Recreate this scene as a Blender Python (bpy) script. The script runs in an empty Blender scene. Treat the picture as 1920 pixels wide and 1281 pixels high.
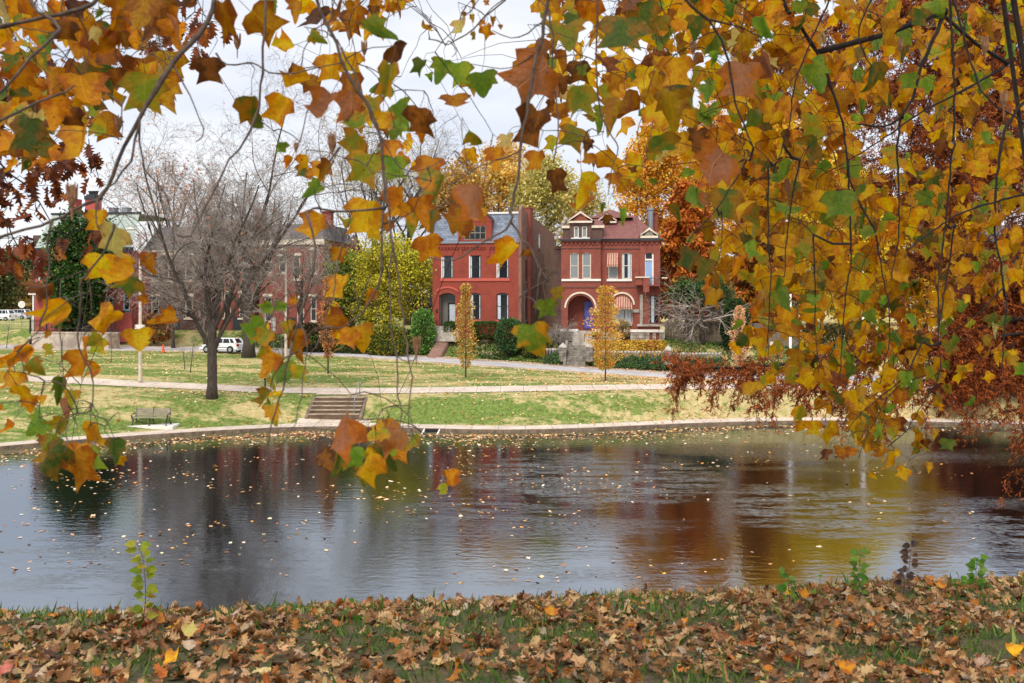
import bpy, bmesh, math, random
import numpy as np
from mathutils import Vector, Matrix, noise
PI = math.pi
scene = bpy.context.scene
COL = scene.collection
F, CX, HY, CZ = 1867.0, 960.0, 560.0, 8.0      # focal length in photo pixels, centre column, horizon row, eye height

def at(px, py, Y):
    return Vector(((px - CX) / F * Y, Y, CZ - (py - HY) / F * Y))

def lin(c):
    return tuple(((v / 255) / 12.92 if v / 255 <= .04045 else ((v / 255 + .055) / 1.055) ** 2.4) for v in c)

# ------------------------------------------------------------------ materials
def new_mat(name):
    m = bpy.data.materials.new(name); m.use_nodes = True
    nt = m.node_tree
    b = nt.nodes['Principled BSDF']
    return m, nt, b

def N(nt, t, **kw):
    n = nt.nodes.new(t)
    for k, v in kw.items():
        if k in n.inputs: n.inputs[k].default_value = v
        else: setattr(n, k, v)
    return n

def math_n(nt, op, a, b=None, c=None):
    n = nt.nodes.new('ShaderNodeMath'); n.operation = op
    for i, v in enumerate((a, b, c)):
        if v is None: continue
        if isinstance(v, (int, float)): n.inputs[i].default_value = v
        else: nt.links.new(v, n.inputs[i])
    return n.outputs[0]

def mixc(nt, fac, a, b, mode='MIX'):
    n = nt.nodes.new('ShaderNodeMix'); n.data_type = 'RGBA'; n.blend_type = mode
    for i, v in ((0, fac), (6, a), (7, b)):
        if isinstance(v, (int, float)): n.inputs[i].default_value = v
        elif isinstance(v, tuple): n.inputs[i].default_value = (*v[:3], 1)
        else: nt.links.new(v, n.inputs[i])
    return n.outputs[2]

def ramp(nt, fac, lo, hi):
    n = nt.nodes.new('ShaderNodeMapRange'); n.interpolation_type = 'SMOOTHSTEP'
    nt.links.new(fac, n.inputs[0]); n.inputs[1].default_value = lo; n.inputs[2].default_value = hi
    return n.outputs[0]

def noise_n(nt, vec, scale, detail=4, rough=.55):
    n = nt.nodes.new('ShaderNodeTexNoise'); n.inputs['Scale'].default_value = scale
    n.inputs['Detail'].default_value = detail; n.inputs['Roughness'].default_value = rough
    if vec is not None: nt.links.new(vec, n.inputs['Vector'])
    return n.outputs['Fac']

def pos(nt, obj=False):
    if obj:
        return nt.nodes.new('ShaderNodeTexCoord').outputs['Object']
    return nt.nodes.new('ShaderNodeNewGeometry').outputs['Position']

def scaled(nt, v, s):
    n = nt.nodes.new('ShaderNodeMapping'); n.inputs['Scale'].default_value = s
    nt.links.new(v, n.inputs['Vector']); return n.outputs[0]

def bump(nt, b, h, strength, dist):
    n = nt.nodes.new('ShaderNodeBump'); n.inputs['Strength'].default_value = strength
    n.inputs['Distance'].default_value = dist
    nt.links.new(h, n.inputs['Height']); nt.links.new(n.outputs[0], b.inputs['Normal'])

def mat_var(name, c1, c2, scale=3, rough=.85, bmp=0, dist=.02, stretch=None, metallic=0, c3=None, s3=.4):
    """two-tone weathered surface"""
    m, nt, b = new_mat(name)
    p = pos(nt, True)
    if stretch: p = scaled(nt, p, stretch)
    f = ramp(nt, noise_n(nt, p, scale, 6, .65), .32, .68)
    c = mixc(nt, f, lin(c1), lin(c2))
    if c3: c = mixc(nt, ramp(nt, noise_n(nt, p, s3, 4), .48, .7), c, lin(c3))
    nt.links.new(c, b.inputs['Base Color'])
    b.inputs['Roughness'].default_value = rough; b.inputs['Metallic'].default_value = metallic
    if bmp: bump(nt, b, noise_n(nt, p, scale * 4, 5, .7), bmp, dist)
    return m

def mat_brick(name, c1, c2, mortar, stain, bw=.22):
    m, nt, b = new_mat(name)
    tc = pos(nt, True)
    sep = N(nt, 'ShaderNodeSeparateXYZ'); nt.links.new(tc, sep.inputs[0])
    cmb = N(nt, 'ShaderNodeCombineXYZ')
    nt.links.new(math_n(nt, 'ADD', sep.outputs[0], sep.outputs[1]), cmb.inputs[0]); nt.links.new(sep.outputs[2], cmb.inputs[1])
    br = N(nt, 'ShaderNodeTexBrick', Scale=1.0)
    br.inputs['Brick Width'].default_value = bw; br.inputs['Row Height'].default_value = .075
    br.inputs['Mortar Size'].default_value = .008
    br.inputs['Color1'].default_value = (*lin(c1), 1); br.inputs['Color2'].default_value = (*lin(c2), 1)
    br.inputs['Mortar'].default_value = (*lin(mortar), 1)
    nt.links.new(cmb.outputs[0], br.inputs['Vector'])
    f = ramp(nt, noise_n(nt, tc, .8, 6, .7), .45, .78)
    c = mixc(nt, f, br.outputs['Color'], lin(stain))
    c = mixc(nt, math_n(nt, 'MULTIPLY', ramp(nt, noise_n(nt, tc, 7, 5, .7), .35, .75), .35), c, lin(c2))
    nt.links.new(c, b.inputs['Base Color']); b.inputs['Roughness'].default_value = .88
    bump(nt, b, br.outputs['Fac'], .4, -.01)
    return m

def mat_tint(name, translucent=.3, rough=.6):
    """small leaves: colour stored per leaf"""
    m, nt, b = new_mat(name)
    a = N(nt, 'ShaderNodeAttribute', attribute_name='tint')
    nt.links.new(a.outputs['Color'], b.inputs['Base Color'])
    b.inputs['Roughness'].default_value = rough; b.inputs['Specular IOR Level'].default_value = .25
    if translucent:
        t = N(nt, 'ShaderNodeBsdfTranslucent'); nt.links.new(a.outputs['Color'], t.inputs[0])
        mx = N(nt, 'ShaderNodeMixShader'); mx.inputs[0].default_value = translucent
        nt.links.new(b.outputs[0], mx.inputs[1]); nt.links.new(t.outputs[0], mx.inputs[2])
        nt.links.new(mx.outputs[0], nt.nodes['Material Output'].inputs[0])
    return m

def mat_leaf(name, translucent=.55, spots=.66, veins=1.0, nscale=22):
    """broad leaves seen close: two tones per leaf, veins, blotches and speckles"""
    m, nt, b = new_mat(name)
    a = N(nt, 'ShaderNodeAttribute', attribute_name='tint').outputs['Color']
    a2 = N(nt, 'ShaderNodeAttribute', attribute_name='tint2').outputs['Color']
    sp = N(nt, 'ShaderNodeSeparateXYZ'); nt.links.new(N(nt, 'ShaderNodeAttribute', attribute_name='luv').outputs['Vector'], sp.inputs[0])
    u, v = sp.outputs[0], sp.outputs[1]
    p = pos(nt)
    au = math_n(nt, 'ABSOLUTE', u)
    nz = noise_n(nt, p, nscale, 5, .6)
    e = math_n(nt, 'ADD', math_n(nt, 'MULTIPLY', au, 1.1), math_n(nt, 'MULTIPLY', math_n(nt, 'SUBTRACT', nz, .5), 2.2))
    c = mixc(nt, ramp(nt, e, .0, .5), a, a2)
    c = mixc(nt, math_n(nt, 'MULTIPLY', ramp(nt, noise_n(nt, p, nscale * 3, 6, .7), .35, .7), .5), c, mixc(nt, 1.0, c, (.62, .5, .4), 'MULTIPLY'))
    w = math_n(nt, 'FRACT', math_n(nt, 'MULTIPLY', math_n(nt, 'SUBTRACT', v, math_n(nt, 'MULTIPLY', au, .85)), 5.0))
    side = ramp(nt, math_n(nt, 'ABSOLUTE', math_n(nt, 'SUBTRACT', w, .5)), .44, .5)
    mid = math_n(nt, 'SUBTRACT', 1.0, ramp(nt, au, .006, .028))
    vn = math_n(nt, 'MULTIPLY', math_n(nt, 'MAXIMUM', math_n(nt, 'MULTIPLY', side, .55), mid), .75 * veins)
    c = mixc(nt, vn, c, mixc(nt, 1.0, c, (1.35, 1.3, 1.0), 'MULTIPLY'))
    c = mixc(nt, math_n(nt, 'MULTIPLY', ramp(nt, math_n(nt, 'ADD', au, math_n(nt, 'MULTIPLY', nz, .35)), .56, .74), .55), c, lin((120, 62, 22)))
    s = ramp(nt, noise_n(nt, p, nscale * 4.3, 3, .5), spots, spots + .05)
    c = mixc(nt, math_n(nt, 'MULTIPLY', s, .75), c, lin((84, 46, 18)))
    big = ramp(nt, noise_n(nt, p, nscale * .9, 3, .6), .66, .76)
    c = mixc(nt, math_n(nt, 'MULTIPLY', big, .65), c, lin((116, 62, 20)))
    nt.links.new(c, b.inputs['Base Color'])
    b.inputs['Roughness'].default_value = .5; b.inputs['Specular IOR Level'].default_value = .35
    bump(nt, b, math_n(nt, 'ADD', noise_n(nt, p, nscale * 1.7, 5, .65), math_n(nt, 'MULTIPLY', math_n(nt, 'MAXIMUM', side, mid), .3)), .7, .012)
    t = N(nt, 'ShaderNodeBsdfTranslucent'); nt.links.new(c, t.inputs[0])
    mx = N(nt, 'ShaderNodeMixShader'); mx.inputs[0].default_value = translucent
    nt.links.new(b.outputs[0], mx.inputs[1]); nt.links.new(t.outputs[0], mx.inputs[2])
    nt.links.new(mx.outputs[0], nt.nodes['Material Output'].inputs[0])
    return m

def mat_plain(name, c, rough=.6, metallic=0, spec=.5):
    m, nt, b = new_mat(name)
    f = noise_n(nt, pos(nt, True), 6, 4)
    cc = mixc(nt, math_n(nt, 'MULTIPLY', f, .3), lin(c), tuple(v * .7 for v in lin(c)))
    nt.links.new(cc, b.inputs['Base Color']); b.inputs['Roughness'].default_value = rough
    b.inputs['Metallic'].default_value = metallic; b.inputs['Specular IOR Level'].default_value = spec
    return m

M = {}
M['leaf'] = mat_leaf('tulip_leaf')
M['oakleaf'] = mat_leaf('oak_leaf', .35, .7, .8, 16)
M['dryleaf'] = mat_leaf('dry_leaf', .12, .72, 1.2, 16)
M['tint'] = mat_tint('small_leaves')
M['needle'] = mat_tint('cypress_needles', .3)
M['grass'] = mat_tint('grass_blades', .3)
M['fleck'] = mat_tint('fallen_leaf_flecks', .1, .75)
M['bark'] = mat_var('bark', (86, 74, 64), (50, 41, 35), 5, .9, .6, .03, (3, 3, .6))
M['twig'] = mat_var('twig_bark', (98, 82, 70), (62, 48, 40), 40, .8)
M['darkbark'] = mat_var('dark_bark', (50, 40, 34), (26, 20, 18), 8, .9, .4, .02)
M['greytwig'] = mat_var('grey_twigs', (176, 163, 152), (98, 86, 76), 1.2, .85)
M['brick_red'] = mat_brick('painted_brick', (150, 59, 42), (128, 49, 36), (150, 82, 64), (104, 48, 38))
M['brick_dull'] = mat_brick('weathered_brick', (140, 98, 78), (112, 80, 66), (156, 128, 110), (92, 68, 58))
M['brick_two'] = mat_brick('dark_red_brick', (142, 72, 56), (120, 56, 46), (150, 92, 76), (104, 50, 44))
M['brick_pink'] = mat_brick('pinkish_painted_brick', (184, 84, 76), (170, 74, 68), (186, 96, 88), (156, 74, 68))
M['brick_brown'] = mat_brick('brown_brick', (96, 64, 56), (76, 52, 48), (112, 94, 86), (64, 48, 46))
M['brick_mauve'] = mat_brick('mauve_brick', (126, 66, 62), (112, 56, 54), (126, 76, 72), (96, 52, 50))
M['red_trim'] = mat_plain('red_painted_trim', (184, 84, 70), .7)
M['white'] = mat_var('white_paint', (236, 232, 226), (214, 208, 200), 3, .6)
M['cream'] = mat_var('cream_trim', (226, 212, 192), (200, 184, 164), 3, .7)
M['stone'] = mat_var('rough_limestone', (192, 184, 172), (146, 136, 126), 2.2, .9, .6, .05, c3=(132, 124, 116), s3=1.0)
M['greystone'] = mat_var('old_grey_stone', (150, 142, 130), (104, 97, 88), 3, .95, .6, .04, c3=(92, 88, 78), s3=1.3)
M['glass'] = mat_plain('dark_window_glass', (22, 26, 30), .08, 0, .6)
M['paleglass'] = mat_plain('curtained_glass', (128, 136, 138), .2)
M['black'] = mat_plain('black_iron', (26, 26, 28), .5)
M['curtain'] = mat_var('white_curtain', (206, 214, 220), (156, 166, 176), 9, .8, stretch=(6, 1, .3))
M['greydoor'] = mat_plain('grey_panelling', (112, 106, 98), .6)
M['bluedoor'] = mat_plain('violet_blue_door', (92, 92, 182), .5)
M['skydoor'] = mat_plain('pale_blue_door', (136, 166, 206), .5)
M['gutter'] = mat_plain('dark_gutter', (44, 46, 52), .5)
M['metal'] = mat_plain('galvanised_metal', (150, 154, 160), .35, .7)
M['greenroof'] = mat_plain('green_tin_roof', (46, 70, 62), .5)
M['bluetrim'] = mat_plain('pale_teal_window_frames', (164, 210, 210), .5)
M['wood_grey'] = mat_var('weathered_wood', (160, 148, 128), (112, 102, 88), 6, .85, .3, .01, (.5, 8, 8))
M['fencewood'] = mat_var('fence_boards', (134, 120, 104), (84, 74, 64), 5, .9, .3, .01, (8, 8, .4))
M['concrete'] = mat_var('old_concrete', (204, 188, 170), (172, 156, 140), 1.3, .9, .3, .01, c3=(146, 130, 116), s3=.35)
M['darkconc'] = mat_var('stained_concrete', (136, 116, 96), (96, 82, 70), 2.0, .95, .4, .02)
M['asphalt'] = mat_var('pale_road', (186, 182, 182), (160, 157, 158), .6, .9, .2, .01, c3=(140, 137, 138), s3=.12)
M['walkbrick'] = mat_brick('brick_walk', (160, 120, 104), (138, 100, 88), (170, 150, 138), (120, 96, 84))
M['carwhite'] = mat_plain('white_car_paint', (232, 232, 234), .25)
M['carsilver'] = mat_plain('silver_car_paint', (186, 190, 196), .25)
M['tyre'] = mat_plain('tyre_rubber', (24, 24, 25), .85)
M['rim'] = mat_plain('wheel_rim', (186, 188, 192), .3, .6)
M['redlamp'] = mat_plain('red_lamp', (170, 24, 20), .3)
M['orange'] = mat_plain('orange_plastic', (240, 86, 50), .5)
M['yellow'] = mat_plain('yellow_sign', (226, 204, 120), .5)
M['cone'] = mat_var('seed_cone', (170, 128, 92), (110, 74, 48), 60, .8, stretch=(3, 3, .5))

def mat_slate(name, c1, c2, c3, w, h):
    m, nt, b = new_mat(name)
    tc = pos(nt, True)
    sep = N(nt, 'ShaderNodeSeparateXYZ'); nt.links.new(tc, sep.inputs[0])
    cmb = N(nt, 'ShaderNodeCombineXYZ'); nt.links.new(math_n(nt, 'ADD', sep.outputs[0], math_n(nt, 'MULTIPLY', sep.outputs[1], .3)), cmb.inputs[0]); nt.links.new(sep.outputs[2], cmb.inputs[1])
    br = N(nt, 'ShaderNodeTexBrick', Scale=1.0)
    br.inputs['Brick Width'].default_value = w; br.inputs['Row Height'].default_value = h; br.inputs['Mortar Size'].default_value = .012
    br.inputs['Color1'].default_value = (*lin(c1), 1); br.inputs['Color2'].default_value = (*lin(c2), 1); br.inputs['Mortar'].default_value = (*lin(c3), 1)
    nt.links.new(cmb.outputs[0], br.inputs['Vector'])
    c = mixc(nt, math_n(nt, 'MULTIPLY', ramp(nt, noise_n(nt, tc, 2.5, 5, .7), .4, .7), .45), br.outputs['Color'], lin(c3))
    nt.links.new(c, b.inputs['Base Color']); b.inputs['Roughness'].default_value = .7
    bump(nt, b, br.outputs['Fac'], .5, -.02)
    return m
M['slate'] = mat_slate('blue_grey_slate', (132, 142, 158), (96, 106, 124), (72, 80, 96), .42, .26)
M['shingle'] = mat_slate('red_shingles', (132, 76, 66), (112, 64, 56), (90, 52, 48), .3, .2)
M['greyshingle'] = mat_slate('grey_shingles', (104, 98, 98), (84, 78, 78), (66, 60, 62), .3, .2)
M['palemansard'] = mat_slate('pale_green_slates', (176, 188, 178), (160, 172, 164), (140, 150, 144), .4, .3)

def mat_awning():
    m, nt, b = new_mat('striped_awning')
    sep = N(nt, 'ShaderNodeSeparateXYZ'); nt.links.new(pos(nt, True), sep.inputs[0])
    f = math_n(nt, 'FRACT', math_n(nt, 'MULTIPLY', sep.outputs[0], 4.2))
    c = mixc(nt, ramp(nt, f, .48, .52), lin((148, 80, 64)), lin((192, 156, 136)))
    c = mixc(nt, math_n(nt, 'MULTIPLY', ramp(nt, noise_n(nt, pos(nt, True), 5, 4), .4, .7), .5), c, lin((120, 70, 56)))
    nt.links.new(c, b.inputs['Base Color']); b.inputs['Roughness'].default_value = .8
    return m
M['awning'] = mat_awning()

# ------------------------------------------------------------------ objects
def tag(o, label=None, cat=None, group=None, kind=None):
    if label: o['label'] = label
    if cat: o['category'] = cat
    if group: o['group'] = group
    if kind: o['kind'] = kind
    return o

def empty(name, loc, rz=0, label=None, cat=None, group=None):
    o = bpy.data.objects.new(name, None); COL.objects.link(o)
    o.location = loc; o.rotation_euler = (0, 0, rz); o.empty_display_size = .2
    return tag(o, label, cat, group)

def copy_tree(o, parent=None):
    c = o.copy(); COL.objects.link(c); c.parent = parent
    for ch in [x for x in bpy.data.objects if x.parent == o]: copy_tree(ch, c)
    return c

class MB:
    """collects shapes for one mesh"""
    def __init__(s): s.v = []; s.f = []
    def add(s, vs, fs):
        n = len(s.v); s.v += [tuple(q) for q in vs]; s.f += [tuple(i + n for i in q) for q in fs]; return s
    def box(s, x0, x1, y0, y1, z0, z1):
        return s.add([(x0, y0, z0), (x1, y0, z0), (x1, y1, z0), (x0, y1, z0), (x0, y0, z1), (x1, y0, z1), (x1, y1, z1), (x0, y1, z1)],
                     [(0, 3, 2, 1), (4, 5, 6, 7), (0, 1, 5, 4), (1, 2, 6, 5), (2, 3, 7, 6), (3, 0, 4, 7)])
    def hull8(s, p): return s.add(p, [(0, 3, 2, 1), (4, 5, 6, 7), (0, 1, 5, 4), (1, 2, 6, 5), (2, 3, 7, 6), (3, 0, 4, 7)])
    def prism(s, poly, y0, y1):        # polygon in x,z pushed along y
        n = len(poly)
        vs = [(x, y0, z) for x, z in poly] + [(x, y1, z) for x, z in poly]
        return s.add(vs, [tuple(range(n)), tuple(range(2 * n - 1, n - 1, -1))] + [(i, i + n, (i + 1) % n + n, (i + 1) % n) for i in range(n)])
    def tube(s, pts, rad, sides=5, cap=True):
        pts = [Vector(p) for p in pts]
        if isinstance(rad, (int, float)): rad = [rad] * len(pts)
        n0 = len(s.v); t0 = (pts[1] - pts[0]).normalized()
        u = t0.orthogonal().normalized()
        for i, p in enumerate(pts):
            t = (pts[min(i + 1, len(pts) - 1)] - pts[max(i - 1, 0)])
            t = t.normalized() if t.length > 1e-9 else t0
            u = (u - t * u.dot(t)); u = u.normalized() if u.length > 1e-6 else t.orthogonal().normalized()
            w = t.cross(u)
            for k in range(sides):
                a = 2 * PI * k / sides
                q = p + (u * math.cos(a) + w * math.sin(a)) * rad[i]
                s.v.append((q.x, q.y, q.z))
        for i in range(len(pts) - 1):
            for k in range(sides):
                a, b = n0 + i * sides + k, n0 + i * sides + (k + 1) % sides
                s.f.append((a, b, b + sides, a + sides))
        if cap:
            s.f.append(tuple(n0 + k for k in range(sides))[::-1])
            s.f.append(tuple(n0 + (len(pts) - 1) * sides + k for k in range(sides)))
        return s
    def lathe(s, prof, c=(0, 0, 0), sides=14, ax='z'):
        n0 = len(s.v)
        for r, h in prof:
            for k in range(sides):
                a = 2 * PI * k / sides
                q = (r * math.cos(a), r * math.sin(a), h)
                if ax == 'y': q = (q[0], q[2], q[1])
                s.v.append((q[0] + c[0], q[1] + c[1], q[2] + c[2]))
        for i in range(len(prof) - 1):
            for k in range(sides):
                a, b = n0 + i * sides + k, n0 + i * sides + (k + 1) % sides
                s.f.append((a, b, b + sides, a + sides))
        s.f.append(tuple(n0 + k for k in range(sides))[::-1]); s.f.append(tuple(n0 + (len(prof) - 1) * sides + k for k in range(sides)))
        return s
    def build(s, name, mat, parent=None, smooth=False, bevel=0):
        me = bpy.data.meshes.new(name); me.from_pydata(s.v, [], s.f); me.update()
        bm = bmesh.new(); bm.from_mesh(me); bmesh.ops.recalc_face_normals(bm, faces=bm.faces)
        if bevel: bmesh.ops.bevel(bm, geom=bm.edges[:], offset=bevel, segments=2, profile=.6, affect='EDGES', clamp_overlap=True)
        bm.to_mesh(me); bm.free()
        if smooth: me.polygons.foreach_set('use_smooth', [True] * len(me.polygons))
        me.materials.append(mat)
        o = bpy.data.objects.new(name, me); COL.objects.link(o)
        if parent: o.parent = parent
        return o

class Soup:
    """many small leaves in one mesh, with a colour per leaf"""
    def __init__(s, seed): s.V = []; s.F = []; s.A = []; s.B = []; s.U = []; s.n = 0; s.r = np.random.RandomState(seed)
    def add(s, tm, P, R, S, c1, c2=None, fold=0, curl=0, wob=0):
        xy, fc = tm
        P = np.asarray(P, float); n = len(P)
        if n == 0: return s
        S = np.broadcast_to(np.asarray(S, float), (n,)); fold = np.broadcast_to(np.asarray(fold, float), (n,)); curl = np.broadcast_to(np.asarray(curl, float), (n,))
        k = np.where(np.abs(curl) < 1e-3, 1e-3, curl)[:, None]
        x = np.repeat(xy[None, :, 0], n, 0); y = np.repeat(xy[None, :, 1], n, 0)
        z = np.abs(x) * np.sin(fold)[:, None]; xx = x * np.cos(fold)[:, None]
        if wob:
            ph = s.r.rand(n, 3) * 6.28
            z = z + wob * (np.sin(8 * x + ph[:, :1]) * np.cos(7 * y + ph[:, 1:2]) + .8 * x * np.sin(5 * y + ph[:, 2:3]) * 1.5)
        L = np.stack([xx, np.sin(k * y) / k - z * np.sin(k * y), (1 - np.cos(k * y)) / k + z * np.cos(k * y)], -1) * S[:, None, None]
        W = np.einsum('nij,nvj->nvi', np.asarray(R, float), L) + P[:, None, :]
        nv = len(xy)
        s.V.append(W.reshape(-1, 3)); s.F.append((fc[None] + (np.arange(n) * nv)[:, None, None] + s.n).reshape(-1, fc.shape[1]))
        c1 = np.asarray(c1, float); c2 = c1 if c2 is None else np.asarray(c2, float)
        s.A.append(np.repeat(c1, nv, 0)); s.B.append(np.repeat(c2, nv, 0))
        s.U.append(np.tile(np.stack([xy[:, 0], xy[:, 1], xy[:, 0] * 0], -1), (n, 1)))
        s.n += n * nv
        return s
    def build(s, name, mat, parent=None, smooth=True, light=False):
        me = bpy.data.meshes.new(name)
        if s.V:
            V = np.concatenate(s.V); nf = sum(len(f) for f in s.F); loops = np.concatenate([f.reshape(-1) for f in s.F])
            tot = np.concatenate([np.full(len(f), f.shape[1]) for f in s.F])
            me.vertices.add(len(V)); me.vertices.foreach_set('co', V.astype(np.float32).ravel())
            me.loops.add(len(loops)); me.loops.foreach_set('vertex_index', loops.astype(np.int32))
            me.polygons.add(nf)
            me.polygons.foreach_set('loop_start', np.concatenate([[0], np.cumsum(tot)[:-1]]).astype(np.int32))
            me.update(calc_edges=True); me.validate()
            if len(me.vertices) == len(V):
                for nm, arr in (('tint', s.A),) if light else (('tint', s.A), ('tint2', s.B)):
                    c = np.concatenate(arr); c = np.concatenate([c, np.ones((len(c), 1))], 1).astype(np.float32)
                    me.attributes.new(nm, 'FLOAT_COLOR', 'POINT').data.foreach_set('color', c.ravel())
                if not light:
                    me.attributes.new('luv', 'FLOAT_VECTOR', 'POINT').data.foreach_set('vector', np.concatenate(s.U).astype(np.float32).ravel())
            if smooth: me.polygons.foreach_set('use_smooth', np.ones(len(me.polygons), bool))
        me.materials.append(mat)
        o = bpy.data.objects.new(name, me); COL.objects.link(o)
        if parent:
            o.parent = parent; o.matrix_parent_inverse = Matrix.Translation(-Vector(parent.location))
        return o

def template(rows):
    xs, fs = [], []
    for my, ox, oy in rows:
        for k in (-1, -.5, 0, .5, 1): xs.append((ox * k, my + (oy - my) * abs(k)))
    for i in range(len(rows) - 1):
        for k in range(4):
            a = i * 5 + k; fs.append((a, a + 1, a + 6, a + 5))
    return np.array(xs), np.array(fs)
TULIP = template([(0, .012, 0), (.03, .2, -.05), (.1, .42, 0), (.2, .5, .12), (.28, .62, .28), (.38, .44, .38), (.48, .33, .49), (.58, .37, .64), (.66, .47, .9), (.72, .24, .81), (.76, .012, .76)])
MAPLE = template([(0, .012, 0), (.03, .2, -.06), (.1, .42, -.04), (.2, .56, .1), (.3, .42, .24), (.4, .5, .5), (.52, .3, .46), (.64, .26, .62), (.8, .2, .74), (.9, .1, .95), (1., .01, 1.05)])
OAK = template([(0, .012, 0), (.12, .1, .12), (.22, .32, .24), (.3, .13, .32), (.42, .42, .46), (.5, .15, .5), (.62, .38, .7), (.7, .13, .7), (.84, .22, .9), (.92, .07, .92), (1, .01, 1.02)])
OVATE = template([(0, .012, 0), (.1, .22, .08), (.25, .34, .22), (.45, .36, .45), (.65, .28, .65), (.85, .13, .85), (1, .01, 1)])
DIAMOND = (np.array([(0, 0), (.42, .45), (0, 1.), (-.42, .45)]), np.array([(0, 1, 2, 3)]))
NEEDLE = (np.array([(-.06, 0), (.06, 0), (.09, .6), (0, 1.), (-.09, .6)]), np.array([(0, 1, 2, 3, 4)]))
FLECK = (np.array([(0, 0), (.4, -.05), (.55, .3), (.35, .6), (.4, .95), (-.1, .75), (-.45, .9), (-.35, .55), (-.55, .25), (-.3, -.05)]), np.array([(0, 1, 2, 3, 4, 5, 6, 7, 8, 9)]))
BLADE = (np.array([(-.05, 0), (.05, 0), (.03, .55), (0, 1.)]), np.array([(0, 1, 2, 3)]))

def rand_rot(r, n):
    q = r.normal(size=(n, 4)); q /= np.linalg.norm(q, axis=1)[:, None]
    w, x, y, z = q.T
    return np.stack([1 - 2 * (y * y + z * z), 2 * (x * y - z * w), 2 * (x * z + y * w), 2 * (x * y + z * w), 1 - 2 * (x * x + z * z), 2 * (y * z - x * w), 2 * (x * z - y * w), 2 * (y * z + x * w), 1 - 2 * (x * x + y * y)], -1).reshape(n, 3, 3)

def frames(tip, nrm):
    tip = tip / np.linalg.norm(tip, axis=1)[:, None]
    nrm = nrm - tip * (nrm * tip).sum(1)[:, None]; nrm = nrm / np.linalg.norm(nrm, axis=1)[:, None]
    return np.stack([np.cross(tip, nrm), tip, nrm], -1)

def pick(r, n, pal, w=None, jit=.12):
    pal = np.array([lin(c) for c in pal]); w = None if w is None else np.array(w, float) / sum(w)
    c = pal[r.choice(len(pal), n, p=w)]
    return np.clip(c * (1 + r.normal(size=(n, 1)) * jit) * (1 + r.normal(size=(n, 3)) * jit * .35), .003, .95)
# ------------------------------------------------------------------ terrain
def smooth(t): t = np.clip(t, 0, 1); return t * t * (3 - 2 * t)
_kp = [(-700, 905), (-300, 868), (0, 838), (300, 815), (500, 804), (620, 800), (740, 803), (860, 808), (1000, 809), (1120, 804), (1250, 797), (1400, 792), (1520, 790), (1700, 792), (1920, 797), (2300, 812)]
_kY = [7.8 * F / (y - HY) for x, y in _kp]; _kX = [(x - CX) / F * Y for (x, y), Y in zip(_kp, _kY)]
_gx = np.linspace(-170, 170, 681); _gy = np.interp(_gx, _kX, _kY)
_gy = np.convolve(np.pad(_gy, 8, 'edge'), np.ones(17) / 17, 'valid')
def Yk(X): return np.interp(X, _gx, _gy)
YU = 67.5
def zu(X):
    px = CX + F * X / YU
    return 8 - (np.interp(px, [-300, 60, 250, 500, 700, 1100, 1450, 1920], [712, 716, 727, 738, 738, 734, 729, 733]) - HY) * YU / F
def Ys(X): return 91.2 - .25 * np.clip(X, -130, 130)
def zs(X):
    Y = Ys(X); px = CX + F * X / Y
    return 8 - (np.interp(px, [-400, 0, 380, 640, 860, 1060, 1260, 1500, 1920], [652, 655, 660, 669, 684, 697, 711, 716, 721]) - HY) * Y / F
SW = 6.5
def zyard(X): return np.interp(X, [-60, -6, 4, 15, 24, 40], [4.45, 4.4, 3.75, 3.7, 3.2, 2.6])
def h(X, Y):
    X = np.asarray(X, float); Y = np.asarray(Y, float)
    yk = Yk(X); yp = yk + 2.2; u = zu(X); ys = Ys(X); s = zs(X); zy = zyard(X)
    t = (Y - yp) / (YU - yp)
    z = .2 + (u - .2) * smooth(t / .74)
    z = np.where(Y > YU, u + .13 * np.clip((Y - YU) / 3, 0, 1), z)
    z = np.where(Y > YU + 3, u + .13 + (s - u - .13) * np.clip((Y - YU - 3) / (ys - YU - 3), 0, 1), z)
    v = Y - ys - SW
    z = np.where(v > 0, s + .12 * np.clip(v / .2, 0, 1) + (zy - s - .12) * smooth((v - 1.5) / 4.2), z)
    return np.where(Y < yp, .2, z)
def ht(x, y): return float(h(x, y))
def ground_at(px, py, y0=50, y1=190):
    """where the sight line through a photo pixel meets the far ground"""
    for Y in np.arange(y0, y1, .1):
        p = at(px, py, Y)
        if p.z <= ht(p.x, Y): return Vector((p.x, Y, ht(p.x, Y)))
    p = at(px, py, y1); return Vector((p.x, p.y, ht(p.x, p.y)))
def Ye(X): return 6.9 + .33 * np.clip(X, -5, 6)
def zb(X, Y):
    X = np.asarray(X, float); Y = np.asarray(Y, float); e = Ye(X)
    ze = CZ - e * (.3145 - .0059 * np.clip(X, -5, 6))
    d = Y - e
    z = np.where(d < 0, ze - d * .115, ze - .1 * d - .55 * np.clip(d, 0, 30) ** 2 / (np.clip(d, 0, 30) + 2.2))
    return z + .025 * np.sin(X * 2.1 + Y * 1.3) * np.cos(Y * 2.3 - X)

def grid_obj(name, xs, ysf, zf, mat, kind='structure', label=None, cat=None):
    m = MB(); nx = len(xs)
    ny = 0
    for x in xs:
        col = ysf(x); ny = len(col)
        zz = zf(np.full(ny, x), np.array(col))
        m.v += [(float(x), float(y), float(z)) for y, z in zip(col, zz)]
    for i in range(nx - 1):
        for j in range(ny - 1):
            a = i * ny + j; m.f.append((a, a + ny, a + ny + 1, a + 1))
    o = m.build(name, mat, smooth=True)
    return tag(o, label, cat, kind=kind)

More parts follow.
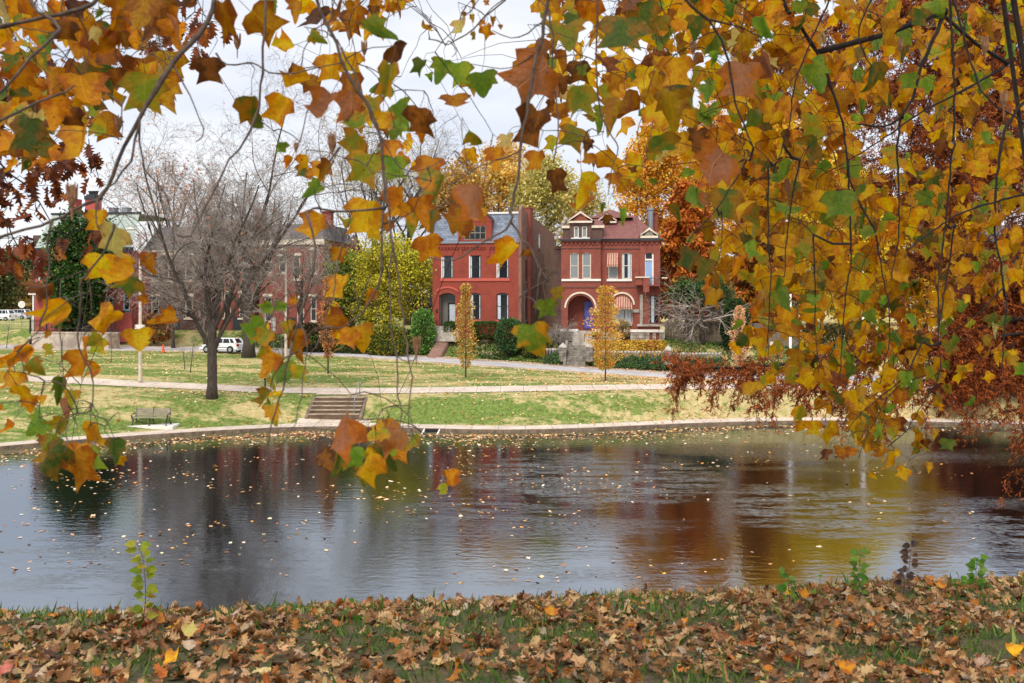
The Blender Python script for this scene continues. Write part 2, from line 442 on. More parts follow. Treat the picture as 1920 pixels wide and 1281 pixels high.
# lawn: green turf worn to straw, tanner where leaves lie thick on the right
def mat_lawn():
    m, nt, b = new_mat('autumn_lawn'); p = pos(nt)
    sep = N(nt, 'ShaderNodeSeparateXYZ'); nt.links.new(p, sep.inputs[0])
    fine = noise_n(nt, scaled(nt, p, (1, .5, 1)), 5, 6, .75)
    g = mixc(nt, ramp(nt, fine, .3, .7), lin((76, 94, 40)), lin((124, 140, 70)))
    straw = mixc(nt, ramp(nt, noise_n(nt, p, 3.1, 5, .7), .35, .65), lin((192, 172, 126)), lin((160, 148, 96)))
    patch = math_n(nt, 'ADD', noise_n(nt, scaled(nt, p, (.6, 1.4, 1)), .22, 6, .68), math_n(nt, 'MULTIPLY', math_n(nt, 'SUBTRACT', noise_n(nt, p, 1.4, 4, .7), .5), .5))
    right = ramp(nt, sep.outputs[0], 3.0, 24.0)
    c = mixc(nt, ramp(nt, math_n(nt, 'ADD', patch, math_n(nt, 'MULTIPLY', right, .3)), .45, .59), g, straw)
    c = mixc(nt, math_n(nt, 'MULTIPLY', ramp(nt, noise_n(nt, p, 8, 4, .8), .48, .72), .45), c, lin((60, 78, 26)))
    nt.links.new(c, b.inputs['Base Color']); b.inputs['Roughness'].default_value = .95; b.inputs['Specular IOR Level'].default_value = .1
    bump(nt, b, noise_n(nt, p, 9, 5, .8), .6, .06)
    return m
M['lawn'] = mat_lawn()
def mat_soil():
    m, nt, b = new_mat('bank_soil'); p = pos(nt)
    f = ramp(nt, noise_n(nt, p, 4, 6, .7), .35, .65)
    c = mixc(nt, f, lin((66, 78, 34)), lin((104, 84, 58)))
    c = mixc(nt, ramp(nt, noise_n(nt, p, 22, 5, .7), .45, .7), c, lin((58, 46, 32)))
    nt.links.new(c, b.inputs['Base Color']); b.inputs['Roughness'].default_value = .95
    bump(nt, b, noise_n(nt, p, 30, 5, .8), .6, .02)
    return m
M['soil'] = mat_soil()

xs = np.concatenate([np.arange(-170, -62, 6), np.arange(-62, 50, .8), np.arange(50, 171, 6)])
def lawn_rows(x):
    yk = float(Yk(x)); yp = yk + 2.2; ys = float(Ys(x))
    r = [yk + .02, yk + 1.1, yp] + list(np.linspace(yp, YU, 11)[1:]) + [YU + 1.5, YU + 3] + list(np.linspace(YU + 3, ys, 9)[1:]) + [ys + SW, ys + SW + .2, ys + SW + 1.5] + [ys + SW + 1.5 + k * .6 for k in range(1, 8)]
    e = r[-1]
    return r + [e + 4, e + 10, e + 20, e + 40, e + 80, e + 180, e + 500, e + 1400]
grid_obj('lawn', xs, lawn_rows, h, M['lawn'])
grid_obj('ground', np.arange(-16, 16.1, .35), lambda x: list(np.arange(-6, 4, .8)) + list(np.arange(4, 12, .25)) + list(np.arange(12, 31, .8)), zb, M['soil'])
pm = MB(); pm.add([(-180, 14, -.7), (180, 14, -.7), (180, 75, -.7), (-180, 75, -.7)], [(0, 1, 2, 3)])
tag(pm.build('pond_bed', M['soil']), kind='structure')

def sheet(name, mat, xr, y0, y1, ny, lift, step=.8, kind='structure', label=None, cat=None):
    return grid_obj(name, np.arange(xr[0], xr[1] + .01, step), lambda x: list(np.linspace(float(y0(x)), float(y1(x)), ny)), lambda X, Y: h(X, Y) + lift, mat, kind, label, cat)

def mat_path():
    m, nt, b = new_mat('concrete_path'); p = pos(nt)
    sep = N(nt, 'ShaderNodeSeparateXYZ'); nt.links.new(p, sep.inputs[0])
    c = mixc(nt, ramp(nt, noise_n(nt, p, .7, 6, .7), .3, .7), lin((206, 190, 172)), lin((178, 162, 146)))
    c = mixc(nt, math_n(nt, 'MULTIPLY', ramp(nt, noise_n(nt, p, 5, 5, .7), .45, .75), .4), c, lin((150, 134, 116)))
    j = math_n(nt, 'ABSOLUTE', math_n(nt, 'SUBTRACT', math_n(nt, 'FRACT', math_n(nt, 'MULTIPLY', sep.outputs[0], .62)), .5))
    c = mixc(nt, math_n(nt, 'MULTIPLY', math_n(nt, 'SUBTRACT', 1.0, ramp(nt, j, .006, .02)), .7), c, lin((104, 92, 80)))
    nt.links.new(c, b.inputs['Base Color']); b.inputs['Roughness'].default_value = .9
    bump(nt, b, noise_n(nt, p, 8, 4), .2, .01)
    return m
M['path'] = mat_path()
sheet('pond_path', M['path'], (-62, 50), lambda x: Yk(x) + .28, lambda x: Yk(x) + 2.15, 4, .03)
sheet('park_path', M['path'], (-62, 50), lambda x: YU + .1 + .25 * np.sin(x * .21), lambda x: YU + 2.9 + .25 * np.sin(x * .21 + .6), 4, .03)
sheet('street', M['asphalt'], (-120, 90), lambda x: Ys(x), lambda x: Ys(x) + SW, 4, .03)
sheet('pavement', M['concrete'], (-62, 50), lambda x: Ys(x) + SW + .25, lambda x: Ys(x) + SW + 1.3, 3, .03)
km = MB()
for i in range(len(_gx) - 1):
    x0, x1 = _gx[i], _gx[i + 1]
    if -62 < x0 < 52:
        a, b_ = Yk(x0), Yk(x1)
        g = .02
        km.hull8([(x0, a, -.4), (x1 - g, b_, -.4), (x1 - g, b_ + .28, -.4), (x0, a + .28, -.4), (x0, a, .25), (x1 - g, b_, .25), (x1 - g, b_ + .28, .25), (x0, a + .28, .25)])
tag(km.build('kerb', M['darkconc']), kind='structure')
for k, (yo, nm) in enumerate(((-.16, 'near'), (SW, 'far'))):
    q = MB(); xx = np.arange(-62, 50, 2.0)
    for x0, x1 in zip(xx[:-1], xx[1:]):
        a, b_ = float(Ys(x0)) + yo, float(Ys(x1)) + yo; z0, z1 = float(zs(x0)), float(zs(x1))
        q.hull8([(x0, a, z0 - .2), (x1 - .02, b_, z1 - .2), (x1 - .02, b_ + .16, z1 - .2), (x0, a + .16, z0 - .2), (x0, a, z0 + .13), (x1 - .02, b_, z1 + .13), (x1 - .02, b_ + .16, z1 + .13), (x0, a + .16, z0 + .13)])
    tag(q.build('street_kerb', M['concrete']), kind='structure')

# water: dark, mirror-like, with patches ruffled by the breeze
def mat_water():
    m, nt, b = new_mat('pond_water'); p = pos(nt)
    b.inputs['Base Color'].default_value = (*lin((16, 15, 13)), 1); b.inputs['Roughness'].default_value = .05; b.inputs['IOR'].default_value = 4.0; b.inputs['Specular Tint'].default_value = (.86, .93, 1, 1)
    b.inputs['Specular IOR Level'].default_value = .62
    calm = noise_n(nt, scaled(nt, p, (1.0, 1.0, 1)), 3.4, 3, .6)
    long = noise_n(nt, scaled(nt, p, (.35, 1.3, 1)), 2.2, 2, .5)
    ruff = math_n(nt, 'MAXIMUM', math_n(nt, 'SUBTRACT', noise_n(nt, scaled(nt, p, (.8, 1.7, 1)), 4.6, 5, .7), .47), 0.0)
    mask = ramp(nt, noise_n(nt, scaled(nt, p, (.55, 1.3, 1)), .085, 4, .6), .47, .66)
    sep = N(nt, 'ShaderNodeSeparateXYZ'); nt.links.new(p, sep.inputs[0])
    mid = math_n(nt, 'MULTIPLY', ramp(nt, sep.outputs[0], -4.0, 3.0), 1.0)
    streak = ramp(nt, noise_n(nt, scaled(nt, p, (.5, 1.6, 1)), .8, 5, .7), .4, .68)
    gust = None
    for gx, gy, rx, ry in ((3.6, 45, 6.5, 7.5), (11.6, 38.3, 4.6, 6.0), (17.5, 33, 4, 7), (-1, 38, 4, 5), (-13, 30, 8, 4)):   # where the breeze ruffles the pond
        dx = math_n(nt, 'MULTIPLY', math_n(nt, 'SUBTRACT', sep.outputs[0], gx), 1 / rx); dy = math_n(nt, 'MULTIPLY', math_n(nt, 'SUBTRACT', sep.outputs[1], gy), 1 / ry)
        g1 = math_n(nt, 'SUBTRACT', 1.0, ramp(nt, math_n(nt, 'ADD', math_n(nt, 'MULTIPLY', dx, dx), math_n(nt, 'MULTIPLY', dy, dy)), .1, 1.1))
        g1 = math_n(nt, 'MULTIPLY', g1, .25 if gx < 0 else .5 if gx > 10 else .9)
        gust = g1 if gust is None else math_n(nt, 'MAXIMUM', gust, g1)
    mask = math_n(nt, 'MAXIMUM', math_n(nt, 'MULTIPLY', math_n(nt, 'MULTIPLY', mask, mid), .2), math_n(nt, 'MULTIPLY', gust, streak))
    hgt = math_n(nt, 'ADD', math_n(nt, 'ADD', math_n(nt, 'MULTIPLY', calm, .1), math_n(nt, 'MULTIPLY', long, .08)), math_n(nt, 'MULTIPLY', math_n(nt, 'MULTIPLY', ruff, mask), 2.0))
    bump(nt, b, hgt, .5, .1)
    return m
M['water'] = mat_water()
wm = MB(); wm.add([(-180, 13, 0), (180, 13, 0), (180, 74, 0), (-180, 74, 0)], [(0, 1, 2, 3)])
tag(wm.build('water', M['water']), kind='structure')
# ------------------------------------------------------------------ houses
def wall_front(m, x0, x1, z0, z1, y, ops, depth=.22, flip=1):
    """street face of a wall with openings, their reveals and arched heads; outside is -y"""
    X = sorted({x0, x1, *[o[0] for o in ops], *[o[1] for o in ops]}); Z = sorted({z0, z1, *[o[2] for o in ops], *[o[3] for o in ops]})
    for a, b in zip(X[:-1], X[1:]):
        for c, d in zip(Z[:-1], Z[1:]):
            cx, cz = (a + b) / 2, (c + d) / 2
            if any(o[0] < cx < o[1] and o[2] < cz < o[3] for o in ops): continue
            m.add([(a, y, c), (b, y, c), (b, y, d), (a, y, d)], [(0, 1, 2, 3)])
    for xa, xb, za, zb_, rise in ops:
        m.add([(xa, y, za), (xa, y + depth, za), (xa, y + depth, zb_), (xa, y, zb_)], [(0, 1, 2, 3)])
        m.add([(xb, y, za), (xb, y, zb_), (xb, y + depth, zb_), (xb, y + depth, za)], [(0, 1, 2, 3)])
        m.add([(xa, y, za), (xb, y, za), (xb, y + depth, za), (xa, y + depth, za)], [(0, 1, 2, 3)])
        m.add([(xa, y, zb_), (xa, y + depth, zb_), (xb, y + depth, zb_), (xb, y, zb_)], [(0, 1, 2, 3)])
        if rise:
            arc = arch_pts(xa, xb, zb_, rise)
            for (p, q), (r, s) in zip(arc[:-1], arc[1:]):
                m.add([(p, y, q), (r, y, s), (r, y, zb_ + .0), (p, y, zb_ + .0)], [(0, 1, 2, 3)])
                m.add([(p, y, q), (p, y + depth, q), (r, y + depth, s), (r, y, s)], [(0, 1, 2, 3)])

def arch_pts(xa, xb, ztop, rise, n=14):
    w = (xb - xa) / 2; R = (w * w + rise * rise) / (2 * rise); cx, cz = (xa + xb) / 2, ztop - R
    a0 = math.asin(min(1, w / R)) if rise <= w else PI - math.asin(w / R)
    return [(cx + R * math.sin(-a0 + 2 * a0 * i / n), cz + R * math.cos(-a0 + 2 * a0 * i / n)) for i in range(n + 1)]

def window(par, xa, xb, za, zb_, y, frame, pane='glass', rise=0, curtain=None, sash=True, sill=None, fw=.07, label=None):
    """y: face of the wall; the frame sits back in the opening"""
    f = MB(); yy = y + .1
    f.box(xa, xa + fw, yy, yy + .1, za, zb_); f.box(xb - fw, xb, yy, yy + .1, za, zb_)
    f.box(xa + fw, xb - fw, yy, yy + .1, za, za + fw)
    if rise:
        arc = arch_pts(xa + fw, xb - fw, zb_ - fw, rise * .95, 8)
        f.prism([(xa + fw, zb_ - rise - fw * 1.3)] + arc + [(xb - fw, zb_ - rise - fw * 1.3), (xb - fw, zb_)] + [(xa + fw, zb_)], yy, yy + .1) if False else f.box(xa + fw, xb - fw, yy, yy + .1, zb_ - rise - fw, zb_)
    else: f.box(xa + fw, xb - fw, yy, yy + .1, zb_ - fw, zb_)
    if sash: zm = (za + zb_) / 2; f.box(xa + fw, xb - fw, yy + .02, yy + .09, zm - .03, zm + .03)
    o = f.build('window', M[frame], par); 
    if label: o['label'] = label
    g = MB(); g.box(xa + fw * .5, xb - fw * .5, yy + .055, yy + .075, za + fw * .5, zb_ - fw * .5); g.build('pane', M[pane], o)
    if curtain:
        c = MB(); w = xb - xa
        for s0, s1 in curtain: c.box(xa + fw + s0 * (w - 2 * fw), xa + fw + s1 * (w - 2 * fw), yy + .045, yy + .053, za + fw, zb_ - fw)
        c.build('curtain', M['curtain'], o)
    if sill:
        s = MB(); s.box(xa - .12, xb + .12, y - .1, y + .08, za - .2, za - .004); s.build('sill', M[sill], o)
    return o

# ---- red painted house with slate mansard
SC1 = 17.95
def X1(px): return (px - 811) / SC1
def Z1(py): return 8 - (py - HY) / SC1
hs = empty('brick_house', (at(811, 560, 104).x, 104, 0), math.radians(-12), 'red painted brick house with blue grey slate mansard roof', 'house')
W1, D1 = X1(975.5), 22.0
ze1 = Z1(457)
m = MB()
ops = [(X1(a), X1(b), Z1(522), Z1(480), 0) for a, b in ((828, 850.5), (881.5, 904), (934, 957))]
ops += [(X1(a), X1(b), Z1(599), Z1(549.5), .14) for a, b in ((881.5, 904), (934, 957))]
ops += [(X1(823.8), X1(855), Z1(612), Z1(549.5), .28)]
wall_front(m, 0, W1, 3.9, ze1, 0, ops, .25)
m.build('wall', M['brick_red'], hs)
m = MB()
m.add([(0, 0, 3.9), (0, D1, 3.9), (0, D1, ze1 + 2.2), (0, .9, ze1 + 3.3), (0, 0, ze1)], [(0, 1, 2, 3, 4)])
m.add([(0, D1, 3.9), (W1, D1, 3.9), (W1, D1, ze1 + 2.2), (0, D1, ze1 + 2.2)], [(0, 1, 2, 3)])
# right flank: stepped parapet falling to the back
sp = [(0, 3.9), (D1, 3.9), (D1, ze1 + 2.0), (8, ze1 + 3.0), (6.2, ze1 + 3.2), (2.2, ze1 + 3.4), (.7, ze1 + 3.9), (.0, ze1 + 3.4)]
m.add([(W1, y, z) for y, z in sp] + [(W1 + .3, y, z) for y, z in sp], [tuple(range(8)), tuple(range(15, 7, -1))] + [(i, i + 8, (i + 1) % 8 + 8, (i + 1) % 8) for i in range(8)])
m.box(-.3, 0, .0, .9, ze1 - .3, ze1 + 3.5)
o = m.build('side_wall', M['brick_dull'], hs); o['label'] = 'unpainted weathered brick side wall'
m = MB()
m.add([(0, .05, ze1 + .1), (W1, .05, ze1 + .1), (W1, .95, ze1 + 3.05), (0, .95, ze1 + 3.05), (0, D1, ze1 + 2), (W1, D1, ze1 + 2)], [(0, 1, 2, 3), (3, 2, 5, 4)])
rf = m.build('roof', M['slate'], hs)
m = MB(); m.box(.1, W1 - .1, .85, 1.1, ze1 + 3.06, ze1 + 3.26); m.build('ridge_flashing', M['white'], rf)
m = MB(); m.box(-.1, W1 + .1, -.28, .06, ze1 - .02, ze1 + .16); m.build('gutter', M['metal'], rf)
# corbelled brick cornice
m = MB()
for k in range(26):
    x = .15 + k * (W1 - .5) / 25; m.box(x, x + .2, -.12, .0, ze1 - .62, ze1 - .42)
m.box(.002, W1 - .002, -.14, 0, ze1 - .42, ze1 - .03)
for px in (866, 918): m.box(X1(px) - .14, X1(px) + .14, -.1, 0, ze1 - 1.4, ze1 - .43)
m.build('cornice', M['brick_red'], hs)
m = MB(); m.box(X1(826), X1(959), -.1, -.003, Z1(527.5), Z1(522.3)); m.build('sill_band', M['red_trim'], hs)
for a, b in ((828, 850.5), (881.5, 904), (934, 957)):
    w = window(hs, X1(a), X1(b), Z1(522), Z1(480), 0, 'gutter', curtain=[(.02, .18), (.9, .98)])
    q = MB(); q.box(X1(a) + .0, X1(a) + .09, .02, .096, Z1(522), Z1(480)); q.build('side_trim', M['white'], w)
for a, b in ((881.5, 904), (934, 957)):
    window(hs, X1(a), X1(b), Z1(599), Z1(549.5), 0, 'gutter', rise=.14, curtain=[(.02, .3), (.9, .98)], sill='red_trim')
# recessed porch: panelled side, transom and dark door with a curtained light
m = MB(); m.box(X1(823.8), X1(855), 1.0, 1.1, Z1(612), Z1(549)); m.box(X1(823.8) + .002, X1(823.8) + .06, .26, 1.0, Z1(612), Z1(549)); m.box(X1(855) - .06, X1(855) - .002, .26, 1.0, Z1(612), Z1(549))
m.box(X1(823.8), X1(855), .25, 1.0, Z1(549), Z1(549) + .05)
m.build('porch_lining', M['greydoor'], hs)
d = MB(); d.box(X1(836), X1(854), .93, .995, Z1(606), Z1(567)); d = d.build('door', M['black'], hs)
q = MB(); q.box(X1(839.5), X1(852), .9, .927, Z1(602.5), Z1(571)); q.build('door_curtain', M['curtain'], d)
q = MB(); q.lathe([(.03, 0), (.05, .03), (.03, .06)], (X1(837.5), .88, Z1(588)), 8, 'y'); q.build('handle', M['metal'], d)
q = MB(); q.box(X1(836), X1(854), .95, .995, Z1(564), Z1(553)); q.build('transom', M['glass'], hs)
m = MB()
for (p, q), (r, s) in zip(arch_pts(X1(818), X1(861), Z1(537), .45)[:-1], arch_pts(X1(818), X1(861), Z1(537), .45)[1:]):
    m.hull8([(p, -.08, q - .2), (r, -.08, s - .2), (r, -.002, s - .2), (p, -.002, q - .2), (p, -.08, q), (r, -.08, s), (r, -.002, s), (p, -.002, q)])
m.build('arch_moulding', M['red_trim'], hs)
m = MB(); m.box(X1(811), X1(823), -.25, .0, 3.7, Z1(611)); m.build('foundation', M['stone'], hs)
# dormer
m = MB(); a, b = X1(861), X1(925); zt = Z1(417)
m.box(a, a + .62, -.06, 1.6, ze1 + .2, zt); m.box(b - .62, b, -.06, 1.6, ze1 + .2, zt); m.box(a + .62, b - .62, -.06, 1.6, zt - .45, zt)
m.box(a + .62, b - .62, -.06, 1.5, ze1 + .2, ze1 + .35)
dm = m.build('dormer', M['brick_red'], hs)
arc = arch_pts(a - .1, b + .1, zt + 1.15, 1.1)
m = MB(); m.prism([(a - .1, zt + .004)] + arc + [(b + .1, zt + .004)], -.1, 1.5); m.build('dormer_hood', M['brick_red'], dm)
m = MB()
for (p, q), (r, s) in zip(arc[:-1], arc[1:]):
    m.hull8([(p, -.24, q + .003), (r, -.24, s + .003), (r, 1.6, s + .003), (p, 1.6, q + .003), (p, -.24, q + .13), (r, -.24, s + .13), (r, 1.6, s + .13), (p, 1.6, q + .13)])
m.build('hood_moulding', M['gutter'], dm)
m = MB(); m.box(a + .62, b - .62, .05, .12, ze1 + .36, zt - .45); w = m.build('dormer_window', M['glass'], hs)
m = MB(); zz0, zz1 = ze1 + .36, zt - .45
for k in range(5):
    x = a + .62 + k * (b - a - 1.24 - .08) / 4; m.box(x, x + .08, -.01, .045, zz0, zz1)
for k in range(3): m.box(a + .62, b - .62, -.006, .04, zz0 + k * (zz1 - zz0 - .08) / 2, zz0 + k * (zz1 - zz0 - .08) / 2 + .08)
m.build('dormer_sash', M['greystone'], w)
# chimneys on the flank
m = MB(); m.box(W1 - .2, W1 + .62, 3.2, 4.7, 4, Z1(389)); m.box(W1 - .25, W1 + .67, 3.15, 4.75, Z1(389), Z1(387)); m.build('chimney', M['brick_two'], hs)
m = MB(); m.box(W1 - 1.5, W1 - .25, 4.9, 6, ze1 + 2.6, Z1(387.5)); c = m.build('chimney', M['brick_dull'], hs)
m = MB(); m.box(W1 - 1.2, W1 - .5, 4.86, 4.896, Z1(404), Z1(396)); m.build('vent_panel', M['white'], c)
for y0, za, zb_ in ((13.5, Z1(530), Z1(492)), (16, Z1(530), Z1(492)), (2.2, Z1(528), Z1(487)), (8.4, Z1(533), Z1(490)), (10.2, Z1(530), Z1(488)), (9.6, Z1(458), Z1(430)), (2.2, Z1(600), Z1(552))):
    q = MB(); q.box(W1 + .3, W1 + .32, y0, y0 + .9, za, zb_); w = q.build('window', M['glass'], hs)
    q = MB(); q.box(W1 + .3, W1 + .4, y0 - .1, y0 + 1, za - .16, za - .004); q.build('sill', M['greystone'], w)
q = MB(); q.tube([(W1 + .45, 12, 5), (W1 + .45, 12, Z1(470))], .06, 6); q.build('drainpipe', M['metal'], hs)
q = MB(); q.tube([(W1 + .4, 1.0, 4.5), (W1 + .4, 1.0, Z1(545))], .05, 6); q.build('drainpipe', M['metal'], hs)
q = MB(); q.box(X1(818), X1(821), -.05, -.002, Z1(587), Z1(580)); q.build('plaque', M['black'], hs)
# white doorstep flight
st = MB()
for k in range(4): st.box(X1(820) - .1 * k, X1(846) + .42 * k, -.35 - .35 * k, -.0 - .35 * k - .002, 3.6, Z1(611.5) - .2 * k)
s_ = tag(st.build('doorsteps', M['stone']), 'white stone doorsteps below the arched porch of the slate roofed house', 'steps')
s_.location = hs.location; s_.rotation_euler = hs.rotation_euler
rl = MB(); rl.tube([(X1(820.5), -.15, Z1(612)), (X1(820.5), -.15, Z1(600)), (X1(818.5), -1.4, Z1(612)), (X1(818.5), -1.4, Z1(624))], .03, 5)
rl.tube([(X1(819.6), -.8, Z1(606)), (X1(819.6), -.8, Z1(620))], .025, 5)
rl = tag(rl.build('handrail', M['black']), 'thin black iron handrail beside white doorsteps', 'handrail'); rl.location = hs.location; rl.rotation_euler = hs.rotation_euler

# ---- turreted dark red house
SC2 = 18.5
def X2(px): return (px - 1053) / SC2
def Z2(py): return 8 - (py - HY) / SC2
h2 = empty('brick_house', (at(1053, 560, 101.6).x, 101.6, 0), math.radians(-8), 'dark red brick house with red hipped roof, arched blue door and white trim', 'house')
ze2 = Z2(452); W2 = X2(1237); D2 = 14.0
BY = -.55                                             # bay stands forward
xb1, xb2, xr = X2(1127), X2(1200), X2(1237)
m = MB()
bay = [(X2(1069.5), X2(1086), Z2(523), Z2(474), .12), (X2(1092.5), X2(1109), Z2(523), Z2(474), .12),
       (X2(1065.5), X2(1113.5), Z2(619), Z2(554), X2(1113.5) / 2 - X2(1065.5) / 2)]
wall_front(m, 0, xb1, 3.2, ze2, BY, bay, .3)
m.add([(xb1, BY, 3.2), (xb1, .3, 3.2), (xb1, .3, ze2), (xb1, BY, ze2)], [(0, 1, 2, 3)])
mid = [(X2(1140.5), X2(1158.5), Z2(523), Z2(474), .12), (X2(1166), X2(1184.5), Z2(523), Z2(474), .12),
       (X2(1147), X2(1186), Z2(607), Z2(555), X2(1186) / 2 - X2(1147) / 2)]
wall_front(m, xb1, xb2, 3.2, ze2, 0, mid, .3)
rgt = [(X2(1209), X2(1225), Z2(534), Z2(475), .1), (X2(1218), X2(1236) - .12, Z2(606), Z2(554), .06)]
wall_front(m, xb2, xr, 3.2, ze2, -.18, rgt, .3)
m.add([(xb2, -.18, 3.2), (xb2, .3, 3.2), (xb2, .3, ze2), (xb2, -.18, ze2)], [(3, 2, 1, 0)])
m.add([(0, BY, 3.2), (0, D2, 3.2), (0, D2, ze2), (0, BY, ze2)], [(0, 1, 2, 3)])
m.add([(xr, -.18, 3.2), (xr, D2, 3.2), (xr, D2, ze2), (xr, -.18, ze2)], [(0, 1, 2, 3)])
m.add([(0, D2, 3.2), (xr, D2, 3.2), (xr, D2, ze2), (0, D2, ze2)], [(0, 1, 2, 3)])
m.build('wall', M['brick_two'], h2)
m = MB(); m.box(-.85, 0, 1.6, 6, 3.2, ze2 - .7); m.box(-1.0, .2, 1.5, 6.1, ze2 - .7, ze2 - .4); m.build('side_bay', M['brick_brown'], h2)
# porch behind the big arch
m = MB(); m.box(X2(1065.5) + .0, X2(1113.5), 1.25, 1.35, Z2(619), Z2(550)); m.box(X2(1065.5), X2(1113.5), BY + .3, 1.25, Z2(619) - .1, Z2(619) - .005)
m.box(X2(1065.5) - .1, X2(1065.5), BY + .3, 1.25, Z2(619), Z2(550)); m.box(X2(1113.5), X2(1113.5) + .1, BY + .3, 1.25, Z2(619), Z2(550)); m.box(X2(1065.5), X2(1113.5), BY + .3, 1.25, Z2(550), Z2(550) + .1)
m.build('porch_wall', M['brick_two'], h2)
d = MB(); d.box(X2(1094.5), X2(1112.8), 1.1, 1.22, Z2(617), Z2(566)); d = d.build('door', M['bluedoor'], h2)
q = MB()
for za, zb_ in ((Z2(615), Z2(605)), (Z2(602), Z2(591)), (Z2(588), Z2(577))):
    q.box(X2(1096.5), X2(1103), 1.075, 1.097, za, zb_); q.box(X2(1104.4), X2(1111), 1.075, 1.097, za, zb_)
q.build('door_panel', M['bluedoor'], d)
q = MB(); q.box(X2(1101.8), X2(1106), 1.06, 1.073, Z2(576), Z2(574.5)); q.build('knocker', M['black'], d)
q = MB(); q.box(X2(1101.8), X2(1107), 1.06, 1.073, Z2(607.3), Z2(606)); q.build('letter_plate', M['black'], d)
q = MB(); q.box(X2(1095), X2(1095.9), 1.05, 1.096, Z2(598), Z2(592)); q.build('handle', M['black'], d)
q = MB(); q.box(X2(1093.4), X2(1094.4), 1.05, 1.22, Z2(619), Z2(566)); q.build('door_frame', M['gutter'], d)
def arch_ring(par, xa, xb, zt, y, t, mat, name, d=.1):
    r = (xb - xa) / 2; arc = arch_pts(xa, xb, zt, r, 22); arc2 = arch_pts(xa + t, xb - t, zt - t, r - t, 22); q = MB()
    for i in range(22):
        (p, z1), (r2, z2), (p3, z3), (r4, z4) = arc[i], arc[i + 1], arc2[i], arc2[i + 1]
        q.hull8([(p3, y - d, z3), (r4, y - d, z4), (r4, y - .002, z4), (p3, y - .002, z3), (p, y - d, z1), (r2, y - d, z2), (r2, y - .002, z2), (p, y - .002, z1)])
    return q.build(name, M[mat], par)
arch_ring(h2, X2(1059.2), X2(1119.6), Z2(547.3), BY, .17, 'cream', 'arch_moulding')
arch_ring(h2, X2(1142.6), X2(1190.2), Z2(547.6), 0, .17, 'cream', 'arch_moulding')
m = MB(); m.box(X2(1113.3), X2(1126.5), BY - .12, BY - .002, Z2(586), Z2(579)); m.build('impost_block', M['stone'], h2)
m = MB(); m.box(X2(1183), X2(1198), -.12, -.002, Z2(586), Z2(580)); m.build('impost_block', M['stone'], h2)
# upper windows
for i, (a, b) in enumerate(((1069.5, 1086), (1092.5, 1109))):
    window(h2, X2(a), X2(b), Z2(523), Z2(474), BY, 'cream', 'paleglass', fw=.1)
window(h2, X2(1140.5), X2(1158.5), Z2(523), Z2(474), 0, 'cream', 'paleglass', fw=.09)
window(h2, X2(1166), X2(1184.5), Z2(523), Z2(474), 0, 'cream', 'glass', fw=.09, curtain=[(.0, .2), (.62, .95)])
m = MB(); m.box(X2(1054), X2(1127.4), BY - .14, BY - .003, Z2(527.2), Z2(523.3)); m.build('sill', M['white'], h2)
m = MB(); m.box(X2(1138), X2(1185), -.14, -.003, Z2(527.5), Z2(523.3)); m.build('sill', M['white'], h2)
def awning(par, xa, xb, zt, zb_, y, out, rise, name='awning'):
    q = MB(); n = 16; arc = arch_pts(xa, xb, zt, rise, n) if rise else [(xa + (xb - xa) * i / n, zt) for i in range(n + 1)]
    for i in range(n):
        (p, z1), (r, z2) = arc[i], arc[i + 1]
        e = (xb - xa) * .06
        f = lambda x: x + (x - (xa + xb) / 2) * .08
        q.hull8([(p, y - .03, z1 - .03), (r, y - .03, z2 - .03), (f(r), y - out, zb_), (f(p), y - out, zb_), (p, y - .03, z1), (r, y - .03, z2), (f(r), y - out - .02, zb_ + .04), (f(p), y - out - .02, zb_ + .04)])
        q.hull8([(f(p), y - out - .02, zb_ - .16 - .05 * (i % 2)), (f(r), y - out - .02, zb_ - .16 - .05 * (i % 2)), (f(r), y - out, zb_ - .16), (f(p), y - out, zb_ - .16), (f(p), y - out - .02, zb_), (f(r), y - out - .02, zb_), (f(r), y - out, zb_ - .002), (f(p), y - out, zb_ - .002)])
    return q.build(name, M['awning'], par)
a = awning(h2, X2(1139.5), X2(1159), Z2(474.5), Z2(497.5), -.02, .75, 0); a['label'] = 'faded striped awning over the upper window'
a = awning(h2, X2(1148), X2(1185.5), Z2(555.5), Z2(576.5), -.02, .7, 1.0); a['label'] = 'arched striped awning over the ground floor window'
w = window(h2, X2(1147), X2(1186), Z2(607), Z2(576), 0.1, 'cream', 'glass', fw=.09, sash=False, curtain=[(.0, .62), (.72, .98)])
q = MB(); q.box(X2(1172.5), X2(1174.8), .17, .3, Z2(605), Z2(577)); q.build('mullion', M['white'], w)
m = MB(); m.box(X2(1146), X2(1185), -.14, -.003, Z2(611), Z2(607.3)); m.build('sill', M['stone'], h2)
# right bay: balcony door above, narrow window below
d = MB(); d.box(X2(1209) + .08, X2(1222), -.02, .05, Z2(534), Z2(490)); d.build('balcony_door', M['skydoor'], h2)
m = MB(); m.box(X2(1222), X2(1225), -.1, .05, Z2(534), Z2(475.5)); m.box(X2(1209), X2(1222), -.1, .05, Z2(489), Z2(486)); m.box(X2(1209), X2(1209) + .08, -.06, .05, Z2(534), Z2(475.5)); dfm = m.build('balcony_door_frame', M['white'], h2)
m = MB(); m.box(X2(1209) + .08, X2(1222), .0, .04, Z2(486), Z2(475.5)); m.build('transom', M['glass'], dfm)
window(h2, X2(1218), X2(1236) - .12, Z2(606), Z2(554), -.18, 'gutter', 'glass', fw=.07, curtain=[(.1, .5)])
m = MB(); m.box(X2(1199.5), X2(1205), -.34, -.183, Z2(607.4), Z2(553)); m.build('stone_pier', M['stone'], h2)
m = MB(); m.box(X2(1194.5), X2(1246), -.5, -.183, Z2(611.5), Z2(607.6)); m.build('sill', M['stone'], h2)
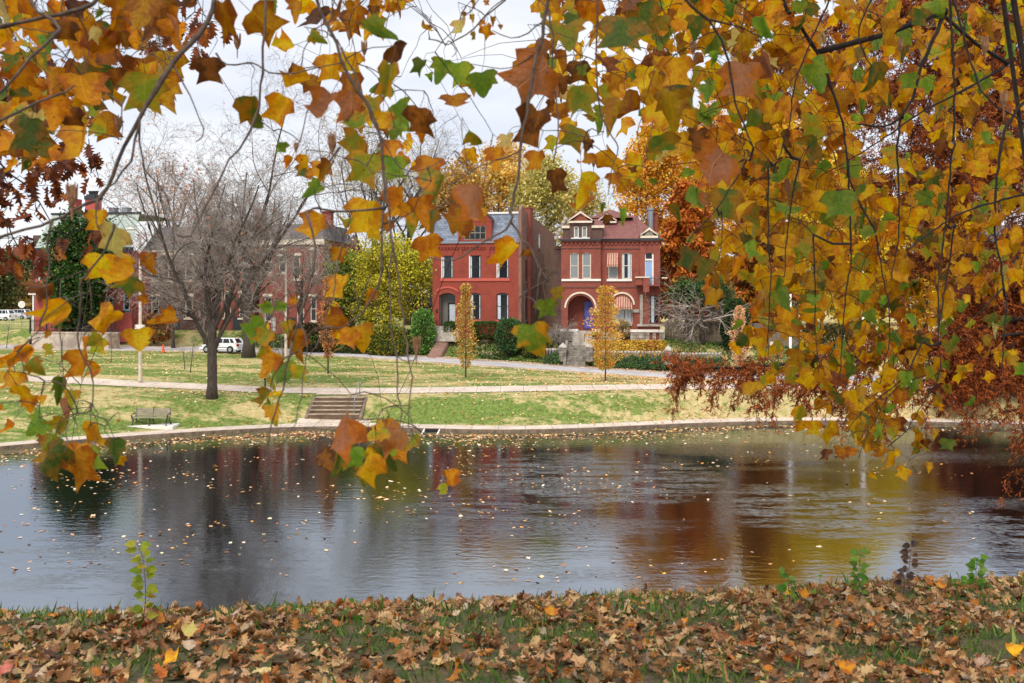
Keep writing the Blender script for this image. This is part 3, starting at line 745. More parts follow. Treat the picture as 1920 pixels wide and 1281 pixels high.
m = MB(); m.box(X2(1192), X2(1205), -1.2, -.183, Z2(535), Z2(522)); m.box(X2(1206), X2(1217), -1.3, -.5, Z2(548), Z2(522)); m.box(X2(1205), X2(1237), -1.25, -.19, Z2(537), Z2(534.6))
bl = m.build('balcony', M['brick_two'], h2)
m = MB(); m.box(X2(1191), X2(1217.5), -1.34, -.183, Z2(521.8), Z2(519.5)); m.build('balcony_coping', M['cream'], bl)
m = MB(); m.box(X2(1240), X2(1250), -1.3, -.2, Z2(523), Z2(520.8)); m.build('balcony_coping', M['cream'], bl)
m = MB()
m.tube([(X2(1217), -1.2, Z2(522)), (X2(1241), -1.2, Z2(522))], .03, 5)
for k in range(9): x = X2(1218.5) + k * .14; m.tube([(x, -1.2, Z2(534)), (x, -1.2, Z2(522))], .018, 4)
m.tube([(X2(1237.5), -1.2, Z2(523)), (X2(1237.5), -1.2, Z2(482))], .035, 5)
m.build('balcony_railing', M['black'], bl)
# string course and corbelled cornice
for bx in ((0, xb1 + .05, BY - .06, BY - .002, Z2(540), Z2(538.4)), (xb1 + .06, xb2, -.06, -.002, Z2(540), Z2(538.4)), (0, xb1 + .05, BY - .06, BY - .002, Z2(466.5), Z2(465)), (xb1 + .06, xb2, -.06, -.002, Z2(467.5), Z2(466))):
    m = MB(); m.box(*bx); m.build('string_course', M['brick_brown'], h2)
m = MB()
for x0, x1, yy in ((0, xb1, BY), (xb1 + .1, xb2, 0), (xb2 + .05, xr, -.18)):
    n = int((x1 - x0) / .42)
    for k in range(n): x = x0 + .08 + k * (x1 - x0 - .1) / n; m.box(x, x + .24, yy - .14, yy - .002, Z2(459), Z2(454.5))
    m.box(x0, x1, yy - .2, yy - .003, Z2(454.3), ze2 - .02)
m.build('cornice', M['brick_two'], h2)
m = MB()
m.box(-.12, xb1 + .1, BY - .36, BY + .1, ze2, ze2 + .2); m.box(xb1 + .11, xb2 + .03, -.34, .1, ze2 + .01, ze2 + .22); m.box(xb2 + .04, xr + .25, -.5, .1, ze2 - .02, ze2 + .2)
m.build('gutter', M['gutter'], h2)
# hipped roof
zr = Z2(398); zp = Z2(383)
xl, xh = X2(1098), X2(1190); xpk = X2(1141)
m = MB()
m.add([(-.3, BY - .1, ze2 + .2), (xr + .2, -.3, ze2 + .2), (xr + .2, D2, ze2 + .2), (-.3, D2, ze2 + .2), (xl, 5.2, zr), (xh, 5.2, zr), (xh - .5, D2 - 3, zr), (xl, D2 - 3, zr)],
      [(0, 1, 5, 4), (1, 2, 6, 5), (2, 3, 7, 6), (3, 0, 4, 7), (4, 5, 6, 7)])
m.add([(xpk - 2.2, 3.6, Z2(403)), (xpk + 2.4, 3.6, Z2(403)), (xpk + 2.4, 9, Z2(403)), (xpk - 2.2, 9, Z2(403)), (xpk, 5.8, zp)], [(0, 1, 4), (1, 2, 4), (2, 3, 4), (3, 0, 4)])
r2 = m.build('roof', M['shingle'], h2)
for tb in ([(xb2 - .1, -.1, ze2 + .3), (xh, 5.2, zr + .03)], [(xb1 + .6, .5, ze2 + .3), (xl + 1.2, 5.2, zr + .03)]):
    m = MB(); m.tube(tb, .08, 5); m.build('hip_tiles', M['shingle'], r2)
m = MB()
for k in range(6):
    m.lathe([(.2, 0), (.23, .1), (.2, .38)], (X2(1042) + k * .16, .6 + k * .35, Z2(448) + k * .42), 8)
m.build('ridge_tiles', M['stone'], r2)
# attic wall and pedimented dormer over the bay
m = MB(); a0, a1 = X2(1056), X2(1130)
z0, z1 = ze2 + .21, Z2(428)
tw = [(X2(1077), X2(1086), Z2(446), Z2(425), 0), (X2(1092), X2(1101.5), Z2(446), Z2(425), 0)]
wall_front(m, a0, X2(1069), z0, z1, BY + .1, [], .2)
wall_front(m, X2(1069), X2(1110), z0, Z2(418), BY - .05, tw, .25)
wall_front(m, X2(1110), a1, z0, z1, BY + .1, [], .2)
m.box(a0, a1, BY + .101, 3, z1 - .1, z1); m.add([(a1, BY + .1, z0), (a1, 3, z0), (a1, 3, z1), (a1, BY + .1, z1)], [(0, 1, 2, 3)]); m.add([(a0, BY + .1, z0), (a0, 3, z0), (a0, 3, z1), (a0, BY + .1, z1)], [(0, 1, 2, 3)])
m.box(X2(1069), X2(1069) + .1, BY - .045, 3, z0, Z2(418)); m.box(X2(1110) - .1, X2(1110), BY - .045, 3, z0, Z2(418))
dm = m.build('attic_wall', M['brick_brown'], h2)
for bx in ((X2(1054.5), X2(1068.8)), (X2(1110.3), a1 + .2)):
    m = MB(); m.box(*bx, BY - .1, BY + .3, z1 + .003, z1 + .25); m.build('attic_cornice', M['cream'], dm)
m = MB(); m.add([(X2(1054), BY - .1, z1 + .26), (a1 + .3, BY - .1, z1 + .26), (xl + 1, 5.1, zr - .05), (xl, 5.1, zr - .05)], [(0, 1, 2, 3)]); m.build('attic_roof', M['shingle'], dm)
for a, b in ((1077, 1086), (1092, 1101.5)):
    window(h2, X2(a), X2(b), Z2(446), Z2(425), BY - .05, 'white', 'paleglass', fw=.09, sash=False)
m = MB(); m.box(X2(1072), X2(1107), BY - .22, BY - .053, Z2(448.5), Z2(446.2)); m.build('sill', M['white'], h2)
def pediment(par, xa, xb, zb_, zt, y, back, band=.2):
    xm = (xa + xb) / 2; q = MB()
    q.prism([(xa, zb_), (xb, zb_), (xm, zt)], y, back); g = q.build('gable', M['brick_two'], par)
    q = MB(); q.box(xa - .12, xb + .12, y - .18, y - .002, zb_ - .02, zb_ + band * .8)
    for s, xe in ((1, xa - .15), (-1, xb + .15)):
        q.hull8([(xe, y - .2, zb_ + band * .8 + .003), (xm, y - .2, zt - .02), (xm, y - .003, zt - .02), (xe, y - .003, zb_ + band * .8 + .003), (xe, y - .2, zb_ + band * 1.6), (xm, y - .2, zt + band), (xm, y - .003, zt + band), (xe, y - .003, zb_ + band * 1.6)])
    q.build('gable_trim', M['cream'], g)
    q = MB()
    for xe in (xa - .2, xb + .2):
        q.hull8([(xe, y - .22, zb_ + .25), (xm, y - .22, zt + band + .01), (xm, back + 1, zt + band + .01), (xe, back + 1, zb_ + .25), (xe, y - .22, zb_ + .32), (xm, y - .22, zt + band + .08), (xm, back + 1, zt + band + .08), (xe, back + 1, zb_ + .32)])
    q.build('gable_roof', M['shingle'], g); return g
pediment(h2, X2(1070), X2(1109.5), Z2(418), Z2(400), BY - .07, 3.6, .22)
g = pediment(h2, X2(1120), X2(1152), Z2(414), Z2(399), 2.9, 5, .2)
q = MB(); arc = arch_pts(X2(1126), X2(1147), Z2(403.5), .55, 10); q.prism([(X2(1126), Z2(412))] + arc + [(X2(1147), Z2(412))], 2.82, 2.895); q.build('lunette', M['glass'], g)
g = pediment(h2, X2(1203), X2(1231), Z2(449) + .1, Z2(432), -.32, 2.5, .26)
q = MB(); arc = arch_pts(X2(1209.5), X2(1225.5), Z2(434.8), .62, 10); q.prism([(X2(1209.5), Z2(444.5))] + arc + [(X2(1225.5), Z2(444.5))], -.4, -.322); q.build('louvre', M['greystone'], g)
m = MB(); m.box(X2(1223), X2(1233), 5, 6, ze2, Z2(394)); m.box(X2(1222), X2(1234), 4.9, 6.1, Z2(394), Z2(392)); ch = m.build('chimney', M['brick_two'], h2)
m = MB(); m.lathe([(.33, Z2(440)), (.33, Z2(389)), (.42, Z2(388)), (.42, Z2(384)), (.2, Z2(383))], (X2(1219), 4.7, 0), 10); m.build('flue', M['metal'], ch)
m = MB(); m.box(X2(1068), X2(1075), 5, 6, ze2, Z2(393)); m.box(X2(1067), X2(1076), 4.9, 6.1, Z2(393), Z2(391)); ch = m.build('chimney', M['brick_two'], h2)
m = MB(); m.box(X2(1068.5), X2(1080), 4.4, 4.98, Z2(404), Z2(401)); m.build('flashing', M['white'], ch)
# limestone base
for bx in ((X2(1170), X2(1245), -.42, -.186, Z2(622.5), Z2(617.5)), (X2(1052), X2(1085.5), BY - .4, BY - .004, Z2(622), Z2(617)), (X2(1111), X2(1126), BY - .4, BY - .004, Z2(622), Z2(617))):
    m = MB(); m.box(*bx); m.build('base_course', M['white'], h2)
rr = random.Random(3)
for x0, x1, yy in ((1052, 1077, BY - .3), (1182, 1218, -.3), (1223, 1230, -.3), (1235, 1246, -.3), (1127, 1168, -.3)):
    m = MB()
    for k in range(3):
        xa = X2(x0)
        while xa < X2(x1) - .05:
            xe = min(X2(x1), xa + rr.uniform(.5, .95)); za = Z2(639.5) + k * .31; e = rr.uniform(0, .06)
            m.hull8([(xa, yy, za), (xe - .03, yy, za), (xe - .03, yy + .11, za), (xa, yy + .11, za), (xa, yy - e, za + .28), (xe - .03, yy - e, za + .28), (xe - .03, yy + .11, za + .28), (xa, yy + .11, za + .28)]); xa = xe
    m.build('base_stonework', M['stone'], h2)
m = MB(); m.box(X2(1167), X2(1182), -.12, -.01, Z2(636), Z2(624)); m.build('basement_window', M['gutter'], h2)
st = MB()
for k in range(6): st.box(X2(1077), X2(1112) + (.3 if k > 3 else 0), BY - .5 - .3 * k, BY - .2 - .3 * k - .003, 3.2, Z2(620) - .19 * k)
s_ = tag(st.build('doorsteps', M['stone']), 'broad white stone steps up to the violet blue door', 'steps'); s_.location = h2.location; s_.rotation_euler = h2.rotation_euler
rl = MB(); rl.tube([(X2(1099), -2.4, Z2(641)), (X2(1099), -2.4, Z2(628)), (X2(1103), -1.2, Z2(624)), (X2(1103), -1.2, Z2(634))], .03, 5)
rl = tag(rl.build('handrail', M['black']), 'short black handrail on the white steps of the arched house', 'handrail'); rl.location = h2.location; rl.rotation_euler = h2.rotation_euler

# ---- pinkish red building with pale green mansard, far left
SA = 16.7; YA = 112.0
def XA(px): return (px - 66) / SA
def ZA(py): return 8 - (py - HY) / SA
ha = empty('brick_building', (at(66, 560, YA).x, YA, 0), math.radians(-9), 'pink red painted brick building with pale green mansard roof and two chimneys', 'building')
za0, zae = 3.2, ZA(471); WA = XA(262)
m = MB(); ops = [(XA(71), XA(76), ZA(526), ZA(480), 0), (XA(213), XA(224), ZA(578), ZA(556), 0), (XA(244), XA(257.5), ZA(582), ZA(550), 0), (XA(150), XA(164), ZA(582), ZA(550), 0), (XA(100), XA(114), ZA(582), ZA(550), 0), (XA(243), XA(256), ZA(526), ZA(484), 0), (XA(205), XA(218), ZA(526), ZA(484), 0), (XA(150), XA(164), ZA(526), ZA(484), 0)]
wall_front(m, 0, WA, za0, zae, 0, ops, .25)
m.add([(0, 0, za0), (0, 12, za0), (0, 12, zae), (0, 0, zae)], [(0, 1, 2, 3)]); m.add([(WA, 0, za0), (WA, 12, za0), (WA, 12, zae), (WA, 0, zae)], [(0, 1, 2, 3)])
m.build('wall', M['brick_pink'], ha)
for i, o_ in enumerate(ops): window(ha, *o_[:4], 0, 'bluetrim', 'glass', fw=.14, sill='black' if i else None)
m = MB(); m.box(XA(51), -.003, .9, 9, za0, ZA(440)); m.build('side_wing', M['brick_brown'], ha)
m = MB(); m.box(XA(60), XA(62.5), .55, .88, za0, ZA(547)); m.box(XA(63), XA(66), .7, .88, ZA(592), ZA(560)); m.build('doorway', M['gutter'], ha)
m = MB(); m.box(-.3, WA + .2, -.45, -.003, zae - .12, zae + .35); m.build('cornice', M['gutter'], ha)
m = MB(); zt = ZA(401)
m.add([(0, -.1, zae + .36), (WA, -.1, zae + .36), (WA - .0, 1.6, zt), (1.0, 1.6, zt), (1.0, 12, zt), (WA, 12, zt), (0, 12, zae)], [(0, 1, 2, 3), (3, 2, 5, 4), (0, 3, 4, 6)])
ra = m.build('roof', M['palemansard'], ha)
m = MB(); m.box(.9, WA + .1, 1.5, 1.8, zt + .003, zt + .22); m.build('roof_edging', M['gutter'], ra)
m = MB(); m.box(XA(120), XA(134), 1.4, 2.6, ZA(440), ZA(371)); m.build('chimney', M['brick_pink'], ha)
m = MB(); m.box(XA(153), XA(173), 1.4, 2.8, ZA(440), ZA(373)); c = m.build('chimney', M['brick_pink'], ha)
m = MB(); m.box(XA(152), XA(174), 1.3, 2.9, ZA(373) + .003, ZA(366)); m.box(XA(154.5), XA(171.5), 1.5, 2.7, ZA(366), ZA(363))
for px in (157, 163, 169): m.lathe([(.16, ZA(363)), (.2, ZA(359)), (.28, ZA(356))], (XA(px), 2.1, 0), 8)
m.build('chimney_cap', M['gutter'], c)
for px in (190, 217): 
    m = MB(); m.box(XA(px - 5), XA(px + 6), 3, 4, zt, ZA(388)); m.box(XA(px - 5.6), XA(px + 6.6), 2.95, 4.05, ZA(388) + .003, ZA(386)); m.build('cooling_unit', M['metal'], ha)
m = MB(); m.tube([(XA(209), 3, zt), (XA(209), 3, ZA(373))], .04, 5); m.build('aerial', M['metal'], ha)
m = MB(); m.box(XA(74), XA(77), -1.2, -.95, za0, ZA(553)); m.box(XA(67), XA(82), -1.3, -.5, ZA(553), ZA(547.5)); pp = m.build('porch_post', M['white'], ha)
m = MB(); m.box(XA(68), XA(81), -1.4, -.4, ZA(547.4), ZA(539)); m.build('porch_roof', M['gutter'], pp)

# ---- brick terraces half hidden by bare branches
def terrace(px0, px1, Y, yb, ye, yr, rot, wins, mat, roofmat, label, trim='cream', gable=False):
    sc = F / Y; X = lambda p: (p - px0) / sc; Z = lambda p: 8 - (p - HY) / sc
    e = empty('brick_house', (at(px0, 560, Y).x, Y, 0), math.radians(rot), label, 'house')
    w = X(px1); m = MB(); ops = [(X(a), X(b), Z(d), Z(c), 0) for a, b, c, d in wins]
    wall_front(m, 0, w, Z(yb), Z(ye), 0, ops, .22); m.add([(0, 0, Z(yb)), (0, 11, Z(yb)), (0, 11, Z(ye)), (0, 0, Z(ye))], [(0, 1, 2, 3)]); m.add([(w, 0, Z(yb)), (w, 11, Z(yb)), (w, 11, Z(ye)), (w, 0, Z(ye))], [(0, 1, 2, 3)])
    m.build('wall', M[mat], e)
    for o_ in ops:
        window(e, *o_[:4], 0, trim, 'glass', fw=.11, sill=trim)
        q = MB(); q.box(o_[0] - .15, o_[1] + .15, -.09, -.003, o_[3] + .003, o_[3] + .28); q.build('lintel', M[trim], e)
    m = MB(); m.box(-.15, w + .15, -.3, -.003, Z(ye) - .45, Z(ye) + .12); m.build('cornice', M[trim], e)
    m = MB(); zr = Z(yr)
    if gable: m.prism([(-.3, Z(ye)), (w + .3, Z(ye)), (w / 2, zr)], -.3, 11)
    else: m.add([(0, -.2, Z(ye) + .13), (w, -.2, Z(ye) + .13), (w - .8, 2.2, zr), (.8, 2.2, zr), (.8, 10, zr), (w - .8, 10, zr), (0, 11, Z(ye)), (w, 11, Z(ye))], [(0, 1, 2, 3), (3, 2, 5, 4), (0, 3, 4, 6), (1, 7, 5, 2), (6, 4, 5, 7)])
    m.build('roof', M[roofmat], e)
    m = MB(); m.box(w - 1.6, w - .6, 4, 5, Z(ye), zr + 1.4); m.box(w - 1.7, w - .5, 3.9, 5.1, zr + 1.4, zr + 1.55); m.build('chimney', M[mat], e)
    m = MB(); m.box(X(px1) * .42, X(px1) * .42 + 1.1, -.05, -.004, Z(yb), Z(yb) + 2.6); m.build('door', M['gutter'], e)
    return e
terrace(486, 612, 109, 640, 452, 418, -9, [(496, 510, 470, 512), (524, 538, 470, 512), (552, 566, 480, 524), (586, 598, 470, 512), (496, 510, 556, 602), (560, 574, 560, 610), (586, 598, 556, 602)], 'brick_two', 'greyshingle', 'dark brick house with pale window trim, behind bare branches beside yellow tree', 'cream')
terrace(268, 400, 114, 632, 472, 424, -9, [(284, 300, 484, 526), (318, 334, 484, 526), (352, 368, 484, 526), (284, 300, 556, 596), (352, 368, 556, 596)], 'brick_brown', 'greyshingle', 'brown brick house with grey roof next to the pink red building', 'cream')
terrace(408, 480, 113, 636, 455, 412, -9, [(420, 434, 462, 506), (450, 464, 462, 506), (420, 434, 550, 596), (450, 464, 550, 596)], 'brick_two', 'greyshingle', 'narrow brown gabled house behind the big bare tree', 'cream', True)
eb = terrace(1846, 1990, 106, 690, 470, 420, -9, [(1866, 1880, 488, 535), (1900, 1914, 488, 535), (1940, 1954, 488, 535), (1900, 1912, 600, 640)], 'brick_mauve', 'greyshingle', 'mauve brick building at the right edge behind rusty branches', 'white')
# small brick shed with green roof, between yellow tree and slate roofed house
sh = empty('shed', (at(776, 560, 106).x, 106, 0), math.radians(-9), 'little dark brick shed with green roof beside the slate roofed house', 'shed')
m = MB(); m.prism([(0, 3.5), (1.9, 3.5), (1.9, 7.2), (.9, 8.4), (0, 7.2)], 0, 3); m.build('wall', M['brick_brown'], sh)
m = MB(); m.hull8([(.85, -.3, 8.5), (2.15, -.3, 6.9), (2.15, 3.3, 6.9), (.85, 3.3, 8.5), (.85, -.3, 8.65), (2.15, -.3, 7.05), (2.15, 3.3, 7.05), (.85, 3.3, 8.65)]); m.hull8([(-.25, -.3, 7.1), (.84, -.3, 8.5), (.84, 3.3, 8.5), (-.25, 3.3, 7.1), (-.25, -.3, 7.25), (.84, -.3, 8.65), (.84, 3.3, 8.65), (-.25, 3.3, 7.25)]); m.build('roof', M['greenroof'], sh)
m = MB(); m.box(.6, 1.3, -.06, -.003, 3.8, 5.9); m.build('door', M['black'], sh)
# ------------------------------------------------------------------ park furniture, street things
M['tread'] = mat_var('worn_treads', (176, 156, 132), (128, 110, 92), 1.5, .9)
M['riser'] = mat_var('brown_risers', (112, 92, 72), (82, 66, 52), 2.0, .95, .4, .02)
def bench(g):
    e = empty('park_bench', g, math.radians(-2), 'slatted park bench with black iron supports beside the pond path', 'bench')
    w = 1.08
    m = MB()
    for k in range(4): m.box(-w, w, -.28 + k * .125, -.28 + k * .125 + .1, .43, .465)
    m.build('seat', M['wood_grey'], e, bevel=.006)
    m = MB()
    for k in range(6):
        z = .52 + k * .075; y = .24 + k * .016; m.hull8([(-w, y, z), (w, y, z), (w, y + .03, z + .004), (-w, y + .03, z + .004), (-w, y + .014, z + .058), (w, y + .014, z + .058), (w, y + .044, z + .06), (-w, y + .044, z + .06)])
    m.build('backrest', M['wood_grey'], e)
    for x in (-w + .06, 0, w - .06):
        m = MB(); m.tube([(x, -.36, 0), (x, -.27, .2), (x, -.29, .42)], .03, 6); m.tube([(x, .4, 0), (x, .27, .22), (x, .25, .42), (x, .36, .98)], .03, 6); m.tube([(x, -.29, .41), (x, .26, .41)], .03, 6)
        m.tube([(x, -.27, .2), (x, -.1, .3), (x, .1, .3), (x, .27, .22)], .02, 5); m.box(x - .05, x + .05, -.42, -.3, 0, .03); m.box(x - .05, x + .05, .34, .46, 0, .03)
        m.build('leg', M['black'], e)
    for x in (-w + .0, w - .0):
        m = MB(); m.tube([(x, .3, .66), (x, .05, .67), (x, -.2, .66), (x, -.32, .6), (x, -.33, .5), (x, -.24, .46), (x, -.2, .54)], .026, 6); m.tube([(x, -.28, .44), (x, -.3, .6)], .022, 6); m.build('armrest', M['black'], e)
    return e
g = ground_at(280, 803); g.y += .35; g.z = ht(g.x, g.y) + .06
bench(g)
m = MB(); m.box(-1.45, 1.45, -.55, .75, -.2, .055); o = m.build('bench_pad', M['white']); o.location = (g.x, g.y, g.z - .06); tag(o, kind='structure')

# steps up the bank
gx0, gx1 = at(578, 0, 63).x, at(672, 0, 63).x
y0s, zst = 63.0, .47
cs = empty('park_steps', (gx0, y0s, zst), 0, 'flight of brown concrete steps rising from pond path to upper path', 'steps')
wst = gx1 - gx0
for k in range(5):
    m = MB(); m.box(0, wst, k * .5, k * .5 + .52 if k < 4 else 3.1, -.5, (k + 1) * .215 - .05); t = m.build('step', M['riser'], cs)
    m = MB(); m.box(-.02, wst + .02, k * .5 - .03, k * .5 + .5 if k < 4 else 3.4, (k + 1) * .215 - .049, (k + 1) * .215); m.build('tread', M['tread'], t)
for x in (-.22, wst + .02):
    m = MB(); m.prism([(0, 0), (1, 0), (1, 1), (0, 1)], 0, 1); m.v = []; m.f = []
    m.hull8([(x, -.05, -.5), (x + .2, -.05, -.5), (x + .2, 2.5, -.5), (x, 2.5, -.5), (x, -.05, .06), (x + .2, -.05, .06), (x + .2, 2.5, 1.06), (x, 2.5, 1.06)]); m.build('side_kerb', M['darkconc'], cs)
m = MB(); xh = wst - .28
m.tube([(xh, .1, .1), (xh, .1, 1.05), (xh - .02, 1.0, 1.55), (xh - .06, 2.6, 2.05), (xh - .06, 2.75, 1.9), (xh - .06, 2.75, 1.05)], .03, 7); m.build('handrail', M['metal'], cs)
sheet('step_apron', M['path'], (gx0 - .6, gx1 + .9), lambda x: Yk(x) + 2.1, lambda x: 63.0, 4, .045, step=.35)
sheet('step_landing', M['path'], (gx0 - .2, gx1 + .4), lambda x: 66.3, lambda x: 67.9, 4, .05, step=.35)
# drain grate on the kerb
g = at(809, 806, 58.6)
e = empty('drain_grate', (g.x, float(Yk(g.x)) - .03, .1), 0, 'small dark drain grate with pale bars set in the pond kerb', 'drain')
m = MB(); m.box(-.42, .42, -.04, .0, -.12, .14); m.build('grate', M['black'], e)
for x in (-.5, .42): m = MB(); m.hull8([(x - .12, -.5, -.12), (x - .04, -.5, -.12), (x + .06, -.0, -.12), (x, -.0, -.12), (x - .12, -.5, -.06), (x - .04, -.5, -.06), (x + .06, -.0, .16), (x, -.0, .16)]); m.build('bar', M['white'], e)

def pole(name, g, hgt, r, mat, label, cat, lamp=False, boxz=None):
    e = empty(name, g, 0, label, cat)
    m = MB(); m.lathe([(r * 1.5, 0), (r * 1.4, .3), (r, .5), (r * .6, hgt)], (0, 0, -.1), 10); m.build('pole', M[mat], e, smooth=True)
    if lamp:
        m = MB(); m.tube([(0, 0, hgt - .15), (-.2, -.3, hgt + .1), (-.35, -.8, hgt + .15)], .05, 6); m.build('arm', M[mat], e)
        m = MB(); m.lathe([(.05, .1), (.2, .06), (.32, -.02), (.3, -.08), (.1, -.12)], (-.35, -1.0, hgt + .12), 12); m.build('lamp_head', M['white'], e)
    if boxz: m = MB(); m.box(-.3, .3, -.22, .12, boxz, boxz + .3); m.build('box', M['white'], e)
    return e
g = ground_at(263, 718); pole('street_lamp', g, 8 + (560 - 434) * g.y / F - g.z, .13, 'concrete', 'tall pale concrete street lamp on the upper path, left of the big bare tree', 'street lamp', True, 8 + (560 - 617) * g.y / F - g.z)
g = at(536, 0, 93.6); g.z = ht(g.x, g.y); pole('street_lamp', g, 8 + (560 - 482) * g.y / F - g.z, .14, 'concrete', 'pale street lamp pole by the road, seen through twigs left of the yellow tree', 'street lamp', True)
g = at(1482, 0, 88); g.z = ht(g.x, g.y); pole('utility_pole', g, 8 + (560 - 500) * 88 / F - g.z, .14, 'white', 'white pole across the road, partly hidden by gold leaves', 'pole')
g = ground_at(1619, 712); pole('utility_pole', g, 8 + (560 - 470) * g.y / F - g.z, .14, 'white', 'white pole on the near side of the road behind hanging gold leaves', 'pole')
# signs
g = at(513, 0, 96); g.z = ht(g.x, g.y)
e = empty('parking_sign', g, 0, 'narrow blank white sign on a thin post by the road under the bare tree', 'sign')
m = MB(); m.tube([(0, 0, -.1), (0, 0, 4.0)], .035, 6); m.build('post', M['metal'], e)
zt = 8 + (560 - 595) * 96 / F - g.z
m = MB(); m.box(-.2, .2, -.06, -.036, zt - .95, zt); m.lathe([(.2, 0), (.2, .02)], (0, -.06, zt - 1.18), 12, 'y'); m.build('panel', M['white'], e)
g = at(41, 0, 126); g.z = ht(g.x, g.y)
e = empty('stop_sign', g, 0, 'pale back of an octagonal stop sign near parked cars at far left', 'sign')
zc = 8 + (560 - 571) * 126 / F - g.z
m = MB(); m.tube([(0, 0, -.1), (0, 0, zc + .4)], .045, 6); m.build('post', M['metal'], e)
m = MB(); m.prism([(.47 * math.cos(PI / 8 + k * PI / 4), zc + .47 * math.sin(PI / 8 + k * PI / 4)) for k in range(8)], -.07, -.05); m.build('plate', M['white'], e)
g = at(1450, 0, 86); g.z = ht(g.x, g.y)
e = empty('yard_sign', g, .2, 'small cream yard sign with a dark ring mark behind gold leaves', 'sign')
zc = 8 + (560 - 646) * 86 / F - g.z
m = MB(); m.tube([(-.2, 0, -.1), (-.2, 0, zc)], .02, 5); m.tube([(.2, 0, -.1), (.2, 0, zc)], .02, 5); m.build('stake', M['metal'], e)
m = MB(); m.box(-.33, .33, -.05, -.024, zc - .24, zc + .24); p_ = m.build('panel', M['cream'], e)
m = MB(); n = 16
for k in range(n):
    a, b = 2 * PI * k / n, 2 * PI * (k + 1) / n
    m.hull8([(.06 + .06 * math.cos(a), -.056, zc + .06 * math.sin(a)), (.06 + .06 * math.cos(b), -.056, zc + .06 * math.sin(b)), (.06 + .06 * math.cos(b), -.052, zc + .06 * math.sin(b)), (.06 + .06 * math.cos(a), -.052, zc + .06 * math.sin(a)),
             (.06 + .12 * math.cos(a), -.056, zc + .12 * math.sin(a)), (.06 + .12 * math.cos(b), -.056, zc + .12 * math.sin(b)), (.06 + .12 * math.cos(b), -.052, zc + .12 * math.sin(b)), (.06 + .12 * math.cos(a), -.052, zc + .12 * math.sin(a))])
m.build('ring_mark', M['black'], p_)
# hydrant
g = at(57, 0, 113); g.z = ht(g.x, g.y)
e = empty('fire_hydrant', g, 0, 'dark fire hydrant with white cap at the far left corner', 'hydrant')
m = MB(); m.lathe([(.2, 0), (.2, .06), (.14, .08), (.14, .55), (.18, .57), (.18, .62)], (0, 0, 0), 12); m.lathe([(.06, -.24), (.06, .24)], (0, 0, .42), 8, 'y'); m.build('barrel', M['black'], e)
m = MB(); m.lathe([(.18, .621), (.15, .75), (.06, .83), (.05, .9)], (0, 0, 0), 12); m.build('cap', M['white'], e)
# traffic cone
g = at(306, 0, 97.2); g.z = ht(g.x, g.y)
e = empty('traffic_cone', g, 0, 'small orange traffic cone standing at the road edge', 'cone')
m = MB(); m.lathe([(.17, .05), (.05, .85), (.04, .88)], (0, 0, 0), 14); m.build('cone_body', M['orange'], e)
m = MB(); m.box(-.24, .24, -.24, .24, 0, .05); m.build('foot', M['black'], e)
g = ground_at(497, 733); m = MB(); m.lathe([(.05, -.1), (.05, .75), (.09, .76), (.09, .86), (.03, .9)], (0, 0, 0), 10); o = tag(m.build('bollard', M['black']), 'short black post at the edge of the upper path', 'bollard'); o.location = g
# retaining wall, iron fence
ym = 106.2
e = empty('retaining_wall', (at(60, 0, ym).x, ym, 2.4), math.radians(-9), 'long low concrete retaining wall below the pink red building', 'wall')
L = (230 - 60) / F * ym * 1.02; zt = 8 - (625 - 560) / F * ym - 2.4
m = MB(); m.box(0, L, 0, .4, -.6, zt); m.build('wall', M['concrete'], e)
m = MB(); m.box(-.08, L + .08, -.07, .47, zt + .003, zt + .16); m.build('coping', M['concrete'], e)
m = MB(); m.box(L - 1.0, L + .1, -.06, -.003, -.6, zt); m.build('end_block', M['darkconc'], e)
e2 = empty('iron_fence', (at(54, 0, ym + 1).x, ym + 1.2, 2.4 + zt), math.radians(-9), 'black iron picket fence on top of the concrete retaining wall', 'fence')
m = MB(); Lf = L * 1.0
for z in (.25, 1.25): m.box(0, Lf, -.025, .025, z, z + .05)
m.build('rail', M['black'], e2)
m = MB()
for k in range(int(Lf / .16)): x = k * .16; m.box(x, x + .035, -.06, -.028, 0, 1.45)
m.build('pickets', M['black'], e2)
for k in range(6):
    x = k * Lf / 5; m = MB(); m.box(x - .05, x + .05, .03, .13, -.1, 1.6); m.lathe([(.02, 1.6), (.08, 1.66), (.02, 1.76)], (x, .08, 0), 8); m.build('post', M['black'], e2)

# board fence right of the arched house
yf = 100.8
e = empty('board_fence', (at(1247, 0, yf).x, yf, ht(at(1247, 0, yf).x, yf)), math.radians(-8), 'weathered grey board fence beside the arched brick house', 'fence')
rr = random.Random(5); m = MB(); x = 0; zt = 8 - (603 - 560) / F * yf - e.location.z
while x < 13:
    w = rr.uniform(.13, .16); zz = zt + rr.uniform(-.05, .05) - x * .02; m.prism([(x, -1.2), (x + w - .012, -1.2), (x + w - .012, zz), (x + w * .5, zz + .06), (x, zz)], 0, .03); x += w
m.build('boards', M['fencewood'], e)
m = MB()
for z in (.4, 1.5): m.box(0, 13, .033, .1, z, z + .09)
m.build('rail', M['fencewood'], e)

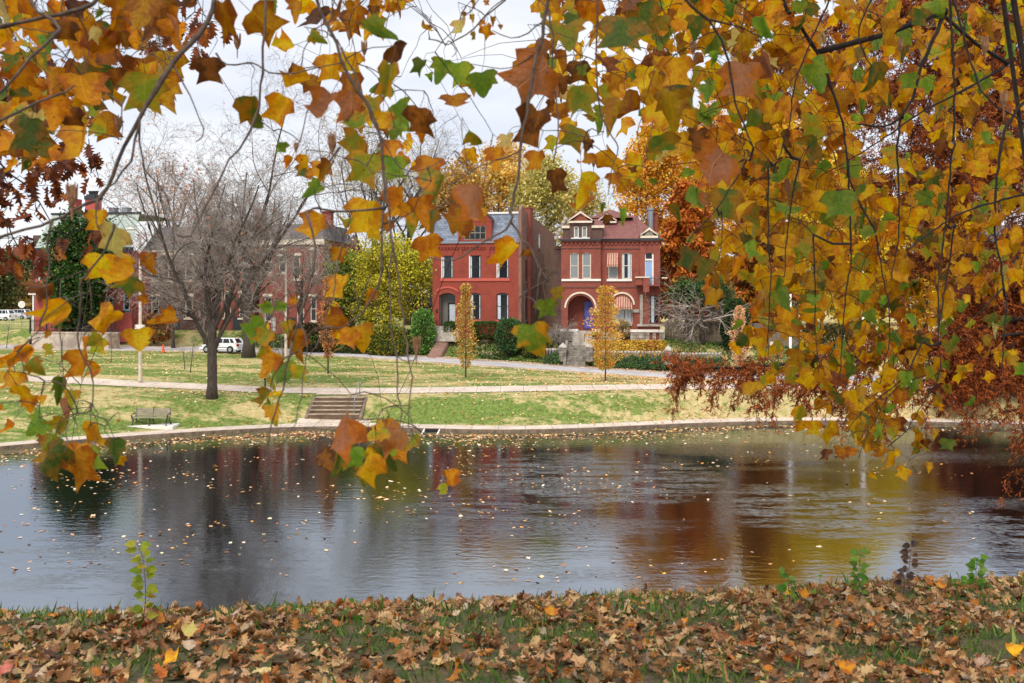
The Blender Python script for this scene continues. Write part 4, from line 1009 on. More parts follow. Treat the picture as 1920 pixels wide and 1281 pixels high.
# stone gateposts, steps, coping-stone fences on the slope
def gatepost(px, py_base, py_top, Y, label):
    sc = F / Y; g = at(px, py_base, Y); hh = (py_base - py_top) / sc; e = empty('stone_gatepost', g, math.radians(-8), label, 'gatepost', 'stone gateposts')
    m = MB(); w = .36; z = -.5
    for k in range(5):
        z1 = -.5 + (hh * .62 + .5) * (k + 1) / 5; d = .02 * (k % 2); m.box(-w + d, w - d, -w + d, w - d, z, z1 - .015); z = z1
    m.build('shaft', M['greystone'], e, bevel=.015)
    m = MB(); zc = hh * .62; m.box(-w - .06, w + .06, -w - .06, w + .06, zc, zc + .1); q = w + .04
    m.add([(-q, -q, zc + .103), (q, -q, zc + .103), (q, q, zc + .103), (-q, q, zc + .103), (0, 0, hh)], [(0, 1, 2, 3), (0, 1, 4), (1, 2, 4), (2, 3, 4), (3, 0, 4)]); m.build('cap', M['stone'], e)
YG = 97.4
gatepost(1055.5, 668, 642, YG, 'left stone gatepost of the old steps, pyramid cap')
gatepost(1105, 668, 641, YG - .6, 'right stone gatepost of the old steps, behind the columnar tree')
gatepost(1253, 674, 647, YG - 2.2, 'lone stone gatepost at the corner between two low white stone fences')
e = empty('stone_steps', at(1063, 0, YG) * 1, math.radians(-8), 'old weathered stone steps climbing between two gateposts', 'steps'); e.location.z = 0
for k in range(8):
    m = MB(); zt = 8 - (678 - k * 4.9 - 560) / F * YG; m.box(0, (1098 - 1063) / F * YG, -.5 + k * .3, -.5 + k * .3 + .32, zt - .7, zt); m.build('step', M['greystone'], e, bevel=.02)
m = MB(); zt = 8 - (678 - 560) / F * YG; m.hull8([(-.34, -.6, zt - .8), (-.04, -.6, zt - .8), (-.04, 2, zt - .6), (-.34, 2, zt - .6), (-.34, -.6, zt + .1), (-.04, -.6, zt + .1), (-.04, 2, zt + 2), (-.34, 2, zt + 2)]); m.build('side_wall', M['greystone'], e)
fence_lines = []
def stone_fence(pa, pb, ya, yb, yt, label, n):
    A = at(pa, yt, ya); B = at(pb, yt, yb); d = (B - A); e = empty('stone_fence', A, math.atan2(d.y, d.x), label, 'fence', 'low white stone fences'); L = math.hypot(d.x, d.y); sl = d.z / L
    fence_lines.append((A, B)); m = MB(); m.hull8([(0, -.12, -1.4), (L, -.12, -1.4 + d.z), (L, .12, -1.4 + d.z), (0, .12, -1.4), (0, -.12, -.62), (L, -.12, -.62 + d.z), (L, .12, -.62 + d.z), (0, .12, -.62)]); m.build('base', M['greystone'], e)
    rr = random.Random(int(pa))
    for k in range(n):
        x = (k + .5) * L / n + rr.uniform(-.03, .03); z = sl * x; s = rr.uniform(.88, 1.1)
        m = MB(); m.lathe([(.1, -.63), (.09, -.2), (.14 * s, -.16), (.16 * s, -.06), (.12 * s, .02), (.04, .05)], (x, 0, z), 9); m.build('stone', M['stone'], e, smooth=True)
stone_fence(1018, 1050, YG + .4, YG, 654, 'low fence of round white stones left of the old steps', 6)
stone_fence(1112, 1247, YG - .7, YG - 2.1, 659, 'low fence of round white stones in front of golden lawn', 21)
stone_fence(1260, 1352, YG - 2.3, YG - 3.3, 662, 'low fence of round white stones in front of the board fence', 15)
# brick walk to the slate roofed house
e = empty('garden_walk', (0, 0, 0), 0, 'narrow brick stepped walk climbing to the white doorsteps', 'steps')
A = at(812, 668, 99.6); B = at(833, 631, 103.2)
for k in range(10):
    t = k / 9; p = A.lerp(B, t); m = MB(); m.box(p.x - .62, p.x + .62, p.y, p.y + .5, p.z - .8, p.z); m.build('step', M['walkbrick'], e)

# ------------------------------------------------------------------ cars
def car(loc, rz, L, W, H, paint, label, hatch=True):
    e = empty('parked_car', loc, rz, label, 'car', 'cars parked along the far streets')
    r = .31; wb0, wb1 = L * .19, L * .81
    m = MB(); pr = [(.04, .28), (0, .42), (.03, .62), (.2, .74), (L * .24, .86 * H / 1.45), (L * .27, .93 * H / 1.45), (L * .93, .97 * H / 1.45), (L * .985, .9 * H / 1.45), (L, .55), (L - .05, .3)]
    n = len(pr); ws = [W / 2] * n
    for s, k in ((-1, 1),): pass
    vs = [(x, -W / 2 + (.06 if z > .8 else 0), z) for x, z in pr] + [(x, W / 2 - (.06 if z > .8 else 0), z) for x, z in pr]
    m.add(vs, [tuple(range(n)), tuple(range(2 * n - 1, n - 1, -1))] + [(i, i + n, (i + 1) % n + n, (i + 1) % n) for i in range(n)])
    m.build('body', M[paint], e, bevel=.05, smooth=False)
    zb_, zt = .94 * H / 1.45, H - .05; x0, x1 = L * .255, L * .955; t0, t1 = L * .43, (L * .86 if hatch else L * .78)
    m = MB(); a, b = W / 2 - .1, W / 2 - .27
    m.hull8([(x0, -a, zb_ - .05), (x1, -a, zb_ - .05), (x1, a, zb_ - .05), (x0, a, zb_ - .05), (t0, -b, zt), (t1, -b, zt), (t1, b, zt), (t0, b, zt)]); m.build('windows', M['glass'], e)
    m = MB(); m.hull8([(t0 - .08, -b - .03, zt - .02), (t1 + .08, -b - .03, zt - .02), (t1 + .08, b + .03, zt - .02), (t0 - .08, b + .03, zt - .02), (t0 + .1, -b + .08, H), (t1 - .1, -b + .08, H), (t1 - .1, b - .08, H), (t0 + .1, b - .08, H)]); m.build('roof', M[paint], e, bevel=.02)
    for s in (-1, 1):
        m = MB()
        for (xa, xb) in ((x0, t0), (x1, t1), (L * .6, L * .6), (L * .8, L * .75)):
            wd = .05 if xa not in (x1,) else .12
            m.tube([(xa + (.03 if xa == x0 else -.05 if xa == x1 else 0), s * (a + .004), zb_), (xb, s * (b + .012), zt)], wd, 5)
        m.build('pillar', M[paint], e)
        m = MB(); m.box(L * .5, L * .54, s * (W / 2 + .001) if s > 0 else -W / 2 - .03, (W / 2 + .03) if s > 0 else -W / 2 - .001, .72, .76); m.build('door_handle', M['black'], e)
        m = MB(); m.box(L * .3, L * .35, (W / 2 - .1) if s > 0 else -W / 2 - .12, (W / 2 + .12) if s > 0 else -W / 2 + .1, zb_ + .02, zb_ + .16); m.build('mirror', M[paint], e, bevel=.02)
        m = MB(); m.box(-.01, .3, (W / 2 - .42) if s > 0 else -W / 2 - .004, (W / 2 + .004) if s > 0 else -W / 2 + .42, .58, .7); m.build('headlight', M['metal'], e, bevel=.02)
        m = MB(); m.box(L - .12, L + .012, (W / 2 - .3) if s > 0 else -W / 2 - .006, (W / 2 + .006) if s > 0 else -W / 2 + .3, .62, .88); m.build('tail_light', M['redlamp'], e, bevel=.02)
        m = MB(); m.box(L * .3, L * .78, (W / 2 - .0) if s > 0 else -W / 2 - .012, (W / 2 + .012) if s > 0 else -W / 2, .5, .55); m.build('side_strip', M['black'], e)
        for x in (wb0, wb1):
            we = MB(); we.lathe([(.0, -.02), (r + .05, -.02), (r + .05, .02), (0, .02)], (x, s * (W / 2 - .0), r), 18, 'y'); we.build('wheel_arch', M['black'], e)
            we = MB(); we.lathe([(r * .6, -.1), (r * .9, -.11), (r, -.07), (r, .07), (r * .9, .11), (r * .6, .1)], (x, s * (W / 2 - .05), r), 18, 'y'); we = we.build('wheel', M['tyre'], e, smooth=True)
            q = MB(); q.lathe([(.02, -.118), (r * .6, -.118), (r * .62, -.06), (r * .62, .06), (r * .6, .118), (.02, .118)], (x, s * (W / 2 - .05), r), 12, 'y'); q.build('rim', M['rim'], we)
    m = MB(); m.box(-.03, .08, -.5, .5, .36, .48); m.build('number_plate', M['white'], e)
    m = MB(); m.box(-.05, .1, -W / 2 + .03, W / 2 - .03, .24, .36); m.box(L - .1, L + .05, -W / 2 + .03, W / 2 - .03, .24, .36); m.build('bumper', M[paint], e, bevel=.03)
    return e
Yc = 98.4; g = at(382, 0, Yc); g.z = ht(g.x, g.y) + .03
car(g, math.radians(-13), 4.1, 1.68, 1.42, 'carwhite', 'small white hatchback parked behind the big bare tree trunk')
Yc = 172; g = at(10, 0, Yc); g.z = ht(g.x, Yc)
car(g, math.radians(-8), 4.6, 1.8, 1.7, 'carsilver', 'silver car parked behind the stop sign at far left', True)
g = at(-14, 0, 160); g.z = ht(g.x, 160)
car(g, math.radians(-8), 3.6, 1.8, 1.75, 'carwhite', 'white car cut off by the left picture edge', True)

# ------------------------------------------------------------------ trees
def perp(rr, d):
    v = Vector((rr.gauss(0, 1), rr.gauss(0, 1), rr.gauss(0, 1))); v -= d * v.dot(d)
    return v.normalized()

def branch_out(rr, p, d, L, r, lev, cfg, out, tips):
    n = cfg['seg'][lev]; pts = [p.copy()]; ds = [d.copy()]
    for i in range(n):
        d = (d + perp(rr, d) * cfg['wig'][lev] * rr.uniform(.3, 1) + Vector((0, 0, cfg['up'][lev])) / n).normalized()
        p = p + d * (L / n); pts.append(p.copy()); ds.append(d.copy())
    rad = [r * (1 - (1 - cfg['tap'][lev]) * i / n) for i in range(n + 1)]
    if lev == 0: rad[0] *= 1.35
    out.append((pts, rad, lev))
    if lev + 1 >= len(cfg['seg']): tips.append((pts, ds)); return
    k = cfg['kids'][lev]; a0 = rr.uniform(0, 6.28)
    for j in range(k):
        t = cfg['start'][lev] + (1 - cfg['start'][lev]) * (j + rr.random() * .8) / k
        x = t * n; i = min(n - 1, int(x)); q = pts[i].lerp(pts[i + 1], x - i); dd = ds[i + 1]
        u = dd.orthogonal().normalized(); w = dd.cross(u); az = a0 + j * 2.4 + rr.uniform(-.4, .4)
        an = cfg['ang'][lev] * rr.uniform(.65, 1.3)
        cd = (dd * math.cos(an) + (u * math.cos(az) + w * math.sin(az)) * math.sin(an)).normalized()
        branch_out(rr, q, cd, L * cfg['len'][lev] * rr.uniform(.7, 1.2) * (1.15 - .45 * t), max(cfg['rmin'], (rad[i] * (1 - x + i) + rad[i + 1] * (x - i)) * cfg['rr'][lev]), lev + 1, cfg, out, tips)

def wood_mesh(out, sides=(9, 6, 4, 3, 3, 3)):
    m = MB()
    for pts, rad, lev in out: m.tube(pts, rad, sides[min(lev, 5)], cap=lev == 0)
    return m

def bare_tree(seed, base, H, r, cfg, label, cat='tree', crown_leaves=None, twig='greytwig', lean=(0, 0), split=3, name='bare_tree'):
    rr = random.Random(seed); e = empty(name, base, 0, label, cat)
    out, tips = [], []
    branch_out(rr, Vector((0, 0, -.3)), Vector((lean[0], lean[1], 1)).normalized(), H, r, 0, cfg, out, tips)
    tr = wood_mesh([o for o in out if o[2] < split]).build('trunk', M['bark'], e, smooth=True)
    wood_mesh([o for o in out if o[2] >= split]).build('twigs', M[twig], e, smooth=True)
    if crown_leaves:
        npr = np.random.RandomState(seed); pts = np.array([p for tp, _ in tips for p in tp[1:]])
        sel = pts[npr.choice(len(pts), crown_leaves[0])] + npr.normal(size=(crown_leaves[0], 3)) * crown_leaves[3]
        s = Soup(seed); s.add(DIAMOND, sel, rand_rot(npr, len(sel)), npr.uniform(.6, 1.2, len(sel)) * crown_leaves[1], pick(npr, len(sel), crown_leaves[2])); s.build('leaves', M['tint'], None, light=True).parent = e
    return e, out, tips

g = ground_at(397, 746); sc = F / g.y
big = dict(seg=(5, 9, 7, 6, 5, 4), wig=(.05, .17, .26, .34, .42, .5), up=(.1, .42, .2, -.05, -.3, -.5), tap=(.85, .3, .3, .35, .4, .5), kids=(8, 9, 7, 6, 4), start=(.5, .14, .15, .12, .1), ang=(.52, .8, .85, .85, .85), len=(3.1, .4, .55, .58, .62), rr=(.52, .5, .55, .6, .7), rmin=.0105)
bare_tree(11, g, 5.4, .33, big, 'big bare grey tree spreading over the bench and lawn', lean=(.06, 0), crown_leaves=(500, .16, [(190, 120, 80), (160, 90, 60)], .05))
mid_ = dict(seg=(6, 7, 6, 5, 4), wig=(.05, .16, .24, .3, .36), up=(.1, .5, .2, .05, -.1), tap=(.7, .3, .3, .35, .5), kids=(9, 8, 6, 5), start=(.35, .2, .2, .15), ang=(.6, .7, .8, .85), len=(.95, .5, .5, .55), rr=(.5, .5, .55, .6), rmin=.014)
g = at(466, 0, 93.0); g.z = ht(g.x, g.y)
bare_tree(12, g, 9.5, .55, mid_, 'second bare tree by the road behind the big one, thick trunk right of white hatchback', lean=(.03, 0))
for i_, (px_, Y_, h_, lb_) in enumerate(((325, 106, 7.0, 'smaller bare tree between the street lamp and the big tree'), (560, 100.5, 7.6, 'bare tree left of the thin brown gold columnar tree'), (385, 103, 8.6, 'bare tree by the road directly behind the big trunk'))):
    g = at(px_, 0, Y_); g.z = ht(g.x, g.y); bare_tree(120 + i_, g, h_, .2, mid_, lb_)
g = at(330, 0, 122); g.z = 4.4
bare_tree(14, g, 13, .4, mid_, 'tall bare tree rising behind the brown brick houses, orange tinged twigs', crown_leaves=(1500, .3, [(196, 140, 96), (180, 120, 80)], .1))
g = at(690, 0, 128); g.z = 4.4
bare_tree(15, g, 17, .45, mid_, 'tall thin tree almost bare behind the yellow tree', crown_leaves=(2500, .28, [(200, 178, 110), (170, 160, 100)], .2), lean=(.02, 0))
g = at(765, 0, 134); g.z = 4.4
bare_tree(16, g, 18, .4, mid_, 'tallest bare tree behind the slate roofed house, dark trunk', lean=(-.02, 0))
small = dict(seg=(5, 4, 4), wig=(.08, .2, .3), up=(.1, .5, .2), tap=(.4, .4, .5), kids=(9, 5), start=(.35, .2), ang=(.6, .7), len=(.42, .5), rr=(.5, .6), rmin=.008)
for i, (px, py, hh, lb) in enumerate(((116, 678, 2.3, 'thin bare sapling on the lawn below the retaining wall'), (357, 699, 2.6, 'thin bare sapling just left of the big trunk'), (12, 655, 3.0, 'little bare sapling at the far left road edge'), (347, 693, 2.0, 'thinnest bare sapling stem standing next to another sapling'))):
    g = ground_at(px, py); bare_tree(30 + i, g, hh, .045, small, lb, 'sapling', split=1, name='sapling')
shrubc = dict(seg=(4, 5, 5, 4), wig=(.2, .3, .35, .4), up=(.2, .1, -.1, -.3), tap=(.6, .4, .4, .5), kids=(14, 9, 6), start=(.1, .15, .1), ang=(.9, .8, .9), len=(1.1, .55, .6), rr=(.5, .6, .7), rmin=.012)
g = at(1050, 0, 100.2); g.z = ht(g.x, g.y); bare_tree(40, g, 2.1, .1, shrubc, 'tangled leafless shrub beside the violet blue door', 'shrub', split=1, name='bare_shrub')

def crown(seed, K, per, leaf, cen, rad, pal, w, sig, hollow=.25, low=0.0, tm=DIAMOND, jit=.2, clump_jit=.22, power=1.0):
    """leaf clumps scattered through an ellipsoid, uneven outline, gaps between clumps"""
    r = np.random.RandomState(seed); C = []
    while len(C) < K:
        v = r.uniform(-1, 1, 3); d = np.linalg.norm(v)
        lump = .82 + .18 * math.sin(3.1 * v[0] + seed) * math.cos(2.7 * v[2] + seed * .7) + .1 * math.sin(5 * v[1] + seed)
        if d < lump and d > hollow and not (v[2] < low and r.rand() < .6): C.append(v)
    C = np.array(C); c = C * rad + cen
    idx = np.repeat(np.arange(K), per); n = len(idx)
    sg = sig * (.6 + .8 * r.rand(K))[idx][:, None]
    P = c[idx] + r.normal(size=(n, 3)) * sg * np.array([1, 1, .75])
    col = pick(r, n, pal, w, jit) * (1 + r.normal(size=(K, 1)) * clump_jit).clip(.5, 1.5)[idx]
    return P, rand_rot(r, n), leaf * r.uniform(.6, 1.25, n), np.clip(col, .003, .9), c

def leafy_tree(name, label, base, cz, rad, K, per, leaf, pal, w=None, sig=.6, seed=1, r0=.3, cat='tree', group=None, hollow=.25, low=0, bark='bark', cx=0, limbs=26, cj=.22, tm=DIAMOND):
    e = empty(name, base, 0, label, cat, group); rr = random.Random(seed)
    P, R, S, c, cc = crown(seed, K, per, leaf, np.array([cx, 0, cz]), np.array(rad), pal, w, sig, hollow, low, clump_jit=cj)
    s = Soup(seed); s.add(tm, P, R, S, c); s.build('crown', M['tint'], light=True).parent = e
    m = MB(); top = cz + rad[2] * .55; n = 8
    tp = [Vector((cx * (i / n) + rr.gauss(0, .08 * r0), rr.gauss(0, .08 * r0), -.4 + (top + .4) * i / n)) for i in range(n + 1)]
    m.tube(tp, [r0 * (1 - .8 * i / n) for i in range(n + 1)], 8)
    z0 = max(.8, cz - rad[2] * .9)
    for q in rr.sample(list(range(len(cc))), min(limbs, len(cc))):
        t = Vector(cc[q]); zz = max(z0 * .8, min(top * .95, t.z - .55 * math.hypot(t.x, t.y))); f = (zz + .4) / (top + .4) * n; i = max(0, min(n - 1, int(f)))
        a = tp[i].lerp(tp[i + 1], f - i); mdl = a.lerp(t, .5) + Vector((rr.gauss(0, .2), rr.gauss(0, .2), .12 * (t - a).length))
        m.tube([a, a.lerp(mdl, .5) + Vector((0, 0, .05)), mdl, t], [r0 * .32, r0 * .24, r0 * .17, .02], 5, cap=False)
    m.build('trunk', M[bark], e, smooth=True)
    return e

def tree_px(name, label, px, py_base, Y, ptop, pbot, halfw, **k):
    """crown given by its photo rows: top, bottom and half width in pixels"""
    sc = F / Y; b = at(px, 0, Y); b.z = ht(b.x, Y) if py_base is None else 8 - (py_base - HY) / sc
    zt = 8 - (ptop - HY) / sc - b.z; zb_ = 8 - (pbot - HY) / sc - b.z
    rz = (zt - zb_) / 2; rx = halfw / sc
    return leafy_tree(name, label, b, (zt + zb_) / 2, (rx, k.pop('depth', rx * .85), rz), **k)

GOLD = [(214, 164, 66), (226, 182, 92), (196, 140, 52), (180, 150, 70)]
YEL = [(230, 206, 50), (210, 190, 54), (164, 160, 52), (110, 120, 42)]
ORNG = [(236, 172, 54), (224, 148, 40), (242, 192, 86), (204, 128, 36)]
RUST = [(160, 76, 30), (140, 62, 24), (184, 98, 44), (118, 52, 22)]
DGRN = [(50, 84, 34), (70, 104, 42), (40, 64, 30), (96, 116, 50)]
tree_px('conical_tree', 'dense dark green conical tree in front of the pink red building', 148, None, 107.5, 372, 632, 64, K=420, per=60, leaf=.34, pal=DGRN + [(110, 70, 36)], w=[4, 4, 3, 2, .5], sig=.42, seed=21, low=-2, hollow=.1, r0=.25)
tree_px('yellow_tree', 'broad yellow green tree left of the red slate roofed house', 728, 640, 106, 424, 640, 86, K=300, per=90, leaf=.2, pal=YEL, w=[3, 3, 3, 2], sig=.5, seed=22, r0=.3, cj=.3)
tree_px('yellow_tree', 'lower green edged yellow tree at the left of the broad yellow one', 650, 640, 110, 440, 640, 60, K=240, per=85, leaf=.21, pal=[(170, 166, 54), (130, 150, 50), (90, 116, 40)], sig=.55, seed=23, r0=.25)
for i, (px, top, bot, hw, Y, K, lb, pal, w) in enumerate((
    (850, 285, 480, 70, 140, 210, 'gold tree behind the slate roof, left of its chimney', GOLD, None),
    (935, 262, 470, 85, 146, 230, 'tallest gold tree centred above the slate roof', [(226, 178, 80), (214, 160, 60), (232, 200, 120)], None),
    (1025, 290, 470, 75, 138, 210, 'pale yellow tree with grey limbs between the two brick houses', [(206, 186, 96), (190, 176, 92), (170, 166, 90), (214, 200, 130)], None),
    (1098, 330, 470, 46, 150, 100, 'thin pale tree behind the pedimented dormer', [(214, 196, 120), (196, 180, 110)], None),
    (1225, 210, 500, 66, 128, 330, 'bright orange tree behind the right chimney of the arched house', ORNG, [4, 3, 3, 1]),
    (1330, 190, 520, 70, 132, 260, 'orange gold tree behind the rusty cypress', ORNG, [3, 3, 3, 1]),
    (1465, 170, 560, 95, 122, 420, 'tall golden tree behind the near gold leaves, left one', [(240, 188, 34), (246, 204, 60), (226, 164, 28)], None),
    (1600, 262, 640, 112, 112, 520, 'big bright yellow tree behind the white pole', [(246, 204, 34), (250, 216, 70), (232, 180, 26)], None),
    (1735, 310, 640, 90, 118, 300, 'golden tree right of the bright yellow one', [(220, 170, 34), (206, 150, 30), (232, 190, 60)], None))):
    tree_px(('gold_tree', 'orange_tree')[i in (4, 5)], lb, px, 640, Y, top, bot, hw, K=int(K * 1.2), per=52, leaf=.36, pal=pal, w=w, sig=.62, seed=50 + i, r0=.38, limbs=36, cj=.2)
for i, (px, top, Y, hw, lb) in enumerate(((-10, 470, 190, 40, 'dark green tree at the left edge behind parked cars'), (40, 456, 205, 34, 'olive tree behind the stop sign'), (-70, 440, 200, 50, 'green tree just outside the left edge'))):
    tree_px('green_tree', lb, px, 605, Y, top, 598, hw, K=150, per=45, leaf=.6, pal=[(74, 90, 50), (98, 108, 64), (120, 112, 70)], sig=.9, seed=70 + i, r0=.4)

# far woods: one mass closing the horizon behind the houses
r = np.random.RandomState(5); n = 42000
X = r.uniform(-150, 150, n); Y = 205 + r.uniform(-14, 14, n)
top = 13.5 + 2.5 * np.sin(X * .13) + 2.0 * np.sin(X * .31 + 1) + 1.2 * np.sin(X * .9) - 6 * smooth((-X - 55) / 25)
Z = 4.2 + top * r.uniform(0, 1, n) ** .8
hue = np.sin(X * .09 + 2) + np.sin(X * .23)
pa, pb = pick(r, n, [(120, 118, 60), (92, 100, 56), (150, 140, 76)], None, .2), pick(r, n, [(176, 140, 66), (150, 112, 60), (128, 100, 72)], None, .2)
s = Soup(6); s.add(DIAMOND, np.stack([X, Y, Z], -1), rand_rot(r, n), r.uniform(.7, 1.5, n), np.where((hue > 0)[:, None], pa, pb))
tag(s.build('far_woods', M['tint'], light=True), 'far mass of mixed autumn trees behind the houses', 'woods', kind='stuff')

# columnar young trees on the lawn
def columnar(px, pyb, ptop, pfol, hw, pal, w, label, seed, Y=None, dens=1.0):
    g = ground_at(px, pyb) if Y is None else at(px, 0, Y); g.z = ht(g.x, g.y); sc = F / g.y
    e = empty('columnar_tree', g, 0, label, 'tree', 'young columnar trees along the road'); r = np.random.RandomState(seed)
    zt = 8 - (ptop - HY) / sc - g.z; zf = 8 - (pfol - HY) / sc - g.z; R0 = hw / sc
    n = int(3300 * dens); t = r.rand(n) ** .9; t = np.where(np.sin(t * 70 + seed) * np.sin(t * 23) > .55, r.rand(n), t); prof = np.minimum(1, .35 + 2.8 * t) * (1 - .55 * smooth((t - .45) / .55)) * (1 + .16 * np.sin(t * 21 + seed) + .1 * np.sin(t * 47)) * (1 - smooth((t - .93) / .12) * .8)
    az = r.rand(n) * 6.28; rad = R0 * prof * (r.rand(n) ** .4) * (1 + .28 * np.sin(3 * az + t * 9) + .2 * np.sin(2 * az - t * 31))
    P = np.stack([rad * np.cos(az), rad * np.sin(az), zf + (zt - zf) * t + r.normal(size=n) * .05], -1)
    s = Soup(seed); s.add(OVATE, P, frames(np.stack([np.cos(az), np.sin(az), r.uniform(-.4, 1.2, n)], -1), r.normal(size=(n, 3)) + np.array([0, -.6, .4])), r.uniform(.09, .16, n), pick(r, n, pal, w, .25)); s.build('crown', M['tint'], light=True).parent = e
    m = MB(); m.tube([(0, 0, -.2), (.01, 0, zf), (0, 0, zf + (zt - zf) * .5), (0, 0, zt - .2)], [.075, .06, .035, .01], 7)
    rr = random.Random(seed)
    for k in range(26):
        z = zf + (zt - zf) * rr.uniform(0, .75); a = rr.uniform(0, 6.28); m.tube([(0, 0, z), (R0 * .35 * math.cos(a), R0 * .35 * math.sin(a), z + .3), (R0 * .7 * math.cos(a), R0 * .7 * math.sin(a), z + .9)], [.02, .012, .005], 4, cap=False)
    m.build('trunk', M['bark'], e)
columnar(873, 708, 533, 690, 17, [(212, 170, 76), (196, 148, 56), (230, 200, 128), (176, 164, 82), (136, 92, 44)], [4, 3, 2, 3, 3], 'slim golden columnar tree in front of the slate roofed red house', 81)
columnar(1135, 715, 538, 694, 29, [(226, 160, 60), (236, 190, 96), (200, 176, 80), (168, 160, 80), (200, 120, 44)], [4, 3, 2, 2, 2], 'golden orange columnar tree in front of the arched brick house', 82, dens=1.35)
columnar(615, 701, 520, 672, 15, [(206, 140, 84), (180, 110, 60), (226, 172, 110), (150, 96, 56)], None, 'thin brown gold columnar tree left of the yellow tree', 83, dens=.7)
columnar(1386, 702, 575, 686, 15, [(240, 186, 140), (226, 160, 110), (246, 208, 168)], None, 'pale salmon columnar tree beside the rusty bough', 84, dens=.8)

# shrubs and hedges by the houses
def shrub(name, px, ptop, pbot, hw, Y, pal, label, seed, n=3500, leaf=.16, cat='shrub', boxy=False, depth=None, w=None):
    sc = F / Y; b = at(px, 0, Y); b.z = 8 - (pbot - HY) / sc; H_ = (pbot - ptop) / sc; R0 = hw / sc; d = depth or R0 * .8
    e = empty(name, b, math.radians(-8), label, cat); r = np.random.RandomState(seed)
    u = r.uniform(-1, 1, (n * 3, 3)); p = 6 if boxy else 2.4
    q = (np.abs(u) ** p).sum(1); lim = 1 + .12 * np.sin(u[:, 0] * 9 + seed) + .1 * np.cos(u[:, 2] * 8); u = u[(q < lim) & (q > .35)][:n]
    P = u * np.array([R0, d, H_ / 2]) + np.array([0, 0, H_ / 2]) + r.normal(size=u.shape) * .05
    out_ = u / np.linalg.norm(u, axis=1)[:, None]
    s = Soup(seed); s.add(OVATE, P, frames(out_ + r.normal(size=u.shape) * .5 + [0, 0, .4], r.normal(size=u.shape) + [0, -.4, .5]), r.uniform(.7, 1.3, len(u)) * leaf, pick(r, len(u), pal, w, .22)); s.build('foliage', M['tint'], light=True).parent = e
    m = MB(); rr = random.Random(seed)
    for k in range(7):
        a = rr.uniform(0, 6.28); m.tube([(.12 * R0 * math.cos(a), .1 * math.sin(a), -.3), (.5 * R0 * math.cos(a), .5 * d * math.sin(a), H_ * rr.uniform(.55, .8))], [.05, .015], 5)
    m.build('stems', M['bark'], e)
GRN = [(64, 96, 40), (88, 122, 52), (48, 74, 34), (110, 140, 62)]
shrub('tall_shrub', 794, 580, 672, 22, 102.0, [(90, 134, 56), (116, 160, 72), (66, 100, 44), (140, 176, 90)], 'tall rounded bright green shrub left of the brick walk', 91, 5200, .17)
shrub('hedge', 843, 604, 640, 9, 103.0, DGRN, 'short end of clipped dark hedge beside the white doorsteps', 92, 1700, .13, 'hedge', True, .7)
shrub('hedge', 912, 604, 632, 24, 102.3, DGRN, 'clipped dark green hedge under the ground floor windows', 93, 3600, .13, 'hedge', True, .7)
shrub('evergreen_shrub', 955, 598, 662, 26, 100.4, [(72, 104, 60), (96, 126, 74), (54, 80, 46)], 'loose grey green evergreen shrub at the red house corner', 94, 4500, .18)
shrub('shrub', 1003, 628, 668, 28, 99.8, [(70, 96, 46), (150, 120, 60), (52, 76, 38)], 'low mixed shrub between the two houses', 95, 2600, .16)
shrub('shrub', 726, 612, 668, 42, 100.5, [(84, 104, 40), (170, 160, 50), (54, 74, 34), (200, 170, 60)], 'sprawling green and yellow shrub below the yellow tree', 96, 5200, .18, w=[3, 2, 3, 1])
shrub('shrub', 650, 620, 664, 44, 101.5, [(52, 70, 34), (70, 90, 42), (120, 116, 50)], 'dark low shrub left of the green and yellow one', 97, 4200, .18)
shrub('shrub', 585, 606, 662, 40, 102, [(40, 56, 30), (60, 76, 40), (110, 80, 50)], 'dark evergreen shrub in front of the dark brick house', 98, 4200, .18)
shrub('shrub', 292, 588, 640, 34, 108.5, [(170, 104, 50), (140, 84, 44), (110, 96, 48)], 'rust orange shrub by the brown brick house', 99, 2800, .2)
shrub('ivy_mound', 1378, 560, 668, 26, 97.5, [(34, 56, 26), (50, 78, 34), (64, 92, 44)], 'dark ivy clad stump at the end of the board fence', 100, 4600, .18)
shrub('shrub', 1168, 600, 632, 12, 100.4, [(190, 160, 110), (120, 130, 70), (210, 180, 140)], 'pale thin shrub under the arched awning window', 101, 900, .14)
shrub('shrub', 1560, 610, 690, 60, 99, [(40, 50, 26), (70, 74, 34), (120, 96, 40)], 'dark bushes behind the white pole', 102, 5000, .24)
shrub('shrub', 1700, 620, 700, 60, 97, [(70, 50, 26), (50, 50, 28), (130, 90, 40)], 'brown bushes right of the white pole', 103, 5000, .24)

# weeping tree by the board fence: ivy green crown under bare twisting twigs
weep = dict(seg=(4, 7, 6, 5), wig=(.15, .3, .38, .42), up=(.0, -.05, -.2, -.3), tap=(.8, .35, .35, .5), kids=(13, 8, 6), start=(.5, .15, .1), ang=(1.25, .7, .8), len=(1.5, .55, .6), rr=(.5, .55, .65), rmin=.014)
g = at(1318, 0, 98.6); g.z = ht(g.x, g.y)
e, out, tips = bare_tree(42, g, 3.9, .28, weep, 'low weeping tree with grey twisting twigs over a dark ivy crown by the board fence', name='weeping_tree', split=1)
r = np.random.RandomState(8); P, R, S, c, cc = crown(8, 160, 55, .2, np.array([.1, .5, 5.0]), np.array([3.9, 2.4, 1.8]), [(50, 78, 36), (72, 104, 48), (38, 58, 30), (96, 122, 60)], None, .45, .1, -.2)
s = Soup(8); s.add(DIAMOND, P, R, S, c); s.build('crown', M['tint'], light=True).parent = e

